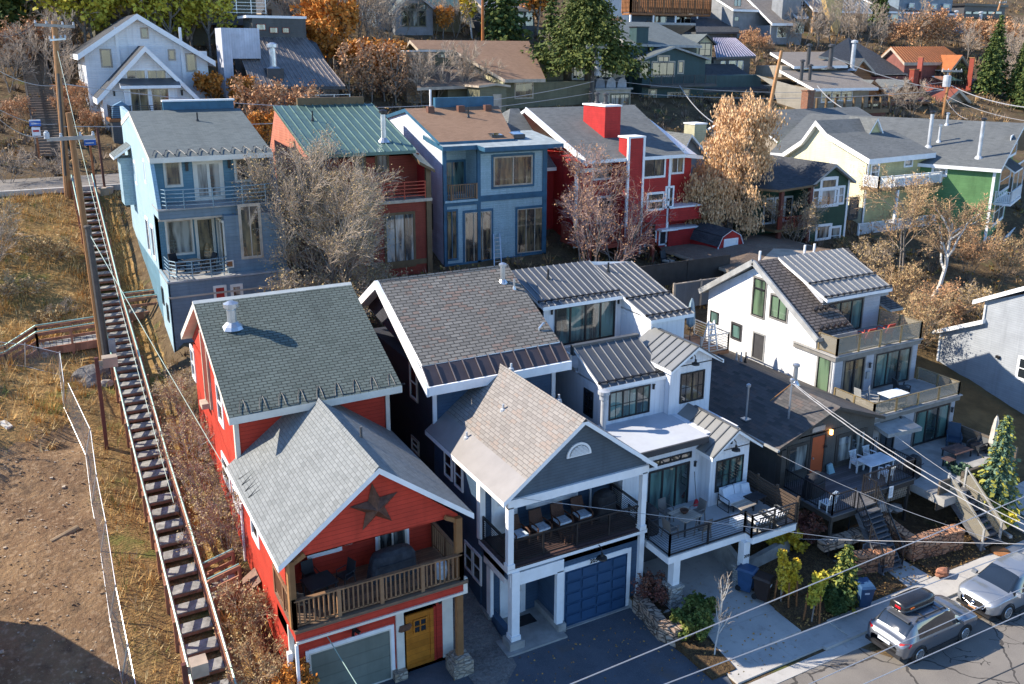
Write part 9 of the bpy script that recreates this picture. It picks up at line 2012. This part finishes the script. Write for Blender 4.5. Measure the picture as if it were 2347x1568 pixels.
far = [('bare', tree('hillside_tree', 'bare brown tree on the wooded hillside', (0, 0, -99), 8, 121, (7, 7, 7), 0, .2, 'dry', .6, .07, .0, .2, .6, .014, .3, 2, M.twig, M.bark, .2, .3, group=HB, rm=.022)),
       ('tan', tree('hillside_tree', 'tan bare bush with dry leaves on the wooded hillside', (0, 0, -99), 6, 122, (7, 6, 7), 2, .18, 'pink', .7, .05, .02, .26, .62, .012, .3, 4, M.twig_t, M.bark, .1, .5, group='dry bushes on the hillside', rm=.02)),
       ('pink', tree('aspen_tree', 'slender aspen with faded rust leaves above the lane', (0, 0, -99), 9, 123, (18, 7), 4, .19, 'pink', .6, .1, .0, .16, .36, .009, .4, 1, M.twig, M.bark, .15, group=HA, rm=.015)),
       ('orange', tree('autumn_tree', 'orange autumn tree on the hillside', (0, 0, -99), 7, 124, (10, 7, 5), 5, .24, 'orange', .6, .08, .0, .16, .5, .014, .5, 1, M.twig, M.bark, .25, group='orange trees on the hillside', rm=.02)),
       ('yellow', tree('autumn_tree', 'bright yellow aspen on the hillside', (0, 0, -99), 9, 125, (14, 7), 11, .25, 'yellow', .55, .1, .0, .12, .34, .012, .5, 1, M.twig, M.birch, .3, group='yellow aspens on the hillside', rm=.02)),
       ('lime', tree('leafy_tree', 'yellow green leafy tree above the white gabled house', (0, 0, -99), 10, 126, (10, 8, 5), 5, .28, 'lime', .65, .06, .02, .16, .52, .014, .6, 1, M.twig, M.bark, .25, group='yellow green trees above the white gabled house', rm=.02)),
       ('fir', conifer('dark conifer on the wooded hillside', (0, 0, -99), 10, 2.3, 127, 'fir', 26, 11, 16, 'firo', 'dark conifers on the hillside', .45))]
far = dict(far); used = set()
def plant(kind, k, x, y, h, label=None, dy=0):
 b = at(k, x, y + dy) if not isinstance(k, tuple) else V(k); o = far[kind]; base = {'bare': 8, 'tan': 6, 'pink': 9, 'orange': 7, 'yellow': 9, 'lime': 10, 'fir': 10}[kind]
 if kind in used: o = dup(o)
 used.add(kind); o.location = b; o.rotation_euler.z = rnd() * 6.28; o.scale = [h / base] * 3
 if label: o['label'] = label; o.pop('group', None)
 return o
for x, y in ((50, 700), (150, 690), (210, 700), (300, 690), (380, 720)): plant('pink', 2, x, y, ru(9, 12))
for x, y, h in ((2050, 330, 12), (2140, 250, 11), (2240, 330, 13), (2310, 240, 12), (2330, 380, 12)): plant('bare', 1, x, y, h)
for x, y, h in ((90, 420, 11), (170, 330, 12), (260, 300, 11), (300, 420, 9), (430, 250, 8), (640, 245, 7), (780, 260, 8)): plant('bare', 2, x, y, h)
for x, y in ((120, 620), (250, 640), (20, 560), (330, 600)): plant('orange', 2, x, y, ru(6, 9))
for x, y in ((2230, 560), (2300, 480), (2160, 420)): plant('orange', 1, x, y, ru(9, 12))
plant('orange', 1, 1480, 790, 6, 'orange brown bush right of the white gabled house'); plant('orange', 1, 1640, 790, 5.5, 'orange brown bush before the dark metal roofed house'); plant('orange', 1, 1800, 1090, 6, 'rust coloured tree between the blue and green roofs'); plant('tan', 1, 1830, 950, 7)
for x, z_ in ((470, 15), (560, 12.5), (660, 14), (880, 13.5), (1010, 15), (1120, 12.5), (1230, 14.5), (1340, 11), (1420, 12)):
 q = onY(105.5, 1, x, 250); plant('lime', (q.x, 105.5 + ru(-1.5, 1.5), G(0, 105.5) - .2), 0, 0, z_)
plant('yellow', 2, 900, 270, 12, 'tall bright yellow aspen left of the orange brown pole'); plant('orange', 2, 700, 270, 6.5, 'orange bush behind the tan brown roof'); plant('orange', 2, 1340, 250, 12, 'tall orange tree left of the big spruce'); plant('yellow', 2, 1370, 690, 5.5, 'yellow bush at the end of the tan brown roof')
conifer('mid green spruce behind the tan brown roof', at(2, 1120, 300), 15, 4.0, 131, 'fir', 28, 11, 22, 'firo', None, .6)
b = at(2, 1680, 690); conifer('very tall olive green spruce rising in the middle of the hillside', b, hgt(b, 2, 1650, -160), 8.0, 132, 'firo', 36, 15, 60, None, None, .42, .36)
b = at(2, 1440, 560); conifer('slimmer dark spruce left of the very tall one', b, 12, 2.6, 133, 'fir', 22, 9, 9, 'firo', None, .7)
for x, y, h in ((60, 360, 16), (160, 300, 14)): plant('fir', 1, x, y, h)
for x, y, h in ((1340, 190, 11), (2090, 660, 10), (2120, 640, 12), (2290, 700, 9), (2330, 760, 8)): plant('fir', 3, x, y, h)
plant('yellow', 3, 1570, 520, 4.5, 'small yellow tree before the copper roofed lodge')
for x, y, h in ((560, 740, 7), (650, 730, 8), (850, 720, 8), (960, 720, 7), (1480, 620, 8), (1530, 660, 7)): plant('bare', 2, x, y, h)
for x, y, h in ((830, 330, 9), (920, 345, 8), (1030, 335, 10), (1160, 335, 12), (1250, 345, 9), (700, 310, 5), (1350, 340, 7), (1560, 330, 10), (1950, 420, 8), (2250, 560, 10), (2320, 640, 11), (1450, 800, 6), (1580, 810, 6), (2200, 420, 9)): plant('bare', 3, x, y, h)
for x, y, h in ((1500, 320, 6), (1640, 330, 9), (1760, 335, 8), (2060, 350, 8), (2180, 380, 8), (2290, 330, 7), (450, 330, 4), (540, 370, 4)): plant('tan', 3, x, y, h)
for x, y, h in ((250, 330, 9), (300, 600, 8), (440, 560, 8), (110, 520, 6), (470, 700, 6), (60, 620, 6), (540, 420, 7), (2000, 20, 10), (2080, 60, 11), (500, 250, 9)): plant('bare', 1, x, y, h)
for x, y, h in ((40, 480, 6), (120, 850, 3), (500, 820, 3), (560, 760, 3.5), (640, 900, 2.5), (420, 420, 6)): plant('tan', 1, x, y, h)
foot = []
for o in scene.objects:
 if o.type == 'MESH' and o.name.split('.')[0] == 'wall':
  xs_, ys_ = [v.co.x for v in o.data.vertices], [v.co.y for v in o.data.vertices]; foot.append((min(xs_) - .4, max(xs_) + .4, min(ys_) - .4, max(ys_) + .4))
def free(x, y): return not any(a < x < b and c < y < d for a, b, c, d in foot)
def tuft(mb, p, h, n, w, spread, rg, mi):
 for _ in range(n):
  a = rg.random() * 6.283; d = V((math.cos(a), math.sin(a), 0)); q = p + d * rg.random() * spread * .4; e = q + d * spread * rg.random() * h + UP * h * rg.uniform(.5, 1.1); s = V((-d.y, d.x, 0)) * w
  i = len(mb.v); mb.v += [tuple(q - s), tuple(q + s), tuple(e)]; mb.f.append((i, i + 1, i + 2)); mb.m.append(mi)
rg = random.Random(5); gb_ = MB()
for _ in range(11000):
 x, y = rg.uniform(-15, 6.0), rg.uniform(24.5, 71)
 if 2.5 < x < 4.5 or (x < .85 and y < 46 + 1.2 * math.sin(x * 1.7)) or not free(x, y): continue
 c = math.sin(x * .8 + 2 * math.sin(y * .3)) * math.sin(y * .55)
 if rg.random() < .3 - .4 * c: continue
 tuft(gb_, V((x, y, ground_z(x, y) - .03)), rg.uniform(.18, .5) * (1.3 + .6 * c), 7, .022, .9, rg, 0 if rg.random() < .6 + .3 * c else (1 if rg.random() < .75 else 2))
stuff(tag(gb_.build('dry_grass', [leafm('dry tan grass', (.62, .39, .14), (.52, .29, .09)), leafm('pale straw grass', (.68, .52, .27), (.55, .40, .18)), leafm('green weeds', (.24, .25, .065), (.17, .18, .045))], uv=False), 'dry tan and rust grass covering the slope beside the stairs', 'grass'))
bb = MB()
for _ in range(7600):
 if rg.random() < .3: x, y = rg.uniform(6, 90), rg.uniform(36, 71)
 else: y = rg.uniform(78, 150); x = rg.uniform(-16 - y * .05, y * 1.55)
 if not free(x, y) or (43 < x < 47.5 and 47 < y < 53): continue
 h = rg.uniform(.4, 1.3) * (1 if y > 60 else .7)
 tuft(bb, V((x, y, ground_z(x, y) - .08)), h, 13, .03 + .0004 * y, .9, rg, rg.choice((0, 0, 1, 2, 2)))
 if rg.random() < .5:
  for _ in range(6): card(bb, V((x, y, ground_z(x, y) + h * .5)) + rdir(rg) * h * .5, .2, rg); bb.m[-1] = rg.choice((1, 3, 3))
stuff(tag(bb.build('hillside_brush', [leafm('brown brush', (.20, .145, .105), (.28, .21, .15)), leafm('tan brush', (.46, .30, .15), (.36, .23, .11)), leafm('dark brush', (.10, .075, .06), (.15, .115, .085)), leafm('rust brush leaves', (.36, .17, .05), (.20, .19, .06))], uv=False), 'brown brush and dry undergrowth covering the hillside between the houses', 'brush'))
lb = MB()
for _ in range(1500):
 k_ = rg.random() < .75; x, y = (rg.uniform(25.3, 40), rg.uniform(21.9, 24.5)) if k_ else (rg.uniform(9, 25), rg.uniform(20.9, 26)); card(lb, V((x, y, .16 + max(0, y - 21.9) * .13 + .02 if k_ else (.03 if x < 20.6 else .06 + max(0, y - 20.9) * .105))), rg.uniform(.05, .1), rg, 1.3, V((rg.gauss(0, 1), rg.gauss(0, 1), .1)).normalized())
stuff(tag(lb.build('fallen_leaves', leafm('fallen yellow leaves', (.42, .26, .08), (.30, .16, .06)), uv=False), 'fallen tan leaves scattered over the front mulch beds', 'leaves'))
C_, e1_, e2_ = V((-7.11, 36.91, 0)), V((-.91, .41, 0)), V((.485, -.874, 0))
nb = thing('house', 'house beyond the left edge whose roof shadow falls across the dirt lot', 'house', C_ + V((-4, 0, 0)))
pl = [C_, C_ + e1_ * 9, C_ + e1_ * 9 + V((-1, -6, 0)), C_ + e2_ * 7 + V((-9, -1, 0)), C_ + e2_ * 7]
MB().prism([p + V((0, 0, .2)) for p in pl], (0, 0, 6.4), 0).build('wall', M.redbrown, nb); MB().prism([p + V((0, 0, 6.6)) for p in pl], (0, 0, .25), 0).build('roof', M.roof_grey, nb)
pb = MB()
for _ in range(1400):
 x, y = rg.uniform(-6, .7), rg.uniform(26, 45.5); s_ = rg.uniform(.012, .035) * (1 if rg.random() < .95 else 2.2); q = V((x, y, ground_z(x, y)))
 pb.hexa([q + V((a * s_ * rg.uniform(.7, 1.3), b * s_ * rg.uniform(.7, 1.3), c * s_ * .7)) for c in (-.5, 1) for a, b in ((-1, -1), (1, -1), (1, 1), (-1, 1))], rg.choice((0, 0, 1)))
stuff(tag(pb.build('clods', [plain('soil clods', (.22, .15, .09), .95), plain('pale stones', (.42, .35, .26), .9)], uv=False), 'clods and small stones strewn over the bare dirt lot', 'clods'))
def loose_split(o):
 me = o.data; par = list(range(len(me.vertices)))
 def find(i):
  while par[i] != i: par[i] = par[par[i]]; i = par[i]
  return i
 for e in me.edges: par[find(e.vertices[0])] = find(e.vertices[1])
 comp = {}
 for p in me.polygons: comp.setdefault(find(p.vertices[0]), []).append(p.index)
 if not 1 < len(comp) < 24: return
 uvs = me.uv_layers.active.data if me.uv_layers else None; old = me
 for n, ids in enumerate(comp.values()):
  vm, vs, fs, mi, uv = {}, [], [], [], []
  for i in ids:
   p = old.polygons[i]; f = []
   for li, v in zip(p.loop_indices, p.vertices):
    if v not in vm: vm[v] = len(vs); vs.append(tuple(old.vertices[v].co))
    f.append(vm[v]); uv += list(uvs[li].uv) if uvs else []
   fs.append(f); mi.append(p.material_index)
  m2 = bpy.data.meshes.new(old.name); m2.from_pydata(vs, [], fs)
  for q in old.materials: m2.materials.append(q)
  m2.polygons.foreach_set('material_index', mi)
  if uvs: m2.uv_layers.new(name='UVMap').data.foreach_set('uv', uv)
  if n == 0: o.data = m2
  else: c = o.copy(); c.data = m2; COL.objects.link(c)
for o in list(scene.objects):
 if o.type == 'MESH' and o.name.split('.')[0] in ('trim', 'stone_pier', 'patio_wall', 'downpipe', 'foundation', 'sill', 'door_panel', 'retaining_wall', 'post', 'roof_bar', 'print_lines'): loose_split(o)
